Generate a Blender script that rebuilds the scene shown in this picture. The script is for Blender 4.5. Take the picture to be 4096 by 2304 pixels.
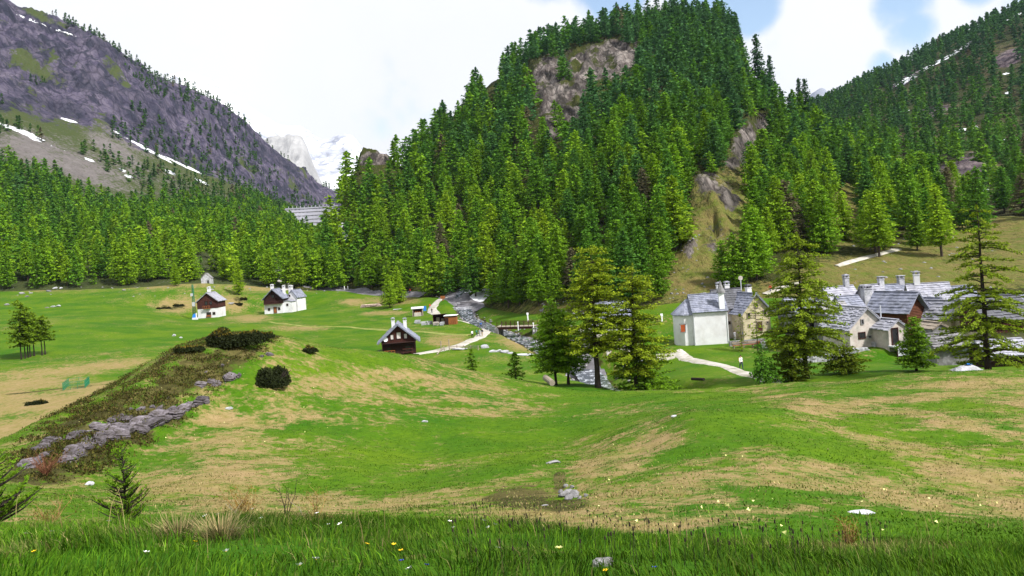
import bpy, math, random
import numpy as np
from mathutils import Vector, Matrix

R = math.radians
for o in list(bpy.data.objects):
    bpy.data.objects.remove(o)
sc = bpy.context.scene
col = sc.collection
random.seed(7)
RNG = np.random.default_rng(7)

# ------------------------------------------------------------------ camera, light, exposure
F, ROLL, B0 = 800.0, R(4.0), 38.0
CR, SR = math.cos(ROLL), math.sin(ROLL)
cam = bpy.data.cameras.new('camera')
cam.sensor_width = 36.0
cam.lens = 36.0 * F / 1024.0
cam.shift_x, cam.shift_y = B0 * SR / 1024.0, -B0 * CR / 1024.0
cam.clip_start, cam.clip_end = 0.1, 30000.0
co = bpy.data.objects.new('camera', cam)
col.objects.link(co)
co.matrix_world = Matrix.Rotation(R(90), 4, 'X') @ Matrix.Rotation(-ROLL, 4, 'Z')
sc.camera = co

SUN_EL, SUN_AZ = R(48), R(128)          # azimuth clockwise from +Y (the view direction)
sun = bpy.data.lights.new('sun', 'SUN')
sun.energy, sun.angle, sun.color = 3.4, R(6), (1.0, 0.96, 0.9)
so = bpy.data.objects.new('sun', sun)
col.objects.link(so)
sd = Vector((math.sin(SUN_AZ) * math.cos(SUN_EL), math.cos(SUN_AZ) * math.cos(SUN_EL), math.sin(SUN_EL)))
so.rotation_euler = sd.to_track_quat('Z', 'Y').to_euler()

sc.view_settings.view_transform = 'Standard'
sc.view_settings.look = 'None'
sc.view_settings.exposure = 1.1
sc.view_settings.gamma = 1.0
sc.view_settings.use_curve_mapping = False
sc.cycles.use_denoising = True
sc.cycles.max_bounces = 5
sc.cycles.diffuse_bounces = 3
sc.cycles.transparent_max_bounces = 4
sc.cycles.volume_bounces = 0


def tang(u, v):
    du, dv = u - 512.0, 288.0 - v
    a = du * CR + dv * SR
    b = -du * SR + dv * CR
    return a / F, (b - B0) / F


def at(u, v, D):
    t, e = tang(u, v)
    return Vector((t * D, D, e * D))


def project(x, y, z):
    a = x / y * F
    b = z / y * F + B0
    return 512 + a * CR - b * SR, 288 - (a * SR + b * CR)


def nd(nt, typ, **kw):
    n = nt.nodes.new(typ)
    for k, v in kw.items():
        if k == 'ins':
            for i, val in v.items():
                n.inputs[i].default_value = val
        else:
            setattr(n, k, v)
    return n


def build_world():
    w = bpy.data.worlds.new('World')
    sc.world = w
    w.use_nodes = True
    nt = w.node_tree
    nt.nodes.clear()
    L = nt.links.new
    out = nd(nt, 'ShaderNodeOutputWorld')
    sky = nd(nt, 'ShaderNodeTexSky', sky_type='NISHITA', sun_disc=False, sun_elevation=SUN_EL, sun_rotation=SUN_AZ,
             air_density=1.3, dust_density=0.3, ozone_density=3.0)
    b1 = nd(nt, 'ShaderNodeBackground', ins={'Strength': 0.085})
    L(sky.outputs[0], b1.inputs['Color'])
    tc = nd(nt, 'ShaderNodeTexCoord')
    nz = nd(nt, 'ShaderNodeTexNoise', ins={'Scale': 9.0, 'Detail': 8.0, 'Roughness': 0.55})
    L(tc.outputs['Generated'], nz.inputs['Vector'])
    nz2 = nd(nt, 'ShaderNodeTexNoise', ins={'Scale': 3.0, 'Detail': 5.0, 'Roughness': 0.6})
    L(tc.outputs['Generated'], nz2.inputs['Vector'])
    # openings in the cloud deck: (pixel u, v, angular radius in px)
    prev = None
    for (u, v, rr) in [(745, -2, 30), (700, -24, 36), (612, -10, 34), (898, 6, 26), (908, 30, 22), (880, 66, 15), (985, -20, 20),
                       (1120, -30, 80), (560, -80, 60), (300, -140, 70)]:
        t, e = tang(u, v)
        d = Vector((t, 1, e)).normalized()
        dp = nd(nt, 'ShaderNodeVectorMath', operation='DOT_PRODUCT')
        L(tc.outputs['Generated'], dp.inputs[0])
        dp.inputs[1].default_value = d
        mr = nd(nt, 'ShaderNodeMapRange', clamp=True)
        L(dp.outputs['Value'], mr.inputs[0])
        mr.inputs[1].default_value = math.cos(rr * 1.35 / F)
        mr.inputs[2].default_value = 1.0
        mr.inputs[3].default_value = 0.0
        mr.inputs[4].default_value = 1.0
        if prev is None:
            prev = mr.outputs[0]
        else:
            mx = nd(nt, 'ShaderNodeMath', operation='MAXIMUM')
            L(prev, mx.inputs[0]); L(mr.outputs[0], mx.inputs[1])
            prev = mx.outputs[0]
    ad = nd(nt, 'ShaderNodeMath', operation='MULTIPLY_ADD')      # noise*k + blob
    L(nz.outputs[0], ad.inputs[0]); ad.inputs[1].default_value = 2.2
    L(prev, ad.inputs[2])
    mr = nd(nt, 'ShaderNodeMapRange', clamp=True, interpolation_type='SMOOTHSTEP',
            ins={1: 1.28, 2: 1.95, 3: 1.0, 4: 0.12})
    L(ad.outputs[0], mr.inputs[0])
    ramp = nd(nt, 'ShaderNodeMapRange', clamp=True, ins={1: 0.3, 2: 0.75, 3: 0.475, 4: 0.52})
    L(nz2.outputs[0], ramp.inputs[0])
    b2 = nd(nt, 'ShaderNodeBackground', ins={'Color': (0.965, 0.98, 1.0, 1)})
    L(ramp.outputs[0], b2.inputs['Strength'])
    mix = nd(nt, 'ShaderNodeMixShader')
    L(mr.outputs[0], mix.inputs[0]); L(b1.outputs[0], mix.inputs[1]); L(b2.outputs[0], mix.inputs[2])
    L(mix.outputs[0], out.inputs[0])


build_world()


# ------------------------------------------------------------------ noise and lofted terrain
def _h(ix, iy, s):
    n = (ix.astype(np.int64) * 374761393 + iy.astype(np.int64) * 668265263 + s * 974634777) & 0x7fffffff
    n = ((n ^ (n >> 13)) * 1274126177) & 0x7fffffff
    return ((n ^ (n >> 16)) & 0xffff) / 65535.0


def vn(x, y, s=0):
    x = np.asarray(x, float); y = np.asarray(y, float)
    ix, iy = np.floor(x), np.floor(y)
    fx, fy = x - ix, y - iy
    fx = fx * fx * fx * (fx * (fx * 6 - 15) + 10); fy = fy * fy * fy * (fy * (fy * 6 - 15) + 10)
    a, b = _h(ix, iy, s), _h(ix + 1, iy, s)
    c, d = _h(ix, iy + 1, s), _h(ix + 1, iy + 1, s)
    return (a + (b - a) * fx) * (1 - fy) + (c + (d - c) * fx) * fy


def fbm(x, y, s=0, o=4, g=0.5):
    r, a, n = 0.0, 1.0, 0.0
    for i in range(o):
        r = r + a * (vn(x, y, s + i) - 0.5); n += a
        x, y, a = x * 2.03 + 11.3, y * 2.03 + 5.7, a * g
    return r / n * 2


def ridged(x, y, s=0, o=4):
    r, a, n = 0.0, 1.0, 0.0
    for i in range(o):
        r = r + a * (1 - np.abs(2 * vn(x, y, s + i) - 1)); n += a
        x, y, a = x * 2.1 + 3.1, y * 2.1 + 8.7, a * 0.5
    return r / n


def slopes(x, y):
    h = np.diff(x, axis=0); d = np.diff(y, axis=0) / h
    m = np.zeros_like(y)
    m[0], m[-1] = d[0], d[-1]
    if len(y) > 2:
        d0, d1, h0, h1 = d[:-1], d[1:], h[:-1], h[1:]
        w1, w2 = 2 * h1 + h0, h1 + 2 * h0
        ok = d0 * d1 > 0
        with np.errstate(divide='ignore', invalid='ignore'):
            hm = (w1 + w2) / (w1 / d0 + w2 / d1)
        m[1:-1] = np.where(ok, hm, 0)
    return m


def hermite(x, y, q):
    """x, y: (K,N) knots, q: (N,)"""
    m = slopes(x, y)
    k = np.sum(q[None, :] >= x[1:-1], axis=0) if len(x) > 2 else np.zeros(len(q), int)
    j = np.arange(len(q)) if x.shape[1] > 1 else np.zeros(len(q), int)
    x0, x1, y0, y1, m0, m1 = x[k, j], x[k + 1, j], y[k, j], y[k + 1, j], m[k, j], m[k + 1, j]
    h = x1 - x0
    t = np.clip((q - x0) / h, 0, 1)
    return ((1 + 2 * t) * (1 - t) ** 2 * y0 + t * (1 - t) ** 2 * h * m0 + t * t * (3 - 2 * t) * y1 + t * t * (t - 1) * h * m1)


class Loft:
    def __init__(self, curves, extra=None):
        self.c = []
        for c in curves:
            dz = 0.0
            if isinstance(c, tuple):
                c, dz = c
            P = []
            for (u, v, D) in c:
                t, e = tang(u, v)
                P.append((t, D, e * D + dz))
            P.sort()
            self.c.append(np.array(P))
        self.extra = extra
        self.tmin = max(c[0, 0] for c in self.c); self.tmax = min(c[-1, 0] for c in self.c)

    def knots(self, t):
        DK, ZK = [], []
        for c in self.c:
            tq = np.clip(t, c[0, 0], c[-1, 0])
            DK.append(hermite(c[:, 0:1], c[:, 1:2], tq)); ZK.append(hermite(c[:, 0:1], c[:, 2:3], tq))
        DK, ZK = np.array(DK), np.array(ZK)
        for k in range(1, len(DK)):
            DK[k] = np.maximum(DK[k], DK[k - 1] + 0.8)
        return DK, ZK

    def raw(self, x, y):
        t = x / np.maximum(y, 2.0)
        DK, ZK = self.knots(t)
        return hermite(DK, ZK, np.asarray(y, float))

    def h(self, x, y):
        x = np.atleast_1d(np.asarray(x, float)); y = np.atleast_1d(np.asarray(y, float))
        z = self.raw(x, y)
        return self.extra(x, y, z) if self.extra else z


def ell(u, v, L):
    """soft ellipses in a chart: (u, v, su, sv, angle deg)"""
    r = np.zeros(np.shape(u))
    for (cu, cv, su, sv, an) in L:
        ca, sa = math.cos(R(an)), math.sin(R(an))
        du, dv = u - cu, v - cv
        p, q = (du * ca - dv * sa) / su, (du * sa + dv * ca) / sv
        r = np.maximum(r, np.exp(-(p * p + q * q) ** 1.5 * 0.7))
    return r


# the river course in plan, (x, y)
RIV = [at(u, v, D).to_2d() for (u, v, D) in [(480, 286, 306), (474, 293, 290), (462, 304, 262), (468, 313, 235), (492, 322, 208), (520, 331, 184), (545, 345, 160),
                                              (585, 366, 130), (618, 380, 106), (655, 390, 92), (700, 400, 78), (760, 400, 72), (900, 400, 68)]]
RIV = np.array([[p.x, p.y] for p in RIV])


def dist_line(x, y, P):
    d = np.full(np.shape(x), 1e9)
    for a, b in zip(P[:-1], P[1:]):
        ab = b - a
        t = np.clip(((x - a[0]) * ab[0] + (y - a[1]) * ab[1]) / (ab @ ab), 0, 1)
        d = np.minimum(d, np.hypot(x - a[0] - t * ab[0], y - a[1] - t * ab[1]))
    return d


PADS = [(208.5, 317.8, 262, 10), (280, 313, 275, 14), (399, 354.7, 150, 8), (758, 331.8, 137, 6), (868, 347, 110, 5), (418, 316, 236, 6), (445, 324, 212, 9), (614, 330.5, 138, 9), (710, 344.6, 134, 8.5)]


def gextra(x, y, z):
    near = np.clip((y - 9) / 12, 0, 1) * np.clip((75 - y) / 15, 0, 1)
    z = z + near * (0.22 * fbm(x / 4.5, y / 4.5, 3) + 0.07 * fbm(x / 0.9, y / 0.9, 5, 3)) + 0.03 * fbm(x / 0.8, y / 0.8, 8, 2) * (y < 12)
    mid = np.clip((y - 80) / 30, 0, 1)
    z = z + mid * (0.55 * fbm(x / 22, y / 22, 9) + 0.12 * fbm(x / 5, y / 5, 12, 2))
    # rough tussocky outcrop side of the left knoll
    uu, vv = project(x, np.maximum(y, 2), z)
    k = ell(uu, vv, [(120, 425, 95, 30, 28), (185, 385, 45, 22, 30)]) * (y > 20) * (y < 62)
    z = z + k * (0.55 * fbm(x / 1.6, y / 1.6, 31) + 0.25 * ridged(x / 0.9, y / 0.9, 33, 3) - 0.1)
    # mound behind the left chalet
    m = at(172, 309, 292)
    z = z + 3.0 * np.exp(-((x - m.x) ** 2 / 260 + (y - m.y - 10) ** 2 / 300))
    for (u_, v_, D_, r_) in PADS:
        p = at(u_, v_, D_)
        dd = np.hypot(x - p.x, y - p.y - r_ * .4)
        k = np.clip((r_ * 1.6 - dd) / (r_ * .9), 0, 1)
        k = k * k * (3 - 2 * k)
        z = z * (1 - k) + p.z * k
    d = dist_line(x, y, RIV)
    z = z - 2.0 * np.exp(-(d / 4.2) ** 4) * (y > 60)
    return z


C0 = [(-400, 640, 2.6), (512, 690, 2.6), (1424, 640, 2.6)]
C1 = [(-400, 590, 4.0), (0, 578, 4.2), (512, 577, 4.3), (1024, 577, 4.4), (1424, 590, 4.4)]
C2 = [(-400, 535, 8.5), (0, 530, 8.5), (130, 525, 8.6), (240, 520, 8.8), (400, 522, 8.4), (512, 528, 7.6), (600, 541, 6.6), (700, 552, 6.0), (850, 560, 5.9),
      (1024, 562, 6.0), (1424, 568, 6)]
C3 = [(-400, 537, 12), (0, 533, 12.4), (130, 527, 12.6), (250, 522, 13), (400, 523, 12.6), (512, 527, 11.4), (600, 533, 10.5), (700, 535, 10), (850, 538, 10),
      (1024, 538, 10), (1424, 545, 10)]
C4 = [(-400, 515, 18), (0, 500, 18), (130, 505, 19), (235, 492, 22), (330, 490, 23), (450, 486, 23), (530, 497, 18.5), (565, 492, 19), (640, 468, 21),
      (700, 455, 21.5), (760, 455, 21), (850, 472, 19.5), (1024, 492, 18.5), (1424, 510, 18)]
C5 = [(-400, 490, 24), (0, 476, 24), (130, 458, 30), (235, 425, 38), (330, 430, 38), (450, 442, 37), (560, 443, 35), (640, 426, 32), (700, 411, 30),
      (760, 410, 30), (850, 425, 29), (1024, 434, 28), (1424, 455, 28)]
C5b = [(-400, 480, 27), (0, 458, 28), (130, 412, 37), (235, 372, 44), (330, 388, 46), (450, 404, 48), (560, 411, 48), (640, 409, 43), (700, 407, 38),
       (760, 404, 38), (850, 401, 39), (1024, 397, 40), (1424, 420, 40)]
C6 = [(-400, 475, 31), (-100, 460, 32), (0, 440, 34), (60, 416, 38), (110, 391, 42), (150, 366, 45), (190, 346, 48), (235, 334, 50), (275, 337, 52),
      (330, 350, 54), (400, 358, 58), (470, 372, 61), (560, 388, 62), (620, 392, 62), (700, 390, 60), (800, 383, 58), (900, 376, 56), (950, 372, 55),
      (1024, 371, 54), (1424, 385, 54)]
C7 = [(u, v + 9, D * 1.22 + 3) for (u, v, D) in C6]
C8 = [(-400, 455, 86), (0, 432, 86), (100, 405, 95), (200, 392, 104), (300, 386, 104), (400, 384, 102), (480, 377, 100), (560, 388, 88), (640, 392, 86), (700, 388, 85),
      (800, 380, 83), (900, 373, 81), (1024, 369, 77), (1424, 380, 76)]
C9 = [(-400, 400, 130), (0, 378, 130), (100, 374, 130), (235, 374, 130), (330, 374, 130), (398, 367, 131), (480, 365, 131), (560, 369, 128), (640, 370, 122),
      (690, 350, 134), (711, 345, 135), (760, 346, 131), (820, 350, 120), (870, 353, 112), (950, 357, 105), (1024, 354, 103), (1424, 370, 100)]
C9b = [(-400, 345, 200), (0, 330, 200), (100, 329, 200), (206, 333, 200), (300, 333, 200), (400, 330, 200), (500, 327, 195), (560, 326, 180), (640, 327, 160),
       (711, 325, 150), (760, 325, 147), (870, 327, 131), (950, 329, 123), (1024, 326, 121), (1424, 340, 118)]
C9c = [(-400, 330, 262), (0, 311, 262), (100, 309, 262), (206, 319.5, 254), (245, 316.5, 258), (290, 315.5, 262), (340, 314, 262), (398, 314, 255), (450, 315, 232), (500, 319, 215), (540, 319, 194),
       (600, 319, 174), (680, 314, 160), (711, 313, 159), (760, 312, 157), (850, 313, 143), (950, 315, 134), (1024, 314, 131), (1424, 325, 128)]
C10 = [(-400, 305, 330), (0, 292, 322), (100, 289, 322), (200, 284, 332), (300, 290, 322), (345, 292, 320), (400, 297, 290), (450, 299, 262), (500, 311, 236),
       (540, 313, 206), (600, 313, 186), (680, 303, 170), (750, 299, 166), (850, 301, 155), (950, 301, 145), (1024, 301, 140), (1424, 310, 140)]
C11 = [(u, v + 4, 460 + 0.2 * D) for (u, v, D) in C10]
ground = Loft([C0, C1, C2, C3, C4, C5, C5b, C6, C7, C8, C9, C9b, C9c, C10, C11], gextra)

HB = [(300, 290, 325), (345, 292, 322), (400, 297, 292), (450, 299, 264), (500, 311, 238), (540, 313, 208), (600, 313, 188), (680, 303, 172), (750, 299, 168),
      (850, 301, 157), (950, 301, 147), (1024, 301, 142), (1250, 305, 138)]
HC = [(300, 288, 350), (318, 265, 370), (330, 238, 390), (340, 210, 405), (350, 184, 420), (365, 164, 435), (385, 160, 440), (402, 168, 450), (415, 160, 460),
      (440, 130, 490), (470, 103, 520), (500, 85, 540), (530, 67, 555), (560, 52, 565), (600, 40, 575), (640, 31, 580), (700, 29, 580), (732, 35, 565),
      (745, 72, 520), (758, 108, 470), (775, 122, 430), (800, 133, 410), (830, 154, 390), (850, 166, 370), (900, 190, 330), (950, 203, 300), (985, 213, 280),
      (1024, 215, 262), (1250, 215, 240)]


def between(A, B, fd, fz, us):
    ta = sorted((tang(*p[:2])[0], p[2], tang(*p[:2])[1] * p[2]) for p in A)
    tb = sorted((tang(*p[:2])[0], p[2], tang(*p[:2])[1] * p[2]) for p in B)
    A, B = np.array(ta), np.array(tb)
    out = []
    for t in us:
        d = (1 - fd) * np.interp(t, A[:, 0], A[:, 1]) + fd * np.interp(t, B[:, 0], B[:, 1])
        z = (1 - fz) * np.interp(t, A[:, 0], A[:, 2]) + fz * np.interp(t, B[:, 0], B[:, 2])
        u, v = project(t * d, d, z)
        out.append((u, v, d))
    return out


US = np.linspace(-0.28, 0.88, 60)
HM1 = between(HB, HC, 0.3, 0.28, US)
HM2 = between(HB, HC, 0.7, 0.72, US)
CLIFF = [(590, 64, 50, 19, 14), (562, 98, 28, 42, -28), (548, 78, 22, 25, -20), (490, 68, 12, 16, 0), (458, 98, 8, 14, -20), (372, 158, 26, 7, 10), (625, 50, 18, 10, 0),
         (720, 215, 17, 40, -20), (742, 150, 12, 32, -25), (705, 190, 16, 20, 0), (762, 122, 9, 12, -30), (690, 245, 10, 14, 0), (432, 110, 5, 6, 0),
         (655, 262, 10, 8, 0)]
HTAN = [(714, 235, 42, 72, -22), (846, 212, 20, 40, -20), (715, 260, 38, 34, -10), (690, 285, 60, 16, 0), (700, 235, 22, 20, 0), (845, 205, 16, 36, -25), (850, 235, 26, 12, 10), (900, 262, 90, 22, 14), (975, 238, 60, 20, 10),
        (965, 275, 80, 22, 8), (845, 275, 60, 20, 10), (770, 292, 60, 9, 5), (640, 258, 12, 10, 0), (560, 312, 46, 9, 0), (780, 130, 14, 16, -40), (1000, 225, 60, 12, 0),
        (862, 170, 12, 8, -30), (1060, 250, 80, 40, 0), (610, 300, 22, 9, 0)]


def hextra(x, y, z):
    d = np.clip((y - 190) / 120, 0, 1)
    z = z + d * (5.0 * fbm(x / 60, y / 60, 41) + 1.6 * fbm(x / 14, y / 14, 43, 3))
    uu, vv = project(x, y, z)
    c = ell(uu, vv, CLIFF)
    z = z + c * (11.0 * (ridged(x / 15, y / 30, 45) - 0.55) + 5.0 * ridged(x / 5, y / 9, 48, 3) + 4 * fbm(x / 8, y / 40, 49))
    return z


hill = Loft([([(u, v, D - 16) for (u, v, D) in HB], -4.0), (HB, 0.5), HM1, HM2, HC, ([(u, v, D + 60) for (u, v, D) in HC], -14.0), ([(u, v, D + 200) for (u, v, D) in HC], -120.0)], hextra)

LB = [(-400, 305, 332), (0, 292, 325), (100, 289, 325), (200, 284, 335), (300, 290, 325), (345, 292, 330), (460, 292, 330)]
L2 = [(-400, 130, 600), (0, 168, 600), (60, 186, 620), (100, 201, 640), (180, 208, 720), (250, 218, 800), (300, 226, 900), (345, 238, 1000), (460, 255, 1000)]
L3 = [(-400, 70, 760), (0, 112, 780), (60, 127, 820), (120, 143, 850), (180, 165, 920), (240, 190, 1000), (300, 207, 1150), (345, 217, 1250), (460, 245, 1300)]
L4 = [(-400, -130, 1100), (-60, -30, 1120), (0, 3, 1150), (20, 15, 1160), (60, 29, 1180), (85, 40, 1190), (110, 53, 1200), (130, 68, 1210), (160, 80, 1230), (185, 88, 1250),
      (200, 96, 1260), (230, 114, 1290), (260, 143, 1350), (290, 167, 1420), (310, 180, 1500), (335, 194, 1580), (345, 200, 1600), (400, 230, 1650), (460, 255, 1700)]


def lextra(x, y, z):
    d = np.clip((y - 420) / 250, 0, 1)
    z = z + d * (4 * fbm(x / 90, y / 90, 61) + 1.5 * fbm(x / 22, y / 22, 62, 3))
    u, v = project(x, y, z)
    DK, ZK = left_mtn.knots(x / y)
    f = np.clip((y - DK[3]) / np.maximum(DK[4] - DK[3], 1), 0, 1)       # 0 at talus top, 1 at the ridge
    g = np.sin(np.clip(f, 0, 1) * math.pi) ** 0.7
    z = z + g * (46 * (ridged(x / 95, y / 230, 65) - 0.6) + 22 * (ridged(x / 30, y / 70, 68) - 0.5) + 9 * fbm(x / 9, y / 18, 70, 3))
    z = z + (f > 0) * f * 4 * fbm(x / 20, y / 20, 71, 3)
    return z


left_mtn = Loft([([(u, v, D - 16) for (u, v, D) in LB], -4.0), (LB, 0.3), L2, L3, L4, ([(u, v, D + 350) for (u, v, D) in L4], -190.0)], lextra)

RB = [(740, 165, 470), (800, 168, 430), (850, 176, 395), (900, 202, 345), (950, 218, 312), (985, 224, 290), (1024, 226, 272), (1424, 226, 250)]
R1 = [(740, 140, 640), (830, 142, 600), (880, 142, 560), (950, 144, 520), (1024, 142, 480), (1424, 130, 450)]
R2 = [(740, 130, 1400), (800, 122, 1340), (830, 112, 1300), (870, 92, 1250), (900, 78, 1200), (950, 53, 1150), (1000, 29, 1100), (1024, 17, 1080), (1424, -160, 1000)]


def rextra(x, y, z):
    d = np.clip((y - 330) / 120, 0, 1)
    u, v = project(x, y, z)
    c = ell(u, v, [(965, 168, 24, 14, 10), (1000, 60, 25, 12, 20)])
    return z + d * (6 * fbm(x / 75, y / 75, 81) + 2.2 * fbm(x / 18, y / 18, 82, 3)) + c * 5 * ridged(x / 9, y / 12, 84)


right_mtn = Loft([([(u, v, D - 20) for (u, v, D) in RB], -6.0), RB, R1, R2, ([(u, v, D + 300) for (u, v, D) in R2], -160.0)], rextra)

S1 = [(60, 190, 3000), (400, 190, 3000), (460, 195, 3000)]
S2 = [(60, 110, 4300), (150, 95, 4300), (185, 83, 4300), (210, 88, 4300), (235, 102, 4300), (252, 116, 4300), (270, 128, 4300), (288, 135, 4350), (300, 134, 4400),
      (322, 142, 4400), (345, 138, 4400), (365, 150, 4400), (460, 160, 4400)]


def sextra(x, y, z):
    f = np.clip((y - 3000) / 600, 0, 1)
    return z + f * (95 * (ridged(x / 420, y / 600, 91) - 0.6) + 35 * (ridged(x / 120, y / 160, 94) - 0.5))


snow_mtn = Loft([S1, S2, ([(u, v, D + 900) for (u, v, D) in S2], -300.0)], sextra)
P1 = [(240, 235, 1900), (360, 235, 1900)]
P2 = [(240, 150, 2400), (268, 140, 2400), (285, 139, 2400), (300, 138, 2400), (306, 147, 2400), (311, 160, 2400), (318, 176, 2400), (328, 196, 2400), (360, 215, 2400)]


def pextra(x, y, z):
    f = np.clip((y - 1950) / 200, 0, 1)
    return z + f * (30 * (ridged(x / 70, y / 200, 96) - 0.6) + 12 * fbm(x / 25, y / 25, 97))


shoulder = Loft([P1, P2, ([(u, v, D + 400) for (u, v, D) in P2], -300.0)], pextra)
Q1 = [(770, 140, 2600), (880, 140, 2600)]
Q2 = [(770, 125, 3200), (800, 110, 3200), (812, 95, 3200), (822, 90, 3200), (832, 98, 3200), (845, 108, 3200), (880, 120, 3200)]
far_peak = Loft([Q1, Q2, ([(u, v, D + 500) for (u, v, D) in Q2], -200.0)], lambda x, y, z: z + 12 * fbm(x / 50, y / 50, 99))


# ------------------------------------------------------------------ mesh helpers
def tag(o, label=None, cat=None, group=None, kind=None):
    if label: o['label'] = label
    if cat: o['category'] = cat
    if group: o['group'] = group
    if kind: o['kind'] = kind
    return o


def link(name, data, m=None, parent=None):
    o = bpy.data.objects.new(name, data)
    col.objects.link(o)
    if m is not None and data is not None and not data.materials:
        data.materials.append(m)
    if parent is not None:
        o.parent = parent
    return o


def empty(name, loc=(0, 0, 0), rz=0.0):
    o = bpy.data.objects.new(name, None)
    o.empty_display_size = 0.2
    col.objects.link(o)
    o.location = loc
    o.rotation_euler = (0, 0, rz)
    return o


def np_mesh(name, V, Fc, attrs=None, colors=None, smooth=False):
    V = np.asarray(V, np.float32); Fc = np.asarray(Fc, np.int32)
    me = bpy.data.meshes.new(name)
    k = Fc.shape[1]
    me.vertices.add(len(V)); me.vertices.foreach_set('co', V.ravel())
    me.loops.add(Fc.size); me.loops.foreach_set('vertex_index', Fc.ravel())
    me.polygons.add(len(Fc)); me.polygons.foreach_set('loop_start', np.arange(0, Fc.size, k, dtype=np.int32))
    if smooth:
        me.polygons.foreach_set('use_smooth', np.ones(len(Fc), bool))
    me.update(calc_edges=True)
    for n, a in (attrs or {}).items():
        at_ = me.attributes.new(n, 'FLOAT', 'POINT')
        at_.data.foreach_set('value', np.asarray(a, np.float32))
    if colors is not None:
        ca = me.attributes.new('tint', 'FLOAT_COLOR', 'POINT')
        ca.data.foreach_set('color', np.hstack([colors, np.ones((len(colors), 1))]).astype(np.float32).ravel())
    return me


class MB:
    def __init__(self):
        self.v, self.f = [], []

    def poly(self, pts, faces):
        n = len(self.v)
        self.v += [tuple(p) for p in pts]
        self.f += [tuple(i + n for i in f) for f in faces]
        return self

    def box(self, c, s, rz=0.0, M=None):
        cx, cy, cz = c; sx, sy, sz = s[0] / 2, s[1] / 2, s[2] / 2
        P = [Vector((x, y, z)) for z in (-sz, sz) for (x, y) in ((-sx, -sy), (sx, -sy), (sx, sy), (-sx, sy))]
        if M is not None:
            P = [M @ p for p in P]
        elif rz:
            m = Matrix.Rotation(rz, 3, 'Z'); P = [m @ p for p in P]
        return self.poly([p + Vector(c) for p in P], [(3, 2, 1, 0), (4, 5, 6, 7), (0, 1, 5, 4), (1, 2, 6, 5), (2, 3, 7, 6), (3, 0, 4, 7)])

    def hull6(self, lo, hi):
        return self.poly(lo + hi, [(3, 2, 1, 0), (4, 5, 6, 7), (0, 1, 5, 4), (1, 2, 6, 5), (2, 3, 7, 6), (3, 0, 4, 7)])

    def tube(self, pts, rad, n=6, cap=True):
        base = len(self.v)
        pts = [Vector(p) for p in pts]
        for i, p in enumerate(pts):
            d = (pts[min(i + 1, len(pts) - 1)] - pts[max(i - 1, 0)]).normalized()
            a = d.orthogonal().normalized() if abs(d.z) < 0.9 else Vector((1, 0, 0)) - d * d.x
            a.normalize(); b = d.cross(a)
            r = rad[i] if hasattr(rad, '__len__') else rad
            for k in range(n):
                th = 2 * math.pi * k / n
                self.v.append(tuple(p + a * (r * math.cos(th)) + b * (r * math.sin(th))))
        for i in range(len(pts) - 1):
            for k in range(n):
                q = base + i * n
                self.f.append((q + k, q + (k + 1) % n, q + n + (k + 1) % n, q + n + k))
        if cap:
            self.f.append(tuple(base + k for k in range(n))[::-1])
            self.f.append(tuple(base + (len(pts) - 1) * n + k for k in range(n)))
        return self

    def mesh(self, name, smooth=False):
        me = bpy.data.meshes.new(name)
        me.from_pydata(self.v, [], self.f)
        if smooth:
            me.polygons.foreach_set('use_smooth', np.ones(len(me.polygons), bool))
        me.update()
        return me

    def build(self, name, m, parent=None, smooth=False):
        return link(name, self.mesh(name, smooth), m, parent)


# ------------------------------------------------------------------ materials
def new_mat(name):
    m = bpy.data.materials.new(name)
    m.use_nodes = True
    nt = m.node_tree
    b = nt.nodes['Principled BSDF']
    b.inputs['Specular IOR Level'].default_value = 0.25
    return m, nt, b


def mixc(nt, fac, a, b):
    n = nd(nt, 'ShaderNodeMix', data_type='RGBA', clamp_factor=True)
    for i, x in ((0, fac), (6, a), (7, b)):
        if hasattr(x, 'is_linked') or hasattr(x, 'links'):
            nt.links.new(x, n.inputs[i])
        elif i:
            n.inputs[i].default_value = (*x, 1)
        else:
            n.inputs[i].default_value = x
    return n.outputs[2]


def noise_out(nt, scale, detail=3.0, rough=0.55, vec=None, lo=None, hi=None, stretch=None, coord='Object'):
    tc = nd(nt, 'ShaderNodeTexCoord')
    v = tc.outputs[coord]
    if stretch:
        mp = nd(nt, 'ShaderNodeMapping'); mp.inputs['Scale'].default_value = stretch
        nt.links.new(v, mp.inputs[0]); v = mp.outputs[0]
    n = nd(nt, 'ShaderNodeTexNoise', ins={'Scale': scale, 'Detail': detail, 'Roughness': rough})
    nt.links.new(v, n.inputs['Vector'])
    o = n.outputs[0]
    if lo is not None:
        mr = nd(nt, 'ShaderNodeMapRange', clamp=True, ins={1: lo, 2: hi, 3: 0.0, 4: 1.0})
        nt.links.new(o, mr.inputs[0]); o = mr.outputs[0]
    return o


def bump(nt, b, height, strength, dist):
    n = nd(nt, 'ShaderNodeBump', ins={'Strength': strength, 'Distance': dist})
    nt.links.new(height, n.inputs['Height'])
    nt.links.new(n.outputs[0], b.inputs['Normal'])


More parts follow.
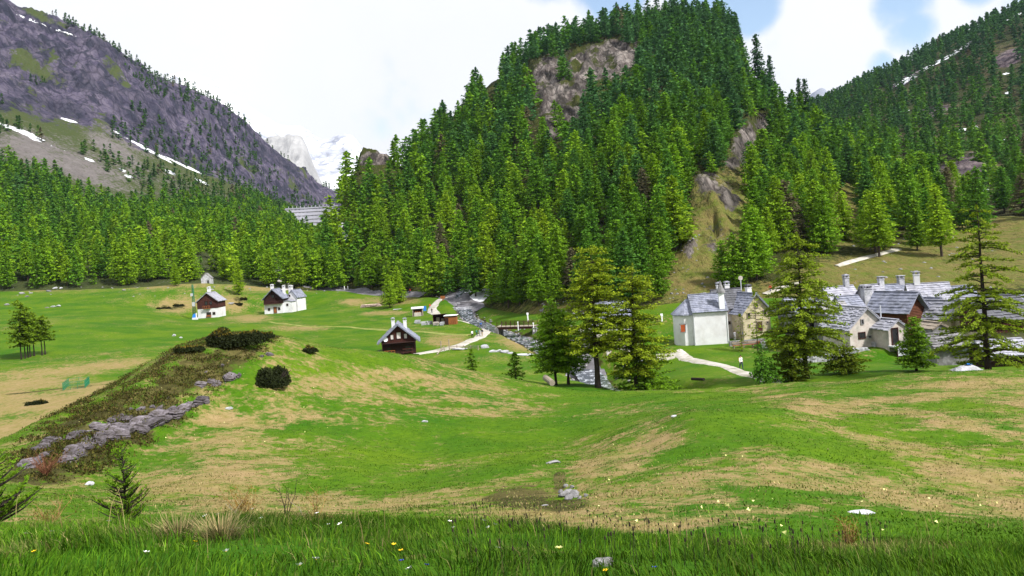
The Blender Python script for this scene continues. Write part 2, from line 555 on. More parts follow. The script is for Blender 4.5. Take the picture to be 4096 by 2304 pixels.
def pm(name, c1, c2, scale=4.0, rough=0.85, bmp=0.0, bdist=0.02, stretch=None, c3=None, scale3=0.7, lo=0.35, hi=0.65, detail=4.0, spec=None, rnd=0.0):
    m, nt, b = new_mat(name)
    n = noise_out(nt, scale, detail, 0.6, lo=lo, hi=hi, stretch=stretch)
    c = mixc(nt, n, c1, c2)
    if c3:
        c = mixc(nt, noise_out(nt, scale3, 4, 0.6, lo=0.45, hi=0.7), c, c3)
    if rnd:
        oi = nd(nt, 'ShaderNodeObjectInfo')
        hs = nd(nt, 'ShaderNodeHueSaturation')
        mr = nd(nt, 'ShaderNodeMapRange', ins={1: 0, 2: 1, 3: 1 - rnd, 4: 1 + rnd})
        nt.links.new(oi.outputs['Random'], mr.inputs[0]); nt.links.new(mr.outputs[0], hs.inputs['Value'])
        nt.links.new(c, hs.inputs['Color']); c = hs.outputs[0]
    nt.links.new(c, b.inputs['Base Color'])
    b.inputs['Roughness'].default_value = rough
    if spec is not None:
        b.inputs['Specular IOR Level'].default_value = spec
    if bmp:
        bump(nt, b, noise_out(nt, scale * 1.7, 5, 0.65, stretch=stretch), bmp, bdist)
    return m


def attr(nt, name):
    return nd(nt, 'ShaderNodeAttribute', attribute_name=name).outputs['Fac']


def mth(nt, op, a, b_=0.0, c=0.0):
    n = nd(nt, 'ShaderNodeMath', operation=op)
    for i, x in enumerate((a, b_, c)):
        if hasattr(x, 'links'): nt.links.new(x, n.inputs[i])
        else: n.inputs[i].default_value = x
    return n.outputs[0]


def sst(nt, x, lo, hi):
    n = nd(nt, 'ShaderNodeMapRange', clamp=True, interpolation_type='SMOOTHSTEP', ins={1: lo, 2: hi, 3: 0.0, 4: 1.0})
    nt.links.new(x, n.inputs[0])
    return n.outputs[0]


def terrain_mat(name, S, base, tan, rock, snow=(0.8, 0.83, 0.88), rs=(1, 1, 1), extra=None, bstr=0.5, bd=0.3, rockbump=None):
    """S: world size (m) of the main mottling; base/tan/rock are triples of colours mixed by noise"""
    m, nt, b = new_mat(name)
    n1 = noise_out(nt, 1.0 / S, 4, 0.6, lo=0.36, hi=0.64)
    n2 = noise_out(nt, 5.0 / S, 4, 0.65, lo=0.35, hi=0.68)
    n3 = noise_out(nt, 26.0 / S, 3, 0.7, lo=0.3, hi=0.72)
    raw2 = noise_out(nt, 3.3 / S, 5, 0.7)
    raw3 = noise_out(nt, 17.0 / S, 4, 0.75)
    c = mixc(nt, n1, base[0], base[1]); c = mixc(nt, mth(nt, 'MULTIPLY', n3, 0.6), c, base[2])
    t = mixc(nt, n2, tan[0], tan[1]); t = mixc(nt, mth(nt, 'MULTIPLY', n3, 0.55), t, tan[2])
    def edge(a, k2, k3, lo, hi):
        x = mth(nt, 'MULTIPLY_ADD', mth(nt, 'SUBTRACT', raw2, 0.5), k2, a)
        x = mth(nt, 'MULTIPLY_ADD', mth(nt, 'SUBTRACT', raw3, 0.5), k3, x)
        return sst(nt, x, lo, hi)
    c = mixc(nt, edge(attr(nt, 'tan'), 1.4, 2.6, 0.22, 0.82), c, t)
    rn = noise_out(nt, 5.0 / S, 7, 0.72, lo=0.42, hi=0.6, stretch=rs)
    rn2 = noise_out(nt, 3.0 / S, 6, 0.7, lo=0.50, hi=0.58, stretch=rs)
    r = mixc(nt, rn, rock[0], rock[1]); r = mixc(nt, mth(nt, 'MULTIPLY', rn2, 0.85), r, rock[2])
    tcv = nd(nt, 'ShaderNodeTexCoord'); mpv = nd(nt, 'ShaderNodeMapping'); mpv.inputs['Scale'].default_value = rs
    nt.links.new(tcv.outputs['Object'], mpv.inputs[0])
    wv = nd(nt, 'ShaderNodeTexNoise', ins={'Scale': 4.0 / S, 'Detail': 4.0}); nt.links.new(mpv.outputs[0], wv.inputs['Vector'])
    wm = nd(nt, 'ShaderNodeVectorMath', operation='MULTIPLY_ADD'); nt.links.new(wv.outputs['Color'], wm.inputs[0]); wm.inputs[1].default_value = (S * .07,) * 3
    nt.links.new(mpv.outputs[0], wm.inputs[2])
    vo = nd(nt, 'ShaderNodeTexVoronoi', feature='DISTANCE_TO_EDGE', ins={'Scale': 5.5 / S}); nt.links.new(wm.outputs[0], vo.inputs['Vector'])
    ck = nd(nt, 'ShaderNodeMapRange', clamp=True, ins={1: 0.0, 2: 0.09, 3: 0.5, 4: 0.0}); nt.links.new(vo.outputs['Distance'], ck.inputs[0])
    r = mixc(nt, mth(nt, 'MULTIPLY', noise_out(nt, 1.1 / S, 5, 0.65, lo=0.46, hi=0.62, stretch=rs), 0.7), r, rock[2])
    r = mixc(nt, ck.outputs[0], r, tuple(x * .35 for x in rock[2]))
    c = mixc(nt, edge(attr(nt, 'rock'), 1.1, 0.6, 0.4, 0.56), c, r)
    c = mixc(nt, edge(attr(nt, 'snow'), 0.9, 0.7, 0.47, 0.53), c, snow)
    nt.links.new(c, b.inputs['Base Color'])
    b.inputs['Roughness'].default_value = 0.95
    b.inputs['Specular IOR Level'].default_value = 0.08
    bump(nt, b, raw3 if rockbump is None else noise_out(nt, rockbump, 8, 0.7, stretch=rs), bstr, bd)
    return m


def foliage_mat(name, use_obj=False, transl=0.28, base=None):
    m, nt, b = new_mat(name)
    if base is not None:
        rgb = nd(nt, 'ShaderNodeRGB'); rgb.outputs[0].default_value = (*base, 1); c = rgb.outputs[0]
    elif use_obj:
        c = nd(nt, 'ShaderNodeObjectInfo').outputs['Color']
    else:
        c = nd(nt, 'ShaderNodeAttribute', attribute_name='tint').outputs['Color']
    ge = nd(nt, 'ShaderNodeNewGeometry')
    hs = nd(nt, 'ShaderNodeHueSaturation')
    mr = nd(nt, 'ShaderNodeMapRange', ins={1: 0, 2: 1, 3: 0.74, 4: 1.28})
    nt.links.new(ge.outputs['Random Per Island'], mr.inputs[0]); nt.links.new(mr.outputs[0], hs.inputs['Value'])
    mh = nd(nt, 'ShaderNodeMapRange', ins={1: 0, 2: 1, 3: 0.485, 4: 0.515})
    nt.links.new(noise_out(nt, 0.9, 2), mh.inputs[0]); nt.links.new(mh.outputs[0], hs.inputs['Hue'])
    nt.links.new(c, hs.inputs['Color'])
    nt.links.new(hs.outputs[0], b.inputs['Base Color'])
    b.inputs['Roughness'].default_value = 0.8
    b.inputs['Specular IOR Level'].default_value = 0.12
    tr = nd(nt, 'ShaderNodeBsdfTranslucent')
    nt.links.new(hs.outputs[0], tr.inputs[0])
    mx = nd(nt, 'ShaderNodeMixShader', ins={0: transl})
    nt.links.new(b.outputs[0], mx.inputs[1]); nt.links.new(tr.outputs[0], mx.inputs[2])
    nt.links.new(mx.outputs[0], nt.nodes['Material Output'].inputs[0])
    return m


M = {}
M['ground'] = terrain_mat('meadow_ground', 9.0, [(0.038, 0.115, 0.003), (0.098, 0.165, 0.005), (0.016, 0.055, 0.002)],
                          [(0.205, 0.145, 0.064), (0.125, 0.12, 0.02), (0.33, 0.25, 0.13)], [(0.058, 0.060, 0.015), (0.11, 0.092, 0.034), (0.03, 0.029, 0.008)], bstr=0.6, bd=0.12)
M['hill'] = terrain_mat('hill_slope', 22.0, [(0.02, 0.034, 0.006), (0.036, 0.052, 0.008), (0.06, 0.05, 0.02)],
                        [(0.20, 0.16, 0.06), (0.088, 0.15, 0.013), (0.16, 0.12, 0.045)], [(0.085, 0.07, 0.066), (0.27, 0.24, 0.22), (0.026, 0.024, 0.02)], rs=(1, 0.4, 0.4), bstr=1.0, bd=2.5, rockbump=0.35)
M['left'] = terrain_mat('mountain_left', 60.0, [(0.045, 0.075, 0.018), (0.06, 0.085, 0.024), (0.08, 0.075, 0.035)],
                        [(0.165, 0.148, 0.145), (0.10, 0.088, 0.082), (0.25, 0.23, 0.225)], [(0.062, 0.055, 0.09), (0.14, 0.122, 0.165), (0.026, 0.029, 0.042)], rs=(1, 1, 0.6),  # violet cast of the distant haze is put into the rock colours
                        bstr=1.0, bd=9.0, rockbump=0.07)
M['right'] = terrain_mat('mountain_right', 40.0, [(0.025, 0.045, 0.012), (0.035, 0.055, 0.014), (0.06, 0.045, 0.03)],
                         [(0.11, 0.08, 0.05), (0.08, 0.085, 0.03), (0.15, 0.1, 0.06)], [(0.12, 0.09, 0.1), (0.18, 0.15, 0.15), (0.05, 0.04, 0.05)], bstr=0.9, bd=2.0)
M['snowm'] = terrain_mat('snow_mountain', 300.0, [(0.8, 0.82, 0.85)] * 3, [(0.8, 0.82, 0.85)] * 3, [(0.27, 0.29, 0.36), (0.4, 0.42, 0.47), (0.5, 0.52, 0.57)], bstr=0.6, bd=15)
M['shoulder'] = terrain_mat('bare_shoulder', 70.0, [(0.33, 0.33, 0.33), (0.5, 0.5, 0.5), (0.24, 0.25, 0.27)], [(0.5, 0.5, 0.5)] * 3, [(0.3, 0.3, 0.34)] * 3, bstr=0.8, bd=8)
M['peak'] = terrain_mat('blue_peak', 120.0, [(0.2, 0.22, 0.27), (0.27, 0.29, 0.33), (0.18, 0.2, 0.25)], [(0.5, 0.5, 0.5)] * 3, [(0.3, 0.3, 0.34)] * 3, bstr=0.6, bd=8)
M['needle'] = foliage_mat('larch_needles', use_obj=True)
M['needle_mass'] = foliage_mat('larch_needles_mass')
M['blade'] = foliage_mat('grass_blades', transl=0.2)
M['bark'] = pm('bark', (0.045, 0.032, 0.024), (0.085, 0.065, 0.05), 5, 0.95, 0.6, 0.03, (3, 3, 0.5))
M['bark_dark'] = pm('bark_dark', (0.018, 0.013, 0.011), (0.04, 0.03, 0.025), 5, 0.95, 0.6, 0.03, (3, 3, 0.5))
M['bark_grey'] = pm('bark_grey', (0.16, 0.13, 0.1), (0.26, 0.22, 0.18), 5, 0.95, 0.5, 0.02, (3, 3, 0.5))
M['slate'] = pm('slate', (0.17, 0.185, 0.25), (0.27, 0.285, 0.36), 1.6, 0.75, 0.4, 0.03, c3=(0.12, 0.13, 0.16), scale3=0.9)  # blue of the reflected sky is put into the slate colour
M['slate_dark'] = pm('slate_dark', (0.085, 0.088, 0.105), (0.14, 0.142, 0.165), 1.6, 0.8, 0.4, 0.03, c3=(0.06, 0.062, 0.065), scale3=0.7)
M['slate_pale'] = pm('slate_pale', (0.27, 0.275, 0.34), (0.42, 0.42, 0.48), 2.2, 0.8, 0.5, 0.04, c3=(0.17, 0.175, 0.2), scale3=1.1)  # pale slate, also tinted blue for the sky it reflects
M['plaster'] = pm('white_plaster', (0.62, 0.62, 0.655), (0.69, 0.69, 0.72), 1.2, 0.9, 0.15, 0.01, c3=(0.54, 0.53, 0.54), scale3=0.5)
M['plaster_cream'] = pm('cream_plaster', (0.40, 0.345, 0.22), (0.52, 0.46, 0.33), 2.5, 0.92, 0.35, 0.03, c3=(0.24, 0.21, 0.13), scale3=1.2)
M['plaster_pink'] = pm('stained_plaster', (0.42, 0.36, 0.33), (0.53, 0.49, 0.46), 1.5, 0.92, 0.3, 0.03, c3=(0.28, 0.27, 0.24), scale3=0.8)
M['stone'] = pm('grey_stone', (0.17, 0.165, 0.175), (0.3, 0.295, 0.31), 2.5, 0.92, 0.6, 0.04, c3=(0.11, 0.11, 0.1), scale3=1.1, rnd=0.25)
M['stone_pale'] = pm('pale_stone', (0.33, 0.335, 0.38), (0.5, 0.5, 0.54), 2.5, 0.92, 0.5, 0.04, c3=(0.2, 0.21, 0.22), scale3=1.1, rnd=0.2)
M['outcrop'] = pm('outcrop_rock', (0.06, 0.05, 0.052), (0.20, 0.178, 0.205), 3.0, 0.9, 1.0, 0.06, (1, 1, 3.0), c3=(0.035, 0.03, 0.018), scale3=1.6, rnd=0.4)
M['wood'] = pm('dark_red_wood', (0.03, 0.009, 0.007), (0.075, 0.024, 0.017), 2, 0.85, 0.5, 0.02, (9, 9, 0.5))
M['wood_dark'] = pm('very_dark_wood', (0.014, 0.006, 0.005), (0.04, 0.014, 0.011), 2, 0.85, 0.5, 0.02, (9, 9, 0.5))
M['wood_red'] = pm('reddish_log_wood', (0.055, 0.018, 0.009), (0.125, 0.045, 0.02), 2, 0.85, 0.6, 0.03, (0.6, 0.6, 9))
M['wood_orange'] = pm('fresh_brown_wood', (0.19, 0.065, 0.02), (0.3, 0.11, 0.035), 2, 0.85, 0.4, 0.02, (8, 8, 0.7))
M['wood_grey'] = pm('weathered_wood', (0.2, 0.165, 0.13), (0.34, 0.29, 0.24), 2, 0.9, 0.4, 0.02, (0.7, 8, 8))
M['log'] = pm('stacked_logs', (0.3, 0.21, 0.17), (0.5, 0.4, 0.36), 3, 0.9, 0.3, 0.02, rnd=0.3)
M['glass_dark'] = pm('dark_window', (0.012, 0.013, 0.015), (0.03, 0.03, 0.032), 2, 0.15, spec=0.5)
M['curtain'] = pm('curtained_window', (0.5, 0.45, 0.45), (0.62, 0.58, 0.58), 6, 0.6)
M['shutter'] = pm('rust_red_shutter', (0.28, 0.05, 0.012), (0.36, 0.08, 0.02), 5, 0.7)
M['gravel'] = pm('pale_gravel_path', (0.36, 0.335, 0.3), (0.47, 0.44, 0.42), 1.6, 0.95, 0.4, 0.03, c3=(0.2, 0.2, 0.12), scale3=0.35)
M['track'] = pm('worn_grass_track', (0.16, 0.18, 0.03), (0.25, 0.24, 0.09), 1.0, 0.95, 0.3, 0.03, c3=(0.08, 0.14, 0.01), scale3=0.5)
M['gravelbed'] = pm('grey_river_gravel', (0.12, 0.115, 0.13), (0.21, 0.205, 0.23), 0.8, 0.95, 0.7, 0.12, c3=(0.09, 0.085, 0.09), scale3=0.3)
M['snow'] = pm('old_snow', (0.74, 0.77, 0.84), (0.86, 0.87, 0.9), 0.8, 0.7, 0.3, 0.1)
M['concrete'] = pm('concrete', (0.30, 0.30, 0.36), (0.38, 0.38, 0.43), 0.12, 0.9, 0.2, 0.1, c3=(0.24, 0.24, 0.28), scale3=0.05)
M['metal_green'] = pm('green_metal', (0.012, 0.12, 0.06), (0.02, 0.18, 0.09), 3, 0.5)
M['metal_grey'] = pm('grey_metal', (0.4, 0.42, 0.46), (0.5, 0.52, 0.56), 3, 0.5)
M['white'] = pm('white_paint', (0.74, 0.75, 0.78), (0.8, 0.81, 0.83), 3, 0.6)
M['blue'] = pm('blue_panel', (0.015, 0.13, 0.5), (0.03, 0.2, 0.6), 3, 0.6)
M['red'] = pm('red_cloth', (0.5, 0.03, 0.02), (0.6, 0.05, 0.03), 3, 0.8)
M['juniper_dark'] = foliage_mat('juniper_dark', base=(0.016, 0.022, 0.006), transl=0.1)
M['juniper'] = foliage_mat('juniper_olive', base=(0.13, 0.10, 0.012), transl=0.15)


def water_mat():
    m, nt, b = new_mat('stream_water')
    c = mixc(nt, noise_out(nt, 0.9, 5, 0.7, lo=0.52, hi=0.62), (0.05, 0.06, 0.075), (0.5, 0.53, 0.6))
    nt.links.new(c, b.inputs['Base Color'])
    b.inputs['Roughness'].default_value = 0.12
    b.inputs['Specular IOR Level'].default_value = 0.5
    bump(nt, b, noise_out(nt, 1.6, 4, 0.6), 0.5, 0.1)
    return m


M['water'] = water_mat()

# ------------------------------------------------------------------ terrain meshes
def grid_faces(nr, nc):
    i = np.arange(nr - 1)[:, None] * nc + np.arange(nc - 1)[None, :]
    return np.stack([i, i + 1, i + nc + 1, i + nc], -1).reshape(-1, 4)


def terrain(name, loft, m, t0, t1, nc, rows, attf, pre=(), D0=0.0):
    s = np.linspace(t0, t1, nc)
    X, Y = [], []
    for D in pre:
        X.append(s * (max(D, 0) + D0)); Y.append(np.full(nc, float(D)))
    # the knots depend on t = x / D; iterate twice for the offset grid
    for k, n in enumerate(rows):
        last = k == len(rows) - 1
        for i in range(n + (1 if last else 0)):
            f = i / n
            t = s.copy()
            for _ in range(3 if D0 else 1):
                DK, _z = loft.knots(np.clip(t, -1.3, 1.3))
                D = DK[k] * (1 - f) + DK[k + 1] * f
                t = s * (D + D0) / np.maximum(D, 2.0)
            X.append(s * (D + D0)); Y.append(D)
    X, Y = np.array(X), np.array(Y)
    nr = len(X)
    x, y = X.ravel(), Y.ravel()
    z = loft.h(x, y)
    u, v = project(x, np.maximum(y, 1.0), z)
    me = np_mesh(name, np.stack([x, y, z], 1), grid_faces(nr, nc), attf(x, y, z, u, v), smooth=True)
    o = link(name, me, m)
    tag(o, kind='structure')
    return o


NEAR_TAN = [(235, 455, 52, 26, -10), (185, 485, 60, 16, 0), (270, 505, 80, 14, 0), (500, 500, 64, 16, 0), (560, 512, 70, 12, 0), (620, 522, 70, 12, 0), (340, 388, 60, 14, -8),
            (420, 378, 55, 12, -8), (480, 398, 60, 5, 0), (500, 412, 90, 4, 0), (840, 425, 80, 10, -22), (930, 460, 90, 12, -25), (800, 402, 60, 6, -10), (1000, 490, 80, 22, -20),
            (640, 455, 50, 16, 30), (650, 490, 80, 12, 10), (760, 470, 110, 14, 0), (900, 400, 90, 5, 4), (980, 385, 70, 6, 2), (950, 420, 80, 8, -10), (720, 520, 90, 7, 6),
            (890, 545, 70, 4, 5), (860, 480, 90, 12, -15), (420, 500, 60, 7, 8), (330, 505, 40, 16, 0), (225, 420, 30, 10, 0), (300, 415, 30, 12, 0), (1024, 400, 60, 10, 0),
            (700, 500, 60, 8, 0), (590, 470, 30, 14, 40), (1060, 430, 60, 20, 0)]
NEAR_GREEN = [(470, 435, 130, 18, 8), (400, 455, 80, 14, 18), (340, 480, 60, 8, 18), (400, 485, 50, 8, 10), (725, 415, 50, 12, 5), (760, 437, 40, 8, -8), (850, 520, 120, 14, -6),
              (1000, 535, 120, 14, 0), (310, 372, 20, 5, 0), (640, 398, 140, 5, 0), (560, 392, 80, 5, 6), (820, 455, 40, 6, 0), (700, 447, 40, 8, 10), (560, 432, 60, 10, 10),
              (310, 425, 16, 6, 0), (780, 500, 40, 10, 0), (950, 405, 60, 5, 0), (400, 365, 60, 5, -10), (880, 432, 50, 5, -10), (640, 540, 60, 5, 0), (500, 470, 40, 8, 20)]
FAR_TAN = [(55, 372, 60, 6, 3), (25, 384, 60, 6, 4), (10, 400, 40, 12, 0), (110, 366, 40, 5, 5), (215, 372, 60, 5, 8), (120, 385, 70, 5, 6), (45, 402, 40, 9, 0), (20, 428, 50, 8, 10),
           (150, 380, 40, 4, 10), (95, 395, 40, 4, 8), (176, 306, 20, 7, 0), (232, 305, 14, 9, -20), (62, 415, 40, 5, 12), (443, 341, 22, 6, 0), (280, 286, 60, 5, 0), (160, 283, 60, 5, 0),
           (300, 328, 30, 3, 0), (385, 313, 26, 2, 2), (40, 288, 40, 4, 0), (395, 301, 30, 4, 0), (530, 345, 30, 7, -12), (250, 318, 24, 3, 0), (355, 302, 14, 3, 0)]


def gatt(x, y, z, u, v):
    n = fbm(x / 7, y / 7, 21) * 0.20 + fbm(x / 1.8, y / 1.8, 22) * 0.22
    nearm = (y < 72) & (y > 2)
    nt_ = ell(u, v, NEAR_TAN); ng = ell(u, v, NEAR_GREEN)
    tn = 0.28 + 0.46 * nt_ - 0.4 * ng + n + .30 * fbm(x / 3.2, y / 1.6, 26, 4)
    tn = np.where(y < 9, tn - np.clip((9 - y) / 3, 0, 1) * 0.25, tn)
    tf = 0.10 + 0.75 * ell(u, v, FAR_TAN) + n * 0.8 + 0.32 * fbm(x / 26, y / 26, 23) + 0.22 * fbm(x / 6, y / 10, 24, 3)
    tf = tf + 0.22 * np.clip((150 - y) / 60, 0, 1) * (u < 330)
    tan = np.where(nearm, tn, tf)
    # out of the picture the same mix goes on
    out = (u < -40) | (u > 1064)
    tan = np.where(out & nearm, 0.33 + n * 1.3, tan)
    d = dist_line(x, y, RIV)
    rock = 0.7 * np.exp(-(d / 3.6) ** 4) * (y > 60)
    rock = np.maximum(rock, 0.95 * ell(u, v, [(520, 498, 46, 13, 0), (560, 480, 8, 16, 0), (555, 505, 40, 8, 0)]) * nearm * 0.75)
    kn = ell(u, v, [(110, 424, 120, 40, 29), (190, 376, 72, 32, 28), (45, 462, 50, 18, 20), (232, 350, 50, 20, 10)]) * (y > 20) * (y < 62)
    rock = np.maximum(rock, kn * (0.50 + 0.6 * fbm(x / 1.6, y / 1.6, 25, 4)))
    tan = tan * (1 - .5 * kn) + kn * .25
    rock = np.maximum(rock, 0.6 * ell(u, v, [(175, 307, 18, 4, 0), (60, 389, 120, 0.9, 6), (30, 404, 10, 3, 0), (240, 300, 10, 4, -20)]) * (y > 72))
    return {'tan': tan, 'rock': rock, 'snow': np.zeros(len(x))}


terrain('ground', ground, M['ground'], -1.15, 1.15, 620, [8, 30, 16, 24, 34, 26, 30, 10, 12, 26, 24, 14, 14, 6], gatt, pre=(-25, -12, -6, -2, 0, 1.2), D0=12.0)


def hatt(x, y, z, u, v):
    c = ell(u, v, CLIFF); t = ell(u, v, HTAN)
    n = fbm(x / 12, y / 12, 27) * 0.3
    return {'tan': 0.8 * t + n * t + 0.12, 'rock': c * (np.where(v > 165, 0.52, 0.78) + 0.95 * fbm(x / 9, y / 18, 27, 4)) + n * 0.2, 'snow': 0.75 * ell(u, v, [(340, 225, 5, 5, 0), (345, 235, 4, 6, 0)])}


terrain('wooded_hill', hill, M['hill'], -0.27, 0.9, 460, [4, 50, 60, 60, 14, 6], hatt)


def latt(x, y, z, u, v):
    DK, _ = left_mtn.knots(x / y)
    f = (y - DK[3]) / np.maximum(DK[4] - DK[3], 1)
    g = (y - DK[2]) / np.maximum(DK[3] - DK[2], 1)
    n = fbm(x / 60, y / 60, 28); n2 = fbm(x / 18, y / 40, 29)
    rock = np.clip(f * 6 + 0.5, 0, 1) * (0.78 + 0.5 * n + 0.3 * n2)
    tan = np.clip(1 - abs(g - 0.45) * 1.7, 0, 1) * (0.6 + 0.5 * n) * np.clip(1.3 - (u - 0) / 260, 0.2, 1)
    tan = np.maximum(tan, 0.9 * ell(u, v, [(35, 150, 40, 16, -22), (80, 168, 40, 14, -22), (115, 150, 34, 9, -32), (130, 140, 30, 8, -30)]))
    snow = ell(u, v, [(12, 128, 26, 2.0, -20), (48, 144, 18, 1.7, -20), (36, 138, 12, 1.2, -18), (145, 148, 36, 1.3, -29), (185, 166, 22, 1.2, -25), (128, 176, 5, 1.2, -20),
                      (68, 120, 9, 1.0, -15), (36, 22, 24, 1.0, -22), (70, 34, 16, 0.9, -20), (205, 183, 10, 1.2, -25), (122, 170, 5, 1.4, -20), (170, 172, 6, 1.2, -25), (90, 160, 6, 1.0, -20)])
    snow = snow * (0.80 + 0.8 * fbm(x / 14, y / 25, 38, 3))
    return {'tan': tan, 'rock': rock, 'snow': snow}


terrain('mountain', left_mtn, M['left'], -0.95, -0.04, 420, [4, 60, 50, 150, 10], latt)


def ratt(x, y, z, u, v):
    n = fbm(x / 40, y / 40, 30)
    rock = ell(u, v, [(965, 168, 24, 14, 10), (1010, 58, 16, 7, 20), (905, 80, 16, 5, 30), (930, 112, 20, 6, 10), (870, 150, 14, 6, 0)]) * 0.9 + n * 0.3
    snow = ell(u, v, [(930, 66, 40, 1.6, 27), (905, 82, 12, 1.3, 27), (965, 46, 14, 1.3, 27), (1005, 74, 6, 1.1, 5), (960, 130, 20, 1.2, 12), (1008, 93, 4, 1.4, 20), (985, 190, 5, 1.2, 20), (1010, 140, 10, 1.5, 0),
                      (905, 110, 8, 1, 0), (1015, 16, 16, 1.2, 27)]) * (0.86 + 0.7 * fbm(x / 14, y / 25, 38, 3))
    return {'tan': 0.3 + n * 0.4, 'rock': rock, 'snow': snow}


terrain('mountain', right_mtn, M['right'], 0.28, 1.1, 300, [4, 50, 90, 8], ratt)


def satt(x, y, z, u, v):
    n = fbm(x / 300, y / 300, 35, 5); n2 = fbm(x / 90, y / 120, 36, 4)
    pk = ell(u, v, [(335, 155, 22, 10, 0), (318, 165, 10, 6, 0), (230, 108, 20, 8, -35), (275, 140, 20, 8, -30)])
    return {'tan': n * 0, 'rock': 0.37 + 0.5 * n + 0.45 * n2 + 0.28 * pk, 'snow': n * 0}


zero = lambda x, y, z, u, v: {'tan': x * 0, 'rock': x * 0, 'snow': x * 0}
terrain('snow_mountain', snow_mtn, M['snowm'], -0.56, -0.06, 240, [90, 8], satt)
terrain('mountain', shoulder, M['shoulder'], -0.34, -0.19, 120, [60, 6], zero)
terrain('mountain', far_peak, M['peak'], 0.34, 0.46, 60, [40, 6], zero)


def surf(x, y):
    x = np.atleast_1d(np.asarray(x, float)); y = np.atleast_1d(np.asarray(y, float))
    z = ground.h(x, y)
    t = x / y
    for lf, lo in ((hill, 130), (left_mtn, 300), (right_mtn, 240)):
        ok = (t > lf.tmin) & (t < lf.tmax) & (y > lo)
        if ok.any():
            zz = lf.h(x, y)
            DK, _ = lf.knots(t)
            z = np.where(ok & (y >= DK[0]), np.maximum(z, zz), z)
    return z


def gz(x, y):
    return float(surf(x, y)[0])


_DS = np.concatenate([np.arange(3, 70, 0.08), np.arange(70, 420, 0.4), np.arange(420, 1800, 2.0)])


def hit(u, v, dmin=3.0):
    """where the sight line through a pixel first meets the terrain"""
    t, e = tang(u, v)
    D = _DS[_DS >= dmin]
    st = 12
    Dc = D[::st]
    k = np.nonzero(surf(t * Dc, Dc) >= e * Dc)[0]
    i = k[0] * st if len(k) else len(D) - 1
    Df = D[max(0, i - st):i + 1]
    k = np.nonzero(surf(t * Df, Df) >= e * Df)[0]
    d = Df[k[0]] if len(k) else Df[-1]
    return Vector((t * d, d, e * d))


def on(u, v, D):
    """point on the terrain at depth D, seen at column u (v only fixes the tilt of the column)"""
    t, _ = tang(u, v)
    return Vector((t * D, D, gz(t * D, D)))

# ------------------------------------------------------------------ conifers
def tri_cloud(C, size, rng, flat=0.55, D=None, aspect=1.0):
    """one small needle-spray triangle per centre"""
    n = len(C)
    a = rng.normal(size=(n, 3)); a[:, 2] *= flat
    if D is not None:
        a = a * 0.6 + D * 1.3
    a /= np.linalg.norm(a, axis=1)[:, None] + 1e-9
    b = rng.normal(size=(n, 3)); b[:, 2] *= flat
    b -= a * np.sum(a * b, 1)[:, None]
    b /= np.linalg.norm(b, axis=1)[:, None] + 1e-9
    s = (size * rng.uniform(0.6, 1.3, n))[:, None]
    V = np.stack([C + a * s * aspect, C - a * s * 0.5 * aspect + b * s * 0.75, C - a * s * 0.5 * aspect - b * s * 0.75], 1).reshape(-1, 3)
    return V


def crown_pts(rng, h, Rm, zb, nwh, nbr, step, rise, droop, power=0.8, gap=0.0, topw=0.05, vj=1.6, lr=(0.62, 1.15)):
    """needle positions and their limb directions; also limb polylines"""
    C, Dr, limbs = [], [], []
    for i in range(nwh):
        z = zb + (h * 0.985 - zb) * (i + rng.uniform(-.3, .3)) / nwh
        f = min(max((z - zb) / (h - zb), 0), 1)
        r = Rm * ((1 - f) ** power * (1 - topw) + topw) * min(1.0, 0.62 + f * 2.6)
        k = max(3, int(round(nbr * (0.6 + 0.4 * (1 - f)))))
        a0 = rng.uniform(0, 6.28)
        for j in range(k):
            if rng.random() < gap:
                continue
            az = a0 + 6.283 * j / k + rng.uniform(-.35, .35)
            Ln = r * rng.uniform(*lr)
            n = max(2, int(Ln / step))
            s = (np.arange(n) + rng.uniform(0.2, 0.9, n)) / n
            s = np.clip(s, 0.08, 1)
            rr, dp = rise * rng.uniform(.5, 1.5), droop * rng.uniform(.6, 1.4)
            zz = z + Ln * (rr * s - dp * s * s + 0.10 * s ** 4)
            ca, sa = math.cos(az), math.sin(az)
            zj = rng.uniform(-.5, .5) * vj * (h - zb) / nwh
            zz = zz + zj
            C.append(np.stack([Ln * s * ca, Ln * s * sa, zz], 1))
            sl = rr - 2 * dp * s
            Dr.append(np.stack([np.full(n, ca), np.full(n, sa), sl], 1))
            q = np.linspace(0, 1, 4)
            limbs.append((np.stack([Ln * q * ca, Ln * q * sa, z + zj + Ln * (rr * q - dp * q * q + 0.10 * q ** 4)], 1), Ln))
    return np.concatenate(C), np.concatenate(Dr), limbs


def make_crown(seed, h=17.0, Rm=2.9, zb=1.6, nwh=18, nbr=7, step=0.8, dens=3, size=0.42, rise=0.12, droop=0.22, power=0.8, gap=0.05, spread=0.3, aspect=1.2, flat=0.55, lr=(0.72, 1.08)):
    rng = np.random.default_rng(seed)
    C, Dr, limbs = crown_pts(rng, h, Rm, zb, nwh, nbr, step, rise, droop, power, gap, lr=lr)
    C = np.repeat(C, dens, 0); Dr = np.repeat(Dr, dens, 0)
    C = C + rng.normal(size=C.shape) * np.array([spread, spread, spread * 0.55])
    top = np.stack([rng.normal(size=24) * 0.1, rng.normal(size=24) * 0.1, h * rng.uniform(0.93, 1.0, 24)], 1)
    C = np.concatenate([C, top]); Dr = np.concatenate([Dr, np.tile([0, 0, 1.0], (24, 1))])
    V = tri_cloud(C, size, rng, flat=flat, D=Dr, aspect=aspect)
    return V, limbs


def tri_faces(n):
    return np.arange(n * 3).reshape(-1, 3)


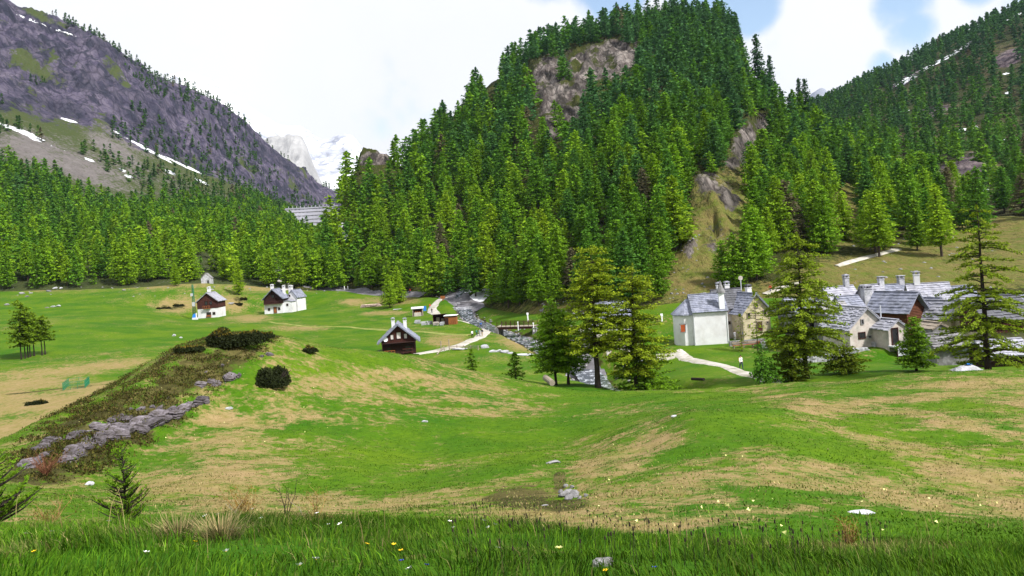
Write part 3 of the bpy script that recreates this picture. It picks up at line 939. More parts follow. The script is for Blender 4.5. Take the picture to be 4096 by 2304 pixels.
VARS = []
for k in range(7):
    kw = [dict(Rm=4.2, zb=1.2), dict(Rm=3.6, zb=1.6, power=0.7), dict(Rm=4.6, zb=2.2, power=0.85, gap=0.12), dict(Rm=4.0, zb=0.8, power=0.6), dict(Rm=3.4, zb=2.8, gap=0.15),
          dict(Rm=4.4, zb=1.4, power=0.62, gap=0.1), dict(Rm=3.7, zb=3.2, power=0.8, gap=0.2)][k]
    V, limbs = make_crown(100 + k, nwh=30, nbr=10, step=0.5, dens=4, size=0.30, spread=0.30, flat=0.8, **kw)
    me = np_mesh('larch_crown_mesh', V, tri_faces(len(V) // 3)); me.materials.append(M['needle'])
    tb = MB(); tb.tube([(0, 0, -1.0), (0, 0, 4), (0.05, 0, 10), (0, 0, 16.4)], [0.24, 0.19, 0.11, 0.03], 6)
    tm = tb.mesh('larch_trunk_mesh'); tm.materials.append(M['bark'])
    kw2 = dict(kw)
    Vl, _ = make_crown(200 + k, nwh=14, nbr=7, step=0.9, dens=2, size=0.66, spread=0.4, flat=0.8, **kw2)
    Vs, _ = make_crown(300 + k, nwh=10, nbr=5, step=1.5, dens=2, size=1.0, **kw2)
    Vt, _ = make_crown(400 + k, nwh=8, nbr=4, step=2.0, dens=1, size=1.5, **kw2)
    VARS.append((me, tm, Vl, Vs, Vt))

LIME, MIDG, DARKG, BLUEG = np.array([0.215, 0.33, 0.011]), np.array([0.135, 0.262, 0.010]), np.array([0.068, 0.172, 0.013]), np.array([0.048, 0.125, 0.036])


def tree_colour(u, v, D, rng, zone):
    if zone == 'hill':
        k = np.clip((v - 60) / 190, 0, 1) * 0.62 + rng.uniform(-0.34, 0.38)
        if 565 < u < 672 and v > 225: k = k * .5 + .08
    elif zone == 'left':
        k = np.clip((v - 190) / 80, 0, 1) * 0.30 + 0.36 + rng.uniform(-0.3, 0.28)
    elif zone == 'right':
        k = np.clip((v - 60) / 130, 0, 1) * 0.42 + rng.uniform(-0.25, 0.22)  # bluer towards the ridge: distance haze put into the tree colour
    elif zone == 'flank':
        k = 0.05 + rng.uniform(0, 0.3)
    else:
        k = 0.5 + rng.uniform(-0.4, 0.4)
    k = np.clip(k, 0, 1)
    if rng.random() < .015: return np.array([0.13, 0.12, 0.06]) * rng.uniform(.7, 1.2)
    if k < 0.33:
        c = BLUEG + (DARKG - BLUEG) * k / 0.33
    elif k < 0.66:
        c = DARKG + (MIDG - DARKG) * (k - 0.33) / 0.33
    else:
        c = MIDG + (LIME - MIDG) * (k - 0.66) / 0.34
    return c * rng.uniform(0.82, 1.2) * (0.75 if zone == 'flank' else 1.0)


def put_tree(p, h, colour, var, label, group, name='larch_tree', wide=1.0, cat='tree'):
    me, tm = VARS[var][:2]
    o = empty(name, p, random.uniform(0, 6.28))
    s = h / 17.0
    o.scale = (s * wide, s * wide, s)
    o.rotation_euler[0] = random.uniform(-.035, .035); o.rotation_euler[1] = random.uniform(-.035, .035)
    tag(o, label, cat, group)
    c = link('crown', me, None, o); c.color = (*colour, 1)
    link('trunk', tm, None, o)
    return o


HCLEAR = CLIFF + [(718, 228, 32, 68, -22), (847, 212, 15, 36, -20), (720, 262, 28, 26, -10), (690, 285, 36, 12, 0), (845, 212, 9, 24, -25), (852, 238, 14, 8, 10), (915, 266, 100, 17, 14), (985, 240, 60, 17, 10),
                  (965, 280, 110, 17, 8), (780, 290, 50, 9, 5), (1000, 220, 45, 9, 0), (1060, 255, 90, 40, 0), (556, 313, 40, 7, 0)]
LCLEAR = [(35, 152, 30, 11, -22), (80, 172, 26, 9, -22), (110, 148, 24, 6, -32), (205, 266, 11, 5, 0), (312, 223, 20, 8, 0)]
cand = []                                                # (px height, x, y, z, h, var, colour, zone, u, v)


def scatter(zone, loft, t0, t1, d0, d1, n, hr, clear, sp, cond=None):
    """random stand of trees on a loft with a minimum spacing"""
    rng = np.random.default_rng(sum(map(ord, zone)) + n)
    t = rng.uniform(t0, t1, n); y = np.sqrt(rng.uniform(0, 1, n) * (d1 ** 2 - d0 ** 2) + d0 ** 2); x = t * y
    z = loft.h(x, y)
    DK, _ = loft.knots(t)
    u, v = project(x, y, z)
    ok = (y > DK[1] + 2) & (z > ground.h(x, y) - 0.2) & (u > -45) & (u < 1070)
    if cond is not None:
        ok &= cond(x, y, z, u, v, DK)
    hp = 0.5 * (hr[0] + hr[1]) / y * F
    cl = np.maximum(ell(u, v, clear), np.maximum(ell(u, v - hp * .4, clear), ell(u, v - hp * .75, clear)))
    ok &= cl < 0.47 + 0.08 * rng.normal(size=n) + 0.8 * np.clip(fbm(x / 13, y / 26, 87, 3) - 0.05, 0, 1)
    grid = {}
    out = 0
    for i in np.nonzero(ok)[0]:
        s = sp * rng.uniform(0.75, 1.3)
        gx, gy = int(x[i] // 12), int(y[i] // 12)
        bad = False
        for a in (-1, 0, 1):
            for b in (-1, 0, 1):
                for (px, py) in grid.get((gx + a, gy + b), ()):
                    if (px - x[i]) ** 2 + (py - y[i]) ** 2 < s * s:
                        bad = True
        if bad:
            continue
        grid.setdefault((gx, gy), []).append((x[i], y[i]))
        h = rng.uniform(*hr)
        if rng.random() < 0.12: h *= 0.6
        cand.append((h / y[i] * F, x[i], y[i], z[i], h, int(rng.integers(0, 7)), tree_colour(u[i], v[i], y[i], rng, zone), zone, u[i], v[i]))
        out += 1
    return out


def hcond(x, y, z, u, v, DK):
    left = np.where(u < 470, 1.0, 1.0)
    return (y < DK[4] + 14) & (y < DK[4] * 1.02 + 8) & ~((u > 770) & (v > 258)) & ~((u < 320) & (y < 300)) & ~((u > 348) & (u < 376) & (v < 172))


n1 = scatter('hill', hill, -0.26, 0.72, 170, 600, 40000, (10, 19.5), HCLEAR, 6.1, hcond)
n2 = scatter('left', left_mtn, -0.80, -0.12, 322, 1000, 22000, (11, 17), LCLEAR, 6.4,
             lambda x, y, z, u, v, DK: (y < DK[2] + 40 * fbm(x / 50, y / 50, 55) + (DK[3] - DK[2]) * np.clip((u - 60) / 130, 0, 1) * np.clip(.55 + 1.2 * fbm(x / 60, y / 120, 56), 0, 1)) & (fbm(x / 30, y / 30, 57) > -0.42))
n3 = scatter('right', right_mtn, 0.36, 0.74, 255, 1330, 13000, (12, 18), [(965, 170, 24, 12, 10), (1005, 62, 12, 6, 20), (930, 68, 34, 1.5, 27)], 9.0,
             lambda x, y, z, u, v, DK: (y < DK[3] + 12) & (fbm(x / 45, y / 45, 58) > -0.30))
# thin dark stands on the rocky flank and along its ridge
n4 = scatter('flank', left_mtn, -0.70, -0.10, 640, 1600, 16000, (8, 13), [(35, 152, 40, 14, -22), (80, 172, 30, 10, -22)], 8.5,
             lambda x, y, z, u, v, DK: (y > DK[2]) & (y < DK[4] - 4) & ((fbm(x / 75, y / 170, 59) + 0.5 * fbm(x / 30, y / 60, 60) > -0.06 + 0.22 * np.clip((150 - u) / 90, 0, 1) - 0.12 * np.clip((u - 120) / 150, -1, 1)) | (y > DK[4] - 26) & (u > 150)))
print('trees', n1, n2, n3, n4)

# ---- single trees that the photograph shows apart: u at the foot, v at the foot, v of the tip, colour 0..1 (dark..lime), label
EDGE = [
    (8, 289, 249, .35, 'dark larch at the meadow edge, first at the left border of the forest'), (28, 281, 240, .6, 'green larch beside the dark one at the left end of the forest edge'),
    (45, 283, 239, .55, 'slim larch just left of the broad bright one on the forest edge'), (67, 286, 255, .75, 'short broad bright green larch standing out in front of the left forest edge'),
    (79, 276, 246, .6, 'slim larch right behind the short broad bright one'), (98, 278, 243, .5, 'mid green larch in the forest edge above the long meadow stones'),
    (117, 285, 240, .7, 'larch of the close pair above the brown mound, left of the two'), (127, 285, 235, .72, 'taller larch of the close pair above the brown mound'),
    (148, 282, 245, .6, 'larch between the close pair and the green mast'), (158, 279, 237, .55, 'tall larch on the edge just left of the green mast'),
    (176, 286, 262, .78, 'small yellowish larch in front of the trees by the green mast'), (183, 279, 240, .5, 'dark tall larch right above the green mast'),
    (192, 280, 240, .68, 'bright larch left of the stone ruin'), (225, 279, 254, .8, 'lime larch right of the stone ruin'), (229, 277, 258, .62, 'small larch close behind the lime one right of the ruin'),
    (239, 295, 260, .92, 'pale yellow green thin larch alone on the slope between the two chalets'), (252, 279, 238, .5, 'tall dark green larch behind the pale thin one'),
    (270, 286, 248, .72, 'slender larch left of the winding white path'), (286, 284, 258, .7, 'round small larch just right of the winding white path'),
    (299, 289, 240, .86, 'tall lime larch right of the winding path'), (315, 287, 250, .62, 'mid green larch between the winding path and the grey track'),
    (325, 288, 247, .56, 'larch with two thin stems above the grey track'), (337, 289, 243, .6, 'larch above the small white posts of the track'), (359, 287, 266, .74, 'short larch above the white posts'),
    (372, 289, 246, .5, 'dark larch behind the log pile meadow'), (390, 308, 274, .82, 'smaller of two lime larches on the meadow behind the log pile'),
    (399, 303, 266, .85, 'taller of two lime larches on the meadow behind the log pile'), (410, 293, 251, .45, 'dark larch above the red jacketed walker'),
    (432, 297, 240, .74, 'large bushy larch above the bend of the gravel road'), (458, 290, 257, .4, 'dark larch above the river gravel'), (489, 288, 222, .88, 'big lime larch rising above the snow patches'),
    (445, 288, 243, .6, 'larch right behind the large bushy one at the road bend'), (505, 303, 262, .4, 'dark larch beside the snow patches'), (520, 305, 258, .48, 'larch above the river bank, second from the snow'),
    (539, 306, 252, .5, 'larch above the bridge ramp'), (557, 306, 262, .55, 'larch on the brown slope above the bridge'), (662, 277, 216, .42, 'lone dark green larch left of the tan slope above the chapel'),
    (845, 240, 190, .86, 'single lime larch in the tan gully above the village'), (735, 288, 233, .45, 'dark larch on the slope right above the chapel spire'), (746, 286, 222, .5, 'second larch above the chapel spire'),
    (724, 284, 240, .42, 'dark larch at the left of the stand above the chapel'), (757, 280, 205, .5, 'larch at the right of the stand above the chapel'),
]
edge_keep = []
for (u, vb, vt, k, lab) in EDGE:
    p = hit(u, vb, 100)
    tt, et = tang(u - (vb - vt) * SR, vt)
    h = max(5.0, et * p.y - p.z)
    c = DARKG + (MIDG - DARKG) * k / .5 if k < .5 else MIDG + (LIME - MIDG) * (k - .5) / .5
    zone = 'trees standing out along the forest edge'
    put_tree(p, h, c * random.uniform(.95, 1.15), random.randrange(7), lab, zone, wide=(0.85 if k > .9 else random.uniform(1.05, 1.35)))
    edge_keep.append((p.x, p.y))
# snags and tall thin trees on the skyline, right of the summit
for (u, vb, vt, k, var, lab) in [(740, 62, 12, .2, 4, 'ragged dark spruce on the summit rim above the cliff edge, last before the drop'), (760, 95, 34, .1, 6, 'tall gaunt thin tree on the ridge right of the summit'),
                                 (772, 112, 55, .12, 6, 'gaunt thin tree a little lower, right of the tall gaunt one'), (800, 122, 78, .15, 4, 'left of two thin trees on the saddle ridge'),
                                 (809, 125, 78, .15, 6, 'right of two thin trees on the saddle ridge'), (782, 122, 86, .15, 4, 'small thin tree leaning on the ridge below the gaunt pair')]:
    tt, et = tang(u, vb)
    D = {740: 540, 760: 462, 772: 432, 782: 424, 800: 410, 809: 405}[u]
    p = on(u, vb, D)
    h = tang(u, vt)[1] * D - p.z
    put_tree(p, max(h, 8), BLUEG * 0.7, var, lab, 'gaunt trees on the skyline ridge', wide=0.75)

ek = np.array(edge_keep)
cand = [c for c in cand if np.min((ek[:, 0] - c[1]) ** 2 + (ek[:, 1] - c[2]) ** 2) > 9]
cand.sort(key=lambda c: -c[0])
N_IND = 222
ZN = {'hill': 'trees of the forest on the wooded hill', 'left': 'trees of the forest below the rocky mountain', 'right': 'trees of the forest behind the pass', 'flank': 'trees on the rocky flank'}
COLS = [(60, 'above the left end of the meadow'), (130, 'above the sparse clump of larches'), (200, 'above the green mast'), (255, 'between the two far chalets'), (330, 'by the winding white path'), (385, 'above the white posts of the track'),
        (425, 'above the market stall'), (465, 'above the bend of the gravel road'), (500, 'above the snow patches'), (540, 'above the bridge'), (580, 'above the bright green larch'), (620, 'above the tallest near larch'), (660, 'above the leaning near larch'),
        (700, 'beside the tan slope'), (735, 'above the chapel'), (775, 'above the cream gable'), (820, 'above the village larch'), (860, 'by the tan gully'), (905, 'above the village roofs'), (950, 'above the log house'), (9999, 'above the wide larch at the border')]


def tree_label(zone, u, v, h, c):
    lum = c[1] + .5 * c[0]
    look = 'lime green' if lum > .33 else 'bright green' if lum > .265 else 'mid green' if lum > .20 else 'dark green' if lum > .15 else 'blackish green'
    size = 'tall' if h > 16.5 else 'small' if h < 12 else 'medium'
    where = [t for lim, t in COLS if u < lim][0]
    row = 'low down' if v > 265 else 'lower down' if v > 240 else 'halfway up' if v > 190 else 'high up'
    return f'{size} {look} larch {row} {where}'


vis = [c for c in cand if -8 < c[8] < 1032]
ind = vis[:N_IND]
ids = set(id(c) for c in ind)
by = {}
for c in ind:
    by.setdefault(tree_label(c[7], c[8], c[9], c[4], c[6]), []).append(c)
for lab, L in by.items():
    L.sort(key=lambda c: c[8])
    for i, (px, x, y, z, h, var, colr, zone, u, v) in enumerate(L):
        n = len(L)
        sfx = '' if n == 1 else (', left one', ', right one')[i] if n == 2 else (', left', ', middle', ', right')[i] if n == 3 else ', ' + ('first', 'second', 'third', 'fourth', 'fifth', 'sixth', 'seventh', 'eighth', 'ninth', 'tenth')[min(i, 9)]
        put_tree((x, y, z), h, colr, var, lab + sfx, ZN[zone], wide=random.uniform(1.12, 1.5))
Vs, Cs, Tv, Tc = [], [], [], []
rg = np.random.default_rng(5)
tq = np.array([[.2, 0, -1], [-.1, .17, -1], [-.1, -.17, -1], [0, 0, 14.0]])
for c in cand:
    if id(c) in ids:
        continue
    (px, x, y, z, h, var, colr, zone, u, v) = c
    src = VARS[var][2] if px > 20 else VARS[var][3] if px > 12 else VARS[var][4]
    s = h / 17.0; a = rg.uniform(0, 6.28); w = s * rg.uniform(1.12, 1.5)
    ca, sa = math.cos(a) * w, math.sin(a) * w
    lx, ly = rg.normal() * 0.03, rg.normal() * 0.03
    P = np.stack([src[:, 0] * ca - src[:, 1] * sa + x + src[:, 2] * lx, src[:, 0] * sa + src[:, 1] * ca + y + src[:, 2] * ly, src[:, 2] * s + z], 1)
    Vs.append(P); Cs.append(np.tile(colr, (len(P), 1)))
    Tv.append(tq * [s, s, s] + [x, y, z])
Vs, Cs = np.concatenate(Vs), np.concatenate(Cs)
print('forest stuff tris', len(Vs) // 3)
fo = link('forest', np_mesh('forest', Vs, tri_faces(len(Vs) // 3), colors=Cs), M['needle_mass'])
tag(fo, 'mass of smaller larches covering the hill and mountain slopes', 'forest', kind='stuff')
nT = len(Tv)
Tf = (np.arange(nT)[:, None, None] * 4 + np.array([[0, 1, 3], [1, 2, 3], [2, 0, 3]])[None]).reshape(-1, 3)
to = link('forest_trunks', np_mesh('forest_trunks', np.concatenate(Tv), Tf), M['bark'], fo)
tag(to, kind='stuff')


# ---- the big larches close by, each with its own limbs
def big_larch(label, u, vb, D, vt, Rm, zb, colour, seed, lean=0.0, sparse=0.0, nwh=26, nbr=6, trunk_r=0.3, size=0.12, droop=0.25, rise=0.12, dens=15, power=0.8, group=None, name='larch_tree', bark='bark_dark',
              spread=0.2, second=None, step=0.3):
    p = on(u, vb, D)
    tt, et = tang(u - (vb - vt) * SR, vt)
    h = et * D - p.z
    nbr = int(nbr * 1.5) if h > 8 else nbr
    rng = np.random.default_rng(seed)
    o = empty(name, p, rng.uniform(0, 6.28) if not lean else 0.0)
    tag(o, label, 'tree', group)
    C, Dr, limbs = crown_pts(rng, h, Rm, zb, nwh, nbr, step, rise, droop, power, sparse)
    keep = np.hypot(C[:, 0], C[:, 1]) > 0.12 * Rm * rng.random(len(C)) * 1.5
    C, Dr = C[keep], Dr[keep]
    C = np.repeat(C, dens, 0); Dr = np.repeat(Dr, dens, 0)
    C = C + rng.normal(size=C.shape) * np.array([spread, spread, spread * 0.5]) + np.array([0, 0, 0.05])
    top = np.stack([rng.normal(size=40) * 0.08, rng.normal(size=40) * 0.08, h * rng.uniform(0.93, 1.0, 40)], 1)
    C = np.concatenate([C, top]); Dr = np.concatenate([Dr, np.tile([0, 0, 1.0], (40, 1))])
    V = tri_cloud(C, size, rng, flat=0.5, D=Dr, aspect=1.3)
    lb = MB()
    for (P, Ln) in limbs:
        r0 = 0.022 * Ln + 0.012
        lb.tube([tuple(q) for q in P], [r0, r0 * .75, r0 * .5, r0 * .2], 4, cap=False)
    if lean:
        V[:, 0] += lean * V[:, 2] * (0.4 + 0.6 * V[:, 2] / h)
        lb.v = [(x + lean * z * (0.4 + 0.6 * z / h), y, z) for (x, y, z) in lb.v]
    me = np_mesh('crown', V, tri_faces(len(V) // 3)); me.materials.append(M['needle'])
    c = link('crown', me, None, o); c.color = (*colour, 1)
    lb.build('limbs', M[bark], o)['kind'] = 'stuff'
    tb = MB()
    zs = np.linspace(-0.6, h * 0.985, 12)
    wob = rng.normal(size=(12, 2)) * 0.04 * trunk_r / .3
    pts = [(wob[i, 0] + lean * z * (0.4 + 0.6 * z / h), wob[i, 1], z) for i, z in enumerate(zs)]
    rad = [trunk_r * (1 - 0.93 * max(z, 0) / h) * (1.35 if z < 0.3 else 1.0) for z in zs]
    tb.tube(pts, rad, 9)
    tb.build('trunk', M[bark], o, smooth=True)
    return o, p, h


GL = 'larches between the near knoll and the village'
OLIVE, YELG = np.array([0.165, 0.235, 0.011]), np.array([0.215, 0.285, 0.012])
big_larch('wide spreading larch with bare dark trunk and long layered limbs, at the right border', 988, 369, 74, 205, 5.7, 1.3, OLIVE, 11, nwh=19, nbr=6, sparse=0.12, trunk_r=0.31, droop=0.42, rise=0.22, power=0.60, dens=15, size=0.11, spread=0.16, group=GL)
big_larch('tall larch with straight dark trunk in front of the village roofs', 807, 386, 84, 232, 5.1, 2.6, OLIVE * 1.05, 12, nwh=23, nbr=7, sparse=0.1, trunk_r=0.28, droop=0.36, rise=0.20, power=0.5, dens=14, group=GL)
big_larch('tallest larch of the group in front of the stream, thick dark trunk', 598, 389, 90, 245, 4.9, 4.0, YELG * 1.0, 13, nwh=24, nbr=7, sparse=0.1, trunk_r=0.34, droop=0.2, rise=0.14, power=0.5, lean=0.02, dens=14, group=GL)
big_larch('larch with yellowish top right of the tallest one, leaning slightly', 636, 392, 90, 264, 4.6, 3.6, YELG * .95, 14, nwh=22, nbr=7, sparse=0.1, trunk_r=0.29, droop=0.22, power=0.5, lean=0.035, dens=14, group=GL)
big_larch('lower green larch with a second dark stem beside the leaning one', 646, 391, 91, 318, 4.3, 1.2, MIDG * .95, 15, nwh=16, nbr=7, sparse=0.08, trunk_r=0.22, power=0.6, group=GL)
big_larch('bright green larch left of the tall dark trunks', 556, 385, 94, 298, 3.6, 1.8, MIDG * 1.05, 16, nwh=20, nbr=7, trunk_r=0.17, power=0.7, group=GL)
big_larch('thin larch close behind the bright green one', 569, 388, 95, 309, 3.4, 1.8, MIDG * .95, 17, nwh=18, nbr=7, trunk_r=0.15, power=0.7, group=GL)
big_larch('small leaning dark larch left of the village trunk', 767, 388, 82, 344, 2.2, 0.4, DARKG * 1.1, 18, nwh=12, nbr=6, sparse=.1, trunk_r=0.13, droop=.6, rise=0.0, lean=-0.10, group=GL)
big_larch('dense bushy young larch in front of the brown log house', 917, 374, 82, 318, 2.3, 0.5, MIDG * .8, 19, nwh=17, nbr=7, trunk_r=0.13, power=0.6, group=GL)
big_larch('dark low larch standing against the foot of the village trunk', 792, 388, 83, 335, 2.7, 0.3, OLIVE * .5, 20, nwh=13, nbr=7, trunk_r=0.13, power=0.6, group=GL)
big_larch('low bushy larch right of the village trunk', 846, 385, 85, 345, 2.9, 0.3, OLIVE * .6, 21, nwh=11, nbr=7, trunk_r=0.12, power=0.6, group=GL)
big_larch('thin half bare larch in front of the cream gable', 757, 337, 125, 291, 2.4, 3.0, YELG * .95, 22, nwh=13, nbr=5, sparse=.3, trunk_r=0.09, dens=2, size=.16, power=0.6, step=.45, bark='bark', group=GL)
big_larch('wispy young larch by the terrace wall of the chapel', 741, 335, 126, 314, 1.3, 0.6, YELG * .8, 23, nwh=9, nbr=5, sparse=.2, trunk_r=0.06, dens=2, size=.16, power=0.6, step=.4, bark='bark', group=GL)
big_larch('young conifer on the meadow below the cabin, left one', 472, 365, 118, 350, 1.2, 0.2, MIDG * .7, 24, nwh=9, nbr=6, trunk_r=0.07, size=.2, dens=4, step=.4, group='young conifers on the meadow')
big_larch('young conifer on the meadow below the stone row, right one', 516, 380, 98, 353, 1.5, 0.2, MIDG * .7, 25, nwh=10, nbr=6, trunk_r=0.08, size=.18, dens=4, step=.4, group='young conifers on the meadow')
for i, (u, vb, vt, Rm, lab) in enumerate([(21, 355, 300, 2.3, 'leftmost stem of the sparse clump on the left meadow'), (25, 354, 303, 1.6, 'thin second stem of the sparse clump on the left meadow'), (28, 354, 307, 2.0, 'third stem of the sparse clump on the left meadow'),
                                          (30, 353, 315, 1.4, 'thinnest stem in the middle of the sparse clump'), (34, 352, 312, 2.0, 'straight stem right of the middle in the sparse clump'),
                                          (42, 352, 318, 1.9, 'left stem of the pair at the right of the sparse clump'), (45, 351, 316, 2.3, 'rightmost stem of the sparse clump on the left meadow')]):
    big_larch(lab, u, vb, 152 + i, vt, Rm * 1.15, 2.9, MIDG * np.array([.85, .72, .9]), 30 + i, nwh=14, nbr=6, sparse=.15, trunk_r=0.13, size=.22, dens=6, step=.45, power=.5, group='sparse clump of larches on the left meadow')

# ------------------------------------------------------------------ buildings
def roof_slope(mb, w, l, xa, za, xb, zb_, y0, y1, rng, course=0.5, slab=(0.45, 0.95), th=0.07, rough=1.0):
    """one pitched side from eave (xa, za) to ridge (xb, zb_) between y0 and y1: an under-deck and overlapping slab courses"""
    d = Vector((xb - xa, 0, zb_ - za)); Ln = d.length; d.normalize()
    n = Vector((-d.z, 0, d.x))
    if n.z < 0: n = -n
    A, B = Vector((xa, 0, za)), Vector((xb, 0, zb_))
    def pt(s, y, k): return A + d * s + n * k + Vector((0, y, 0))
    mb.hull6([pt(0, y0, -0.10), pt(Ln, y0, -0.10), pt(Ln, y1, -0.10), pt(0, y1, -0.10)], [pt(0, y0, 0), pt(Ln, y0, 0), pt(Ln, y1, 0), pt(0, y1, 0)])
    nr = max(2, int(Ln / course))
    for r in range(nr):
        s0, s1 = Ln * r / nr - 0.06, Ln * (r + 1) / nr + 0.12
        y = y0 - 0.03
        while y < y1:
            wd = rng.uniform(*slab)
            ye = min(y + wd, y1 + 0.04)
            if ye - y > 0.1:
                k0 = 0.05 + rng.uniform(0, 0.05) * rough; k1 = 0.006 + rng.uniform(0, .012) * rough
                t = th * rng.uniform(.7, 1.4)
                o0, o1 = rng.uniform(-.07, .05) * rough, rng.uniform(-.07, .05) * rough
                sa, sb = s0 + o0, s0 + o1
                if r: sa, sb = max(sa, 0), max(sb, 0)
                lo = [pt(sa, y, k0), pt(s1, y, k1), pt(s1, ye - .015, k1), pt(sb, ye - .015, k0)]
                hi = [pt(sa, y, k0 + t), pt(s1, y, k1 + t * .6), pt(s1, ye - .015, k1 + t * .6), pt(sb, ye - .015, k0 + t)]
                mb.hull6(lo, hi)
            y = ye


def penta(mb, w, y0, y1, z0, hw, hr, inset=0.0, ridge_x=0.0):
    x = w / 2 - inset
    P = [(-x, z0), (x, z0), (x, hw), (ridge_x, hw + hr), (-x, hw)]
    mb.poly([(a, y0, b) for a, b in P] + [(a, y1, b) for a, b in P],
            [(0, 1, 2, 3, 4), (9, 8, 7, 6, 5), (0, 5, 6, 1), (1, 6, 7, 2), (2, 7, 8, 3), (3, 8, 9, 4), (4, 9, 5, 0)])


def chimney(parent, x, y, z0, z1, w, m='plaster', cap='slate_pale', style='hood'):
    mb = MB()
    mb.box((x, y, (z0 + z1) / 2), (w, w, z1 - z0))
    mb.box((x, y, z1 - 0.05), (w * 1.18, w * 1.18, 0.10))
    c = mb.build('chimney', M[m], parent)
    mb = MB()
    for sx in (-1, 1):
        for sy in (-1, 1):
            mb.box((x + sx * w * .38, y + sy * w * .38, z1 + 0.17), (w * .22, w * .22, 0.34))
    if style == 'hood':
        mb.box((x, y, z1 + 0.39), (w * 1.25, w * 1.25, 0.09)); mb.box((x, y, z1 + 0.475), (w * .9, w * .9, 0.08)); mb.box((x, y, z1 + 0.55), (w * .5, w * .5, 0.07))
    else:
        mb.box((x, y, z1 + 0.39), (w * 1.3, w * 1.3, 0.1))
    mb.build('chimney_cap', M[cap], c)
    return c


def opening(parent, face, w, l, pos, z, ww, hh, kind='window', pane='glass_dark', frame='wood', proud=0.05, label=None):
    """window or door set on a face: F front (-y), B back, L left (-x), R right (+x)"""
    fr = MB(); pn = MB()
    t = 0.09
    def bx(mb, cx, cz, sx, sz, dep, off):
        if face in 'FB':
            sg = -1 if face == 'F' else 1
            mb.box((cx, sg * (l / 2 + off), cz), (sx, dep, sz))
        else:
            sg = -1 if face == 'L' else 1
            mb.box((sg * (w / 2 + off), cx, cz), (dep, sx, sz))
    zc = z + hh / 2
    for s in (-1, 1):
        bx(fr, pos + s * (ww / 2 + t / 2), zc, t, hh + 2 * t, 0.12, proud)
    bx(fr, pos, z + hh + t / 2, ww, t, 0.12, proud)
    bx(fr, pos, z - t / 2, ww, t, 0.12, proud)
    f = fr.build(kind, M[frame], parent)
    bx(pn, pos, zc, ww, hh, 0.04, proud - 0.02)
    if kind == 'window' and ww > .6 and pane != 'shutter':
        bx(fr, pos, zc, 0.05, hh, 0.09, proud)
    pn.build('pane' if kind == 'window' else 'door_leaf', M[pane], f)
    if label: f['label'] = label
    return f


def house(name, label, cat, group, u, v, D, yaw, w, l, hw, hr, wall='plaster', gable=None, gable_z=None, roof='slate', over=0.45, eave=0.5, face='F', course=0.5, slab=(0.45, 0.95), th=0.07,
          rough=1.0, plinth=None, z_off=0.0, seed=0, boards=False, ridge_x=0.0):
    """gabled house; ridge along local y; the middle of the foot of `face` stands at the pixel (u, v) and depth D"""
    rng = random.Random(seed * 31 + int(u * 7))
    fc = {'F': Vector((0, -l / 2, 0)), 'L': Vector((-w / 2, 0, 0)), 'R': Vector((w / 2, 0, 0)), 'B': Vector((0, l / 2, 0))}[face]
    p = at(u, v, D) - Matrix.Rotation(R(yaw), 3, 'Z') @ fc
    p.z += z_off
    o = empty(name, p, R(yaw))
    tag(o, label, cat, group)
    g = gable_z if gable else hw
    mb = MB()
    if gable:
        mb.box((0, 0, (gable_z - 1.6) / 2), (w, l, gable_z + 1.6))
        mb.build('wall', M[wall], o)
        mb = MB()
        penta(mb, w + 0.12, -l / 2 - 0.06, l / 2 + 0.06, gable_z + 0.003, hw, hr, 0, ridge_x)
        mb.build('timber_wall', M[gable], o)
        if boards:
            mb = MB(); x = -w / 2 - 0.05
            while x < w / 2:
                bw = rng.uniform(.16, .26)
                top = hw + hr * (1 - abs(x + bw / 2) / (w / 2)) - 0.12
                mb.box((x + bw / 2, -l / 2 - 0.075, (gable_z + top) / 2 + rng.uniform(-.03, .0)), (bw - .025, 0.03 + rng.uniform(0, .03), top - gable_z))
                x += bw
            bo = mb.build('board_cladding', M[gable], o); bo['kind'] = 'stuff'
    else:
        penta(mb, w, -l / 2, l / 2, -1.6, hw, hr, 0, ridge_x)
        mb.build('wall', M[wall], o)
    if plinth:
        mb = MB(); mb.box((0, 0, plinth[0] / 2 - 0.8), (w + 0.14, l + 0.14, plinth[0] + 1.6)); mb.build('plinth', M[plinth[1]], o)
    rf = MB()
    k = hr / (w / 2)
    for s in (-1, 1):
        half = w / 2 + s * -ridge_x if ridge_x else w / 2
        kk = hr / half
        roof_slope(rf, w, l, s * (w / 2 + eave), hw - kk * eave + 0.12, ridge_x, hw + hr + 0.12, -l / 2 - over, l / 2 + over, rng, course, slab, th, rough)
    y = -l / 2 - over
    while y < l / 2 + over:                                   # ridge slabs
        e = min(y + rng.uniform(.5, .9), l / 2 + over)
        rf.box((ridge_x, (y + e) / 2, hw + hr + 0.24), (0.42, e - y - .02, 0.09)); y = e
    rf.build('roof', M[roof], o)
    return o


def wpx(px, D): return px * D / F


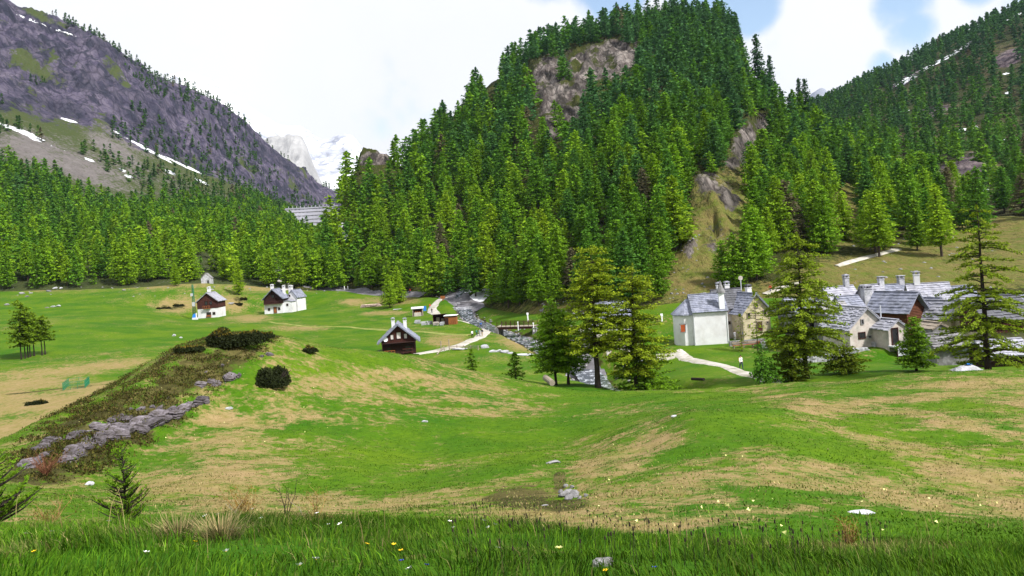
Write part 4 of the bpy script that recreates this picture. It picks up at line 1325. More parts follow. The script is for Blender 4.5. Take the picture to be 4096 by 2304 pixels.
# --- the dark cabin in front
D = 150
w = wpx(33.5, D)
o = house('log_cabin', 'dark brown timber cabin with two hooded chimneys and grey slab roof on the near meadow', 'cabin', None, 399.5, 354.5, D, 7, w, 6.5, 2.75, 2.75, wall='wood_dark', gable='wood', gable_z=2.35,
          roof='slate', over=0.9, eave=0.75, seed=1, th=0.10, boards=True)
l = 6.5
opening(o, 'F', w, l, 0.1, 3.0, .72, 1.15, pane='curtain', frame='wood_dark', proud=.12)
opening(o, 'F', w, l, -1.15, 2.95, .5, .85, pane='curtain', frame='wood_dark', proud=.12)
opening(o, 'F', w, l, 1.35, 2.95, .5, .85, pane='curtain', frame='wood_dark', proud=.12)
opening(o, 'F', w, l, -0.15, 0.05, .85, 1.85, kind='door', pane='wood_dark', frame='wood_dark')
opening(o, 'F', w, l, 1.7, 0.6, 1.1, .8, pane='glass_dark', frame='wood_dark')
opening(o, 'F', w, l, -1.9, 0.7, .8, .7, pane='glass_dark', frame='wood_dark')
chimney(o, -0.9, 0.9, 4.4, 6.15, .62); chimney(o, 1.35, 1.2, 4.0, 5.95, .62)
mb = MB()
mb.box((0, -l / 2 - 0.55, 2.28), (w + .1, 1.0, 0.1)); 
for x in (-w / 2 + .1, w / 2 - .1): mb.box((x, -l / 2 - 1.0, 1.1), (.13, .13, 2.3))
mb.build('porch_beam', M['wood_dark'], o)
mb = MB()
for z in (.55, .95): mb.box((-1.75, -l / 2 - 1.05, z), (2.0, .07, .1))
for x in (-2.7, -2.1, -1.4, -.8): mb.box((x, -l / 2 - 1.05, .5), (.08, .08, 1.0))
mb.build('railing', M['wood_orange'], o)
mb = MB()
mb.box((1.6, -l / 2 - .85, .45), (2.0, .4, .07)); mb.box((1.6, -l / 2 - .62, 1.0), (2.0, .05, .16))
for x in (.75, 2.45): mb.box((x, -l / 2 - .85, .2), (.1, .35, .45))
mb.build('bench', M['wood'], o)


def dish(p, r, yaw, label, name='satellite_dish', cat='satellite dish'):
    o = empty(name, p, yaw); tag(o, label, cat)
    mb = MB(); n = 14; P = [(0, 0.10, 0)]; Fc = []
    for j in (1, 2):
        for k in range(n):
            a = 6.283 * k / n; q = r * j / 2
            P.append((q * math.cos(a), 0.10 - 0.10 * (j / 2) ** 2 * 1.6, q * math.sin(a)))
    for k in range(n):
        Fc.append((0, 1 + k, 1 + (k + 1) % n)); Fc.append((1 + k, 1 + n + k, 1 + n + (k + 1) % n, 1 + (k + 1) % n))
    mb.poly(P, Fc); mb.build('reflector', M['white'], o, smooth=True)
    mb = MB(); mb.tube([(0, 0.1, 0), (0, .4, -.1)], .03, 5); mb.build('bracket', M['metal_grey'], o)
    mb = MB(); mb.tube([(0, 0.0, -r), (0, -.38, 0)], .015, 4); mb.box((0, -.4, 0), (.08, .1, .08)); mb.build('receiver_arm', M['metal_grey'], o)
    return o


q = o.matrix_basis @ Vector((-2.35, -l / 2 - 0.5, 3.05))
dish(q, .42, R(20), 'white satellite dish on the gable of the dark cabin')
# lean-to heap beside the cabin
def rock(name, p, sx, sy, sz, m, seed, label=None, cat='stone', group=None, parent=None, tilt=0.0, yaw=None, rough=.22, sub=2, kind=None):
    rng = random.Random(seed)
    key = (sub, seed % 9, m)
    if key not in ROCKS:
        import bmesh
        bm = bmesh.new(); bmesh.ops.create_icosphere(bm, subdivisions=sub, radius=1.0)
        r2 = random.Random(seed % 9)
        pl = [(Vector((r2.gauss(0, 1), r2.gauss(0, 1), r2.gauss(0, 1))).normalized(), r2.uniform(.55, .85)) for _ in range(9)]
        for vv in bm.verts:
            c = vv.co.copy()
            for nrm, d in pl:                       # flat broken faces
                e = c.dot(nrm) - d
                if e > 0: c -= nrm * e
            vv.co = c * (1 + r2.uniform(-.04, .04))
        me = bpy.data.meshes.new(name); bm.to_mesh(me); bm.free(); me.materials.append(M[m]); ROCKS[key] = me
    o = link(name, ROCKS[key], None, parent)
    o.location = p; o.scale = (sx, sy, sz); o.rotation_euler = (tilt + rng.uniform(-.15, .15), rng.uniform(-.2, .2), rng.uniform(0, 6.28) if yaw is None else yaw)
    if parent is None: tag(o, label, cat, group, kind)
    return o


ROCKS = {}
hp = at(377.5, 354, 152); hp.z = gz(hp.x, hp.y)
ho = empty('stone_heap', hp); tag(ho, 'low heap of grey stones against the left side of the dark cabin', 'stone heap')
for i in range(16):
    rock('stone', (random.uniform(-.9, .8), random.uniform(-.6, .6), random.uniform(0, .7) * (1 - i / 40)), random.uniform(.25, .5), random.uniform(.25, .4), random.uniform(.18, .3), 'stone', i, parent=ho)

# --- left chalet
D = 262; w = wpx(20.5, D)
o = house('chalet', 'chalet of dark red boards on a white base, by the green mast', 'house', None, 208.5, 317.5, D, 1, w, 7.0, 5.3, 2.7, wall='plaster', gable='wood', gable_z=3.0, roof='slate_pale', over=0.6, eave=.45,
          seed=2, boards=True)
l = 7.0
opening(o, 'F', w, l, .2, .9, 1.3, .75); opening(o, 'F', w, l, 1.9, .9, .7, .7); opening(o, 'F', w, l, -.4, 4.2, .8, 1.1, frame='wood_dark', proud=.12); opening(o, 'F', w, l, 1.1, 4.2, .7, 1.0, frame='wood_dark', proud=.12)
chimney(o, -1.0, 1.5, 6.4, 9.4, .95, cap='plaster')
mb = MB(); mb.box((.2, -l / 2 - .35, .35), (1.6, .5, .08)); mb.box((.2, -l / 2 - .14, .62), (1.6, .06, .3)); 
for x in (-.5, .9): mb.box((x, -l / 2 - .35, .1), (.1, .4, .5))
mb.build('bench', M['wood_orange'], o)
mb = MB(); mb.box((-.2, -l / 2 - .45, 2.95), (2.4, .8, .1))
for x in (-1.3, -.7, -.1, .5, .9): mb.box((x, -l / 2 - .8, 3.4), (.1, .06, .9))
mb.box((-.2, -l / 2 - .8, 3.85), (2.4, .08, .1))
mb.build('balcony', M['wood_orange'], o)

# --- right pair of chalets
D = 274; w = wpx(18.5, D)
o = house('chalet', 'white based chalet with a dark timber gable and two chimneys, joined to a white house', 'house', None, 274, 313, D, 0, w, 7.5, 5.0, 3.0, wall='plaster', gable='wood_dark', gable_z=3.2, roof='slate', over=1.0, eave=.5, seed=3, boards=True)
l = 7.5
opening(o, 'F', w, l, .5, .05, .95, 1.95, kind='door', pane='wood_orange', frame='wood_dark'); opening(o, 'F', w, l, -1.6, 1.0, .6, .7); opening(o, 'F', w, l, 0, 5.3, .8, .9, frame='wood_dark', proud=.12)
opening(o, 'F', w, l, 1.9, 1.0, .6, .7)
mb = MB(); mb.box((0, -l / 2 - .55, 3.15), (w, 1.0, .12))
for i in range(9): mb.box((-w / 2 + .2 + i * (w - .4) / 8, -l / 2 - 1.0, 3.6), (.09, .06, .85))
mb.box((0, -l / 2 - 1.0, 4.05), (w, .08, .1)); mb.build('balcony', M['wood'], o)
chimney(o, -1.6, 1.5, 6.0, 9.2, .95, cap='plaster'); chimney(o, 2.1, 2.6, 5.2, 8.6, .85, cap='plaster')
o = house('annex', 'small white flat roofed annex between the dark gabled chalet and the white house', 'annex', None, 287.6, 312, D + 1, -4, 3.6, 4.0, 3.4, .45, wall='plaster', roof='slate_pale', over=.15, eave=.15, seed=4)
opening(o, 'F', 3.6, 4.0, .1, 2.2, .5, .6)
D = 280; w = wpx(9.5, D)
o = house('white_house', 'plain white house with steep grey roof at the right of the two chalets', 'house', None, 292.8, 310.5, D, -12, w * 1.15, 6.5, 4.6, 2.4, wall='plaster', roof='slate', over=.3, eave=.3, seed=5)
opening(o, 'F', w * 1.15, 6.5, .3, 3.0, .55, .65); opening(o, 'F', w * 1.15, 6.5, -.8, 5.0, .4, .5); opening(o, 'F', w * 1.15, 6.5, .2, .0, 2.2, 1.0, pane='wood', frame='wood')
chimney(o, -1.3, -1.2, 5.0, 8.3, 1.15, cap='plaster')

# --- stone ruin at the forest edge
D = 318; w = wpx(9.5, D)
o = house('stone_hut', 'small grey stone hut in front of the left forest', 'hut', None, 205, 266, 318, 8, w, 4, 2.3, 2.0, wall='stone_pale', roof='stone', over=.05, eave=.05, seed=6)
o.location.z = gz(o.location.x, o.location.y) - .1
opening(o, 'F', w, 4, .8, .3, .6, 1.2, kind='door', pane='glass_dark', frame='stone')

# --- green mast by the left chalet
p = at(194.5, 316, 264); p.z = gz(p.x, p.y)
o = empty('lattice_mast', p); tag(o, 'slender green lattice mast left of the red boarded chalet', 'mast')
H = wpx(34, 264); mb = MB()
def leg(s, t, z): k = .42 * (1 - .6 * z / H); return (s * k, t * k, z)
for s in (-1, 1):
    for t in (-1, 1):
        mb.tube([leg(s, t, -.5), leg(s, t, H)], .07, 4)
z = 0.4
while z < H - .8:
    z2 = z + .8
    for (a, b_) in (((-1, -1), (1, -1)), ((1, -1), (1, 1)), ((1, 1), (-1, 1)), ((-1, 1), (-1, -1))):
        mb.tube([leg(*a, z), leg(*b_, z2)], .035, 3, cap=False); mb.tube([leg(*a, z), leg(*b_, z)], .035, 3, cap=False)
    z = z2
mb.build('lattice', M['metal_green'], o)
mb = MB(); mb.box((-.35, -.25, H * .70), (.7, .4, .9)); mb.build('equipment_box', M['metal_grey'], o)
mb = MB(); mb.box((.05, -.3, H * .42), (.8, .5, 1.3)); mb.build('equipment_box', M['metal_grey'], o)
p = at(194, 316.8, 258); p.z = gz(p.x, p.y)
o = empty('tarpaulin', p); tag(o, 'blue tarpaulin over gear at the left corner of the red boarded chalet', 'tarpaulin')
mb = MB(); mb.poly([(-.6, -.5, 0), (.6, -.4, 0), (.7, .5, 0), (-.5, .5, 0), (-.25, -.1, 1.6), (.3, -.1, 1.9), (.35, .25, 1.8), (-.2, .3, 1.5)], [(0, 1, 5, 4), (1, 2, 6, 5), (2, 3, 7, 6), (3, 0, 4, 7), (4, 5, 6, 7)])
mb.build('cover', M['blue'], o)
p = at(195.2, 320, 250); p.z = gz(p.x, p.y)
o = empty('fountain', p); tag(o, 'white stone fountain on the grass below the blue tarpaulin', 'fountain')
mb = MB(); mb.box((0, 0, .3), (1.6, .8, .6)); mb.build('basin', M['plaster'], o)
mb = MB(); mb.box((.35, .3, .9), (.3, .3, 2.2)); mb.tube([(.35, .2, 1.2), (.35, -.15, 1.15)], .04, 5); mb.build('spout_post', M['plaster'], o)

# --- huts by the gravel road
p = at(418, 315.8, 236); p.z = gz(p.x, p.y)
o = empty('market_stall', p, R(4)); tag(o, 'open stall with thick white roof slab on four posts beside the gravel road', 'stall')
mb = MB(); mb.box((0, 0, 2.45), (3.6, 2.6, .45)); mb.box((0, 0, 2.2), (3.2, 2.3, .1)); mb.build('roof', M['white'], o)
for (x, y) in ((-1.4, -1), (1.4, -1), (1.4, 1), (-1.4, 1)):
    mb = MB(); mb.tube([(x * 1.02, y, -.4), (x, y, 2.2)], .11, 6); mb.build('post', M['wood_grey'], o)
mb = MB(); mb.box((0, -.7, .55), (2.1, .5, 1.1)); mb.build('counter', M['plaster_pink'], o)
mb = MB(); mb.box((0, .95, 1.1), (2.6, .1, 2.2)); mb.build('back_panel', M['wood'], o)
for i in range(3):
    mb = MB(); mb.box((-.6 + i * .6, -.65, 1.25), (.35, .3, .3)); c = mb.build('crate', M['wood_orange'], None); c.location = o.location; c.rotation_euler = o.rotation_euler
    tag(c, ['left crate on the counter of the white roofed stall', 'middle crate on the counter of the white roofed stall', 'right crate on the counter of the white roofed stall'][i], 'crate', 'crates on the stall counter')
p = at(440, 323.5, 214); p.z = gz(p.x, p.y)
o = empty('timber_shed', p, R(3)); tag(o, 'low dark brown shed with an open front among the slab piles', 'shed')
mb = MB(); mb.box((0, 1.2, 1.0), (3.4, .12, 2.8)); mb.box((-1.7, 0, 1.0), (.12, 2.4, 2.8)); mb.box((1.7, 0, 1.0), (.12, 2.4, 2.8)); mb.build('wall', M['wood'], o)
mb = MB(); mb.poly([(-2, -1.5, 2.55), (2, -1.5, 2.55), (2, 1.5, 2.3), (-2, 1.5, 2.3), (-2, -1.5, 2.7), (2, -1.5, 2.7), (2, 1.5, 2.45), (-2, 1.5, 2.45)], [(3, 2, 1, 0), (4, 5, 6, 7), (0, 1, 5, 4), (1, 2, 6, 5), (2, 3, 7, 6), (3, 0, 4, 7)])
mb.build('roof', M['wood_dark'], o)
mb = MB(); mb.box((-.5, .2, .7), (.9, .8, 2.0)); mb.box((.8, .5, .5), (.8, .5, 1.6)); mb.build('stored_boards', M['wood_grey'], o)
p = at(451.5, 324.3, 210); p.z = gz(p.x, p.y)
o = empty('timber_shed', p, R(-6)); tag(o, 'small shed with pale flat roof and orange brown front, right of the open shed', 'shed')
mb = MB(); mb.box((0, 0, .8), (3.0, 2.4, 2.6)); mb.build('wall', M['wood_orange'], o)
mb = MB(); mb.box((0, 0, 2.2), (3.3, 2.7, .22)); mb.build('roof', M['wood_dark'], o)
mb = MB(); mb.box((0, 0, 2.37), (3.5, 2.9, .12)); mb.build('roof_sheet', M['white'], o)
mb = MB(); mb.box((-1.0, -1.23, .9), (.9, .06, 1.8)); mb.build('door', M['wood_dark'], o)
mb = MB()
for i in range(7): mb.box((-1.3 + i * .43, -1.215, .1), (.04, .05, 2.0 if i > 3 else .5))
mb.build('batten', M['wood'], o)
for i, (u, v, s, lab) in enumerate([(418, 323.5, 1.5, 'stack of pale stone slabs nearest the white roofed stall'), (424, 325, 1.3, 'second stack of stone slabs from the stall'), (430, 324.5, 1.4, 'stack of stone slabs in the middle of the row by the sheds'),
                                    (436, 325.5, 1.2, 'reddish stack of slabs in front of the open shed'), (442, 325.6, 1.1, 'low stack of slabs before the orange brown shed')]):
    p = hit(u, v, 120)
    o = empty('slab_stack', p, random.uniform(-.3, .3)); tag(o, lab, 'slab stack', 'slab stacks by the sheds')
    for k in range(5):
        mb = MB(); mb.box((random.uniform(-.15, .15), random.uniform(-.1, .1), .1 + k * .19), (s * random.uniform(.85, 1.15), s * .7, .15), random.uniform(-.12, .12))
        mb.build('slab', M['plaster_pink' if i == 3 else 'stone_pale'], o)

# log pile
p = hit(371.5, 306.8, 120)
o = empty('log_pile', p, R(-4)); tag(o, 'long low pile of peeled logs on the meadow behind the cabin', 'log pile')
lm = None; rg2 = random.Random(3)
for row in range(3):
    for i in range(22 - row * 2):
        if lm is None:
            mb = MB(); mb.tube([(0, -1.0, 0), (0, 1.0, 0)], .17, 7); lm = mb.mesh('log_mesh', True); lm.materials.append(M['log'])
        c = link('log', lm, None, o); c.location = (-3.6 + row * .17 + i * .345, rg2.uniform(-.2, .2), .15 + row * .30); c.rotation_euler = (0, 0, rg2.uniform(-.04, .04))
p = hit(398.5, 309.5, 120)
o = empty('stone_slab_row', p, R(-3)); tag(o, 'flat row of white slabs lying in the grass right of the log pile', 'slab row')
for i in range(5):
    mb = MB(); mb.box((-1.4 + i * .7, random.uniform(-.1, .1), .12), (.62, .7, .24), random.uniform(-.1, .1)); mb.build('slab', M['stone_pale'], o)

# --- bridge over the stream
A, B = at(499, 327.0, 190), at(536, 324.6, 186)
mid = (A + B) / 2; dv = B - A; yaw = math.atan2(dv.y, dv.x); Ln = dv.to_2d().length
o = empty('footbridge', mid, yaw); tag(o, 'long low bridge with rusty red railing across the stream', 'bridge')
mb = MB(); n = 26
mb.box((0, -1.2, -.35), (Ln, .22, .5)); mb.box((0, 1.2, -.35), (Ln, .22, .5)); mb.build('girder', M['wood'], o)
pm_ = None
for i in range(n):
    if pm_ is None: mb = MB(); mb.box((0, 0, 0), (Ln / n - .03, 2.8, .09)); pm_ = mb.mesh('plank_mesh'); pm_.materials.append(M['wood_grey'])
    c = link('plank', pm_, None, o); c.location = (-Ln / 2 + (i + .5) * Ln / n, 0, -.05)
for s in (-1, 1):
    mb = MB()
    for z in (.45, .8, 1.12): mb.box((0, s * 1.3, z), (Ln, .05, .07))
    mb.build('railing', M['wood'], o)
    for i in range(9):
        mb = MB(); mb.box((-Ln / 2 + .15 + i * (Ln - .3) / 8, s * 1.37, .45), (.09, .09, 1.3)); mb.build('railing_post', M['wood'], o)
for s in (-1, 1):
    mb = MB(); mb.box((s * (Ln / 2 + .1), 0, -1.4), (.9, 3.2, 2.2)); mb.build('abutment', M['stone'], o)
for (u, v, D_, lab) in [(518, 325.5, 185.5, 'white marker post at the middle of the bridge railing'), (533.5, 326.5, 184, 'white lamp globe at the far end of the bridge')]:
    p = at(u, v, D_); oo = empty('marker_post', p); tag(oo, lab, 'post')
    mb = MB(); mb.tube([(0, 0, -1.2), (0, 0, .7)], .1, 6); mb.build('post', M['white'], oo)
    mb = MB(); mb.box((0, 0, .75), (.28, .28, .25)); mb.build('post_cap', M['white'], oo)

# --- chapel
D = 134; yaw = 87
Lm = wpx(34.0, D)
o = house('chapel', 'white chapel with slate roof, white belfry pillar and stone spire', 'chapel', None, 712.2, 344.2, D, yaw, 6.2, Lm, 5.55, 2.55, wall='plaster', roof='slate', over=.15, eave=.28, face='L', course=.42, slab=(.4, .7), th=.05, rough=.5, seed=7)
# belfry pillar on the long side near the right end (local -y end, front)
yb = -Lm / 2 + wpx(4.6, D)
mb = MB(); mb.box((-2.75, yb, 7.1), (.75, .85, 2.6)); mb.box((-2.7, yb, 8.42), (.95, 1.05, .08)); bl = mb.build('belfry', M['white'], o)
mb = MB()
for (z, r) in ((8.46, .72), (8.75, .70), (9.25, .45), (9.9, .22), (10.25, .07)): pass
mb.tube([(-2.7, yb, 8.47), (-2.7, yb, 8.75), (-2.7, yb, 9.2), (-2.7, yb, 9.8), (-2.7, yb, 10.5)], [.78, .74, .5, .28, .05], 8); mb.build('spire', M['stone'], bl, smooth=False)
mb = MB(); mb.tube([(-3.17, -Lm / 2 + .1, 5.4), (-3.17, -Lm / 2 + .1, .1)], .06, 6); mb.build('drainpipe', M['white'], o)
mb = MB(); mb.tube([(-3.17, Lm / 2 - .05, 5.4), (-3.17, Lm / 2 - .05, .1)], .06, 6); mb.build('drainpipe', M['metal_grey'], o)
opening(o, 'F', 6.2, Lm, 0, .1, 1.1, 2.2, kind='door', pane='wood', frame='stone')
# apse: narrower, hipped
ax = MB(); wa, la = 5.0, wpx(16.5, D)
y0 = Lm / 2 + .002
ch = 1.3
pl_ = [(-wa / 2, y0), (-wa / 2, y0 + la - ch), (-wa / 2 + ch, y0 + la), (wa / 2 - ch, y0 + la), (wa / 2, y0 + la - ch), (wa / 2, y0)]
ax.poly([(x, y, -1.6) for x, y in pl_] + [(x, y, 5.15) for x, y in pl_], [(0, 1, 7, 6), (1, 2, 8, 7), (2, 3, 9, 8), (3, 4, 10, 9), (4, 5, 11, 10), (5, 0, 6, 11), (6, 7, 8, 9, 10, 11)])
ap = ax.build('apse', M['plaster'], o)
rf = MB(); e = .3
pe = [(-wa / 2 - e, y0), (-wa / 2 - e, y0 + la - ch + .1), (-wa / 2 + ch - .1, y0 + la + e), (wa / 2 - ch + .1, y0 + la + e), (wa / 2 + e, y0 + la - ch + .1), (wa / 2 + e, y0)]
rf.poly([(x, y, 5.0) for x, y in pe] + [(x, y, 5.12) for x, y in pe] + [(0, y0, 7.5), (0, y0 + la - 2.1, 7.5)],
        [(0, 1, 7, 6), (1, 2, 8, 7), (2, 3, 9, 8), (3, 4, 10, 9), (4, 5, 11, 10), (5, 4, 3, 2, 1, 0), (6, 7, 13, 12), (7, 8, 13), (8, 9, 13), (9, 10, 13), (10, 11, 12, 13)])
rr = random.Random(4)
for r in range(6):                                                    # slate courses on the near side
    f0 = r / 6; z0 = 5.14 + 2.38 * f0; x0 = -(wa / 2 + e) * (1 - f0)
    z1 = 5.14 + 2.38 * (f0 + .2); x1 = -(wa / 2 + e) * (1 - f0 - .2)
    y = y0
    ymax = y0 + la - ch - (la - 2.1 - (la - ch)) * -1 * f0 * 0 - .8 * f0
    while y < ymax - .2:
        ye = min(y + rr.uniform(.4, .7), ymax)
        k = rr.uniform(.03, .06)
        rf.hull6([(x0, y, z0), (x1, y, z1 - .0), (x1, ye - .015, z1), (x0, ye - .015, z0)], [(x0 - .01, y, z0 + k + .03), (x1, y, z1 + .02), (x1, ye - .015, z1 + .02), (x0 - .01, ye - .015, z0 + k + .03)])
        y = ye
rf.build('apse_roof', M['slate'], o)
fr = MB(); pn = MB(); yw = y0 + la * .62; zw = 2.3
for s in (-1, 1): fr.box((-wa / 2 - .03, yw + s * .42, zw + .6), (.1, .12, 1.35))
fr.box((-wa / 2 - .03, yw, zw + 1.33), (.12, 1.25, .1)); fr.box((-wa / 2 - .03, yw, zw - .06), (.12, .95, .1))
fw = fr.build('window', M['stone'], o); pn.box((-wa / 2 - .02, yw, zw + .6), (.05, .72, 1.2)); pn.build('shutter', M['shutter'], fw)

# --- house behind the chapel: long dark roof and a cream gable
D = 141
o = house('stone_house', 'long grey roofed house joined behind the chapel, its wall pale pink', 'house', 'stone houses of the village', 733, 331.5, 140, 89, 6.5, 5.2, 4.2, 2.9, wall='plaster_pink', roof='slate_dark', over=.1, eave=.4, face='L', seed=8)
chimney(o, .8, 1.0, 6.2, 8.0, .8, cap='slate_pale'); chimney(o, .5, -.4, 6.4, 8.1, .8, cap='slate_pale')
opening(o, 'L', 6.5, 5.2, 1.9, .1, .6, 2.6, kind='door', pane='wood', frame='wood'); opening(o, 'L', 6.5, 5.2, .6, 1.4, .35, .35)
D = 137; w = wpx(30.5, D)
o = house('stone_house', 'cream house with broad gable and four small dark windows, right of the chapel', 'house', 'stone houses of the village', 757.5, 331.5, D, 14, w, 6.5, 3.5, 2.9, wall='plaster_cream', roof='slate', over=.5, eave=.5, seed=9)
for (x, z, a, b_) in [(-1.5, 2.5, .5, .75), (1.6, 2.7, .55, .85), (-1.5, .95, .3, .4), (2.0, 1.2, .3, .35), (.05, 4.1, .6, .7)]: opening(o, 'F', w, 6.5, x, z, a, b_, frame='wood_grey')
opening(o, 'F', w, 6.5, .45, .05, 1.0, 1.6, kind='door', pane='wood', frame='wood_grey')
chimney(o, 1.0, .5, 5.6, 7.4, .8, cap='slate_dark')

# terrace wall with benches in front
p = at(747, 343.6, 131); p.z = gz(p.x, p.y)
o = empty('terrace_wall', p, R(5)); tag(o, 'low stone terrace wall right of the chapel', 'wall')
Lw = wpx(36, 131); rg3 = random.Random(8)
x = -Lw / 2
for row in range(3):
    x = -Lw / 2
    while x < Lw / 2 - .2:
        s = rg3.uniform(.35, .8); mb = MB(); mb.box((x + s / 2, rg3.uniform(-.04, .04), .14 + row * .29), (s - .03, .5, .27)); mb.build('stone', M['stone'], o); x += s
p2 = at(748, 344.6, 129); p2.z = gz(p2.x, p2.y)
o = empty('bench', p2, R(5)); tag(o, 'long reddish wooden bench in front of the terrace wall', 'bench')
mb = MB(); mb.box((0, 0, .5), (Lw * .86, .5, .08)); mb.build('seat', M['wood_orange'], o)
mb = MB(); mb.box((0, .28, .85), (Lw * .86, .06, .3)); mb.build('backrest', M['wood_grey'], o)
for k in range(4): mb = MB(); mb.box((-Lw * .4 + k * Lw * .266, 0, .1), (.12, .45, .75)); mb.build('leg', M['wood_grey'], o)
p3 = at(763.5, 344.0, 128.5); p3.z = gz(p3.x, p3.y)
o = empty('stone_trough', p3, R(0)); tag(o, 'pale stone trough at the right end of the terrace', 'trough')
mb = MB(); mb.box((0, 0, .3), (.9, .8, 1.3)); mb.build('basin', M['plaster'], o)
mb = MB(); mb.box((-.8, .1, .3), (.5, .5, 1.5)); mb.build('wooden_post', M['wood_orange'], o)
# round sign on a pole behind the dark roof
p = at(742, 300, 150); p.z = gz(p.x, p.y)
o = empty('road_sign', p); tag(o, 'round grey sign on a pole rising behind the roof of the chapel group', 'sign')
hs = tang(741, 278)[1] * 150 - p.z
mb = MB(); mb.tube([(0, 0, -.3), (0, 0, hs)], .09, 6); mb.build('pole', M['metal_grey'], o)
mb = MB(); mb.tube([(0, -.06, hs), (0, .0, hs)], .42, 16); mb.build('disc', M['plaster_pink'], o)

# --- the village on the right
G = 'stone houses of the village'
o = house('stone_house', 'house with long pale roof and one chimney, leftmost of the upper row in the village', 'house', G, 849, 322, 136, 96, 6, wpx(31, 136), 3.4, 2.4, wall='stone', roof='slate_pale', face='L', over=.2, eave=.4, seed=10, th=.05)
chimney(o, 0, -1.6, 5.4, 7.4, .8, m='stone_pale')
o = house('stone_house', 'lower grey roof tucked under the long pale one', 'house', G, 859, 335, 127, 96, 6, wpx(22, 127), 3.6, 2.3, wall='stone', roof='slate', face='L', over=.2, eave=.4, seed=11)
o = house('stone_house', 'house with steep pale roof right behind the big stone chimney', 'house', G, 884, 332, 130, 92, 7, wpx(20, 130), 4.2, 3.2, wall='stone', roof='slate_pale', face='L', over=.2, eave=.4, seed=12, rough=1.5)
chimney(o, -3.2, 2.3, 1.0, 7.3, 1.3, m='stone_pale'); chimney(o, 0.0, -1.8, 6.8, 8.4, .8, m='stone_pale', style='flat')
o = house('stone_house', 'upper house with long grey roof and two dark skylights', 'house', G, 901, 325, 140, 92, 6.5, wpx(28, 140), 4.0, 2.8, wall='plaster', roof='slate', face='L', over=.2, eave=.4, seed=13, th=.05)
for yy in (1.8, -.9):
    mb = MB(); mb.box((-1.9, yy, 5.6), (.8, .7, .7)); s_ = mb.build('skylight', M['glass_dark'], o); mb = MB(); mb.box((-1.9, yy, 6.0), (1.0, .9, .08)); mb.build('skylight_cap', M['slate_pale'], s_)
chimney(o, .2, -2.3, 6.0, 8.0, .95, m='stone_pale', style='flat')
o = house('stone_house', 'house with rough sunlit slab roof and a white chimney, right of the skylights', 'house', G, 934, 321, 134, 74, 6.5, wpx(37, 134), 3.3, 2.7, wall='plaster_cream', roof='slate_pale', face='L', over=.3, eave=.5, seed=14, rough=1.8)
chimney(o, 0, 1.6, 5.3, 7.8, .9, m='plaster')
D = 120
o = house('log_house', 'reddish brown log house with a dark gable under a grey roof', 'house', None, 916, 331, D, 28, wpx(26, D), 5.8, 3.5, 2.2, wall='wood_red', roof='slate', over=.9, eave=.7, seed=15, rough=.8)
w = wpx(26, D)
for (x, z) in ((-.2, 2.3), (.7, 2.3)): opening(o, 'F', w, 5.8, x, z, .4, .6, frame='wood')
mb = MB(); z = .2
while z < 3.5: mb.tube([(-w / 2 - .1, -2.96, z), (w / 2 + .1, -2.96, z)], .12, 6); z += .235
lg = mb.build('gable_logs', M['wood_red'], o); lg['kind'] = 'stuff'
o = house('timber_house', 'small timber annex with white doorway, right of the reddish log house', 'annex', None, 941, 326, 124, 24, wpx(18, 124), 5, 2.6, 1.6, wall='wood', roof='slate', over=.4, eave=.4, seed=16)
opening(o, 'F', wpx(18, 124), 5, -.5, .1, .8, 1.9, kind='door', pane='glass_dark', frame='plaster', proud=.08)
D = 110; w = wpx(41, D)
o = house('stone_house', 'house with stained white gable and rough pale slab roof at the front of the village', 'house', G, 868.5, 346.5, D, 14, w, 6.0, 2.7, 2.5, wall='plaster_pink', roof='slate_pale', over=.35, eave=.35, seed=17, rough=2.2, course=.42, slab=(.35, .7), th=.09)
opening(o, 'F', w, 6, -.75, 3.2, .32, .55, frame='stone'); opening(o, 'F', w, 6, -.95, 1.25, .95, .75, kind='door', pane='glass_dark', frame='wood'); opening(o, 'F', w, 6, .25, 1.2, .4, .22, frame='stone')
mb = MB(); mb.tube([(w / 2 - .2, -2.6, 2.2), (w / 2 - .2, -2.6, 5.4)], .09, 7); mb.build('stove_pipe', M['metal_grey'], o)
mb = MB(); rg4 = random.Random(12)
sb = empty('stone_wall', o.matrix_basis @ Vector((.7, -3.35, -1.05)), R(14)); tag(sb, 'light dry stone wall at the foot of the stained white gable', 'wall')
for row in range(5):
    x = -.2
    while x < 3.2:
        s = rg4.uniform(.25, .55); mb = MB(); mb.box((x + s / 2, rg4.uniform(-.06, .06), .15 + row * .33), (s - .03, .55, .30), rg4.uniform(-.05, .05)); mb.build('stone', M['stone_pale'], sb); x += s
w2 = 2.9
o = house('porch', 'small gabled porch with pale roof and dark opening, right of the stained white gable', 'porch', None, 899, 351, 107.5, 14, w2, 4.5, 2.1, 1.05, wall='plaster_pink', roof='slate_pale', over=.25, eave=.3, seed=18, rough=2.0, z_off=.9)
opening(o, 'F', w2, 4.5, -.5, .1, .9, 2.1, kind='door', pane='glass_dark', frame='wood')
mb = MB(); mb.box((0, -3.1, -.1), (3.4, 1.7, .16)); mb.build('terrace_floor', M['stone_pale'], o)
mb = MB(); mb.box((0, -3.85, -.75), (3.0, .1, 1.0)); mb.build('panel', M['metal_grey'], o)
for x in (-1.5, 0, 1.5): mb = MB(); mb.box((x, -3.8, -.8), (.14, .14, 1.5)); mb.build('post', M['wood'], o)
mb = MB(); mb.box((.75, -3.93, -1.05), (.8, .05, .6)); mb.build('window', M['glass_dark'], o)

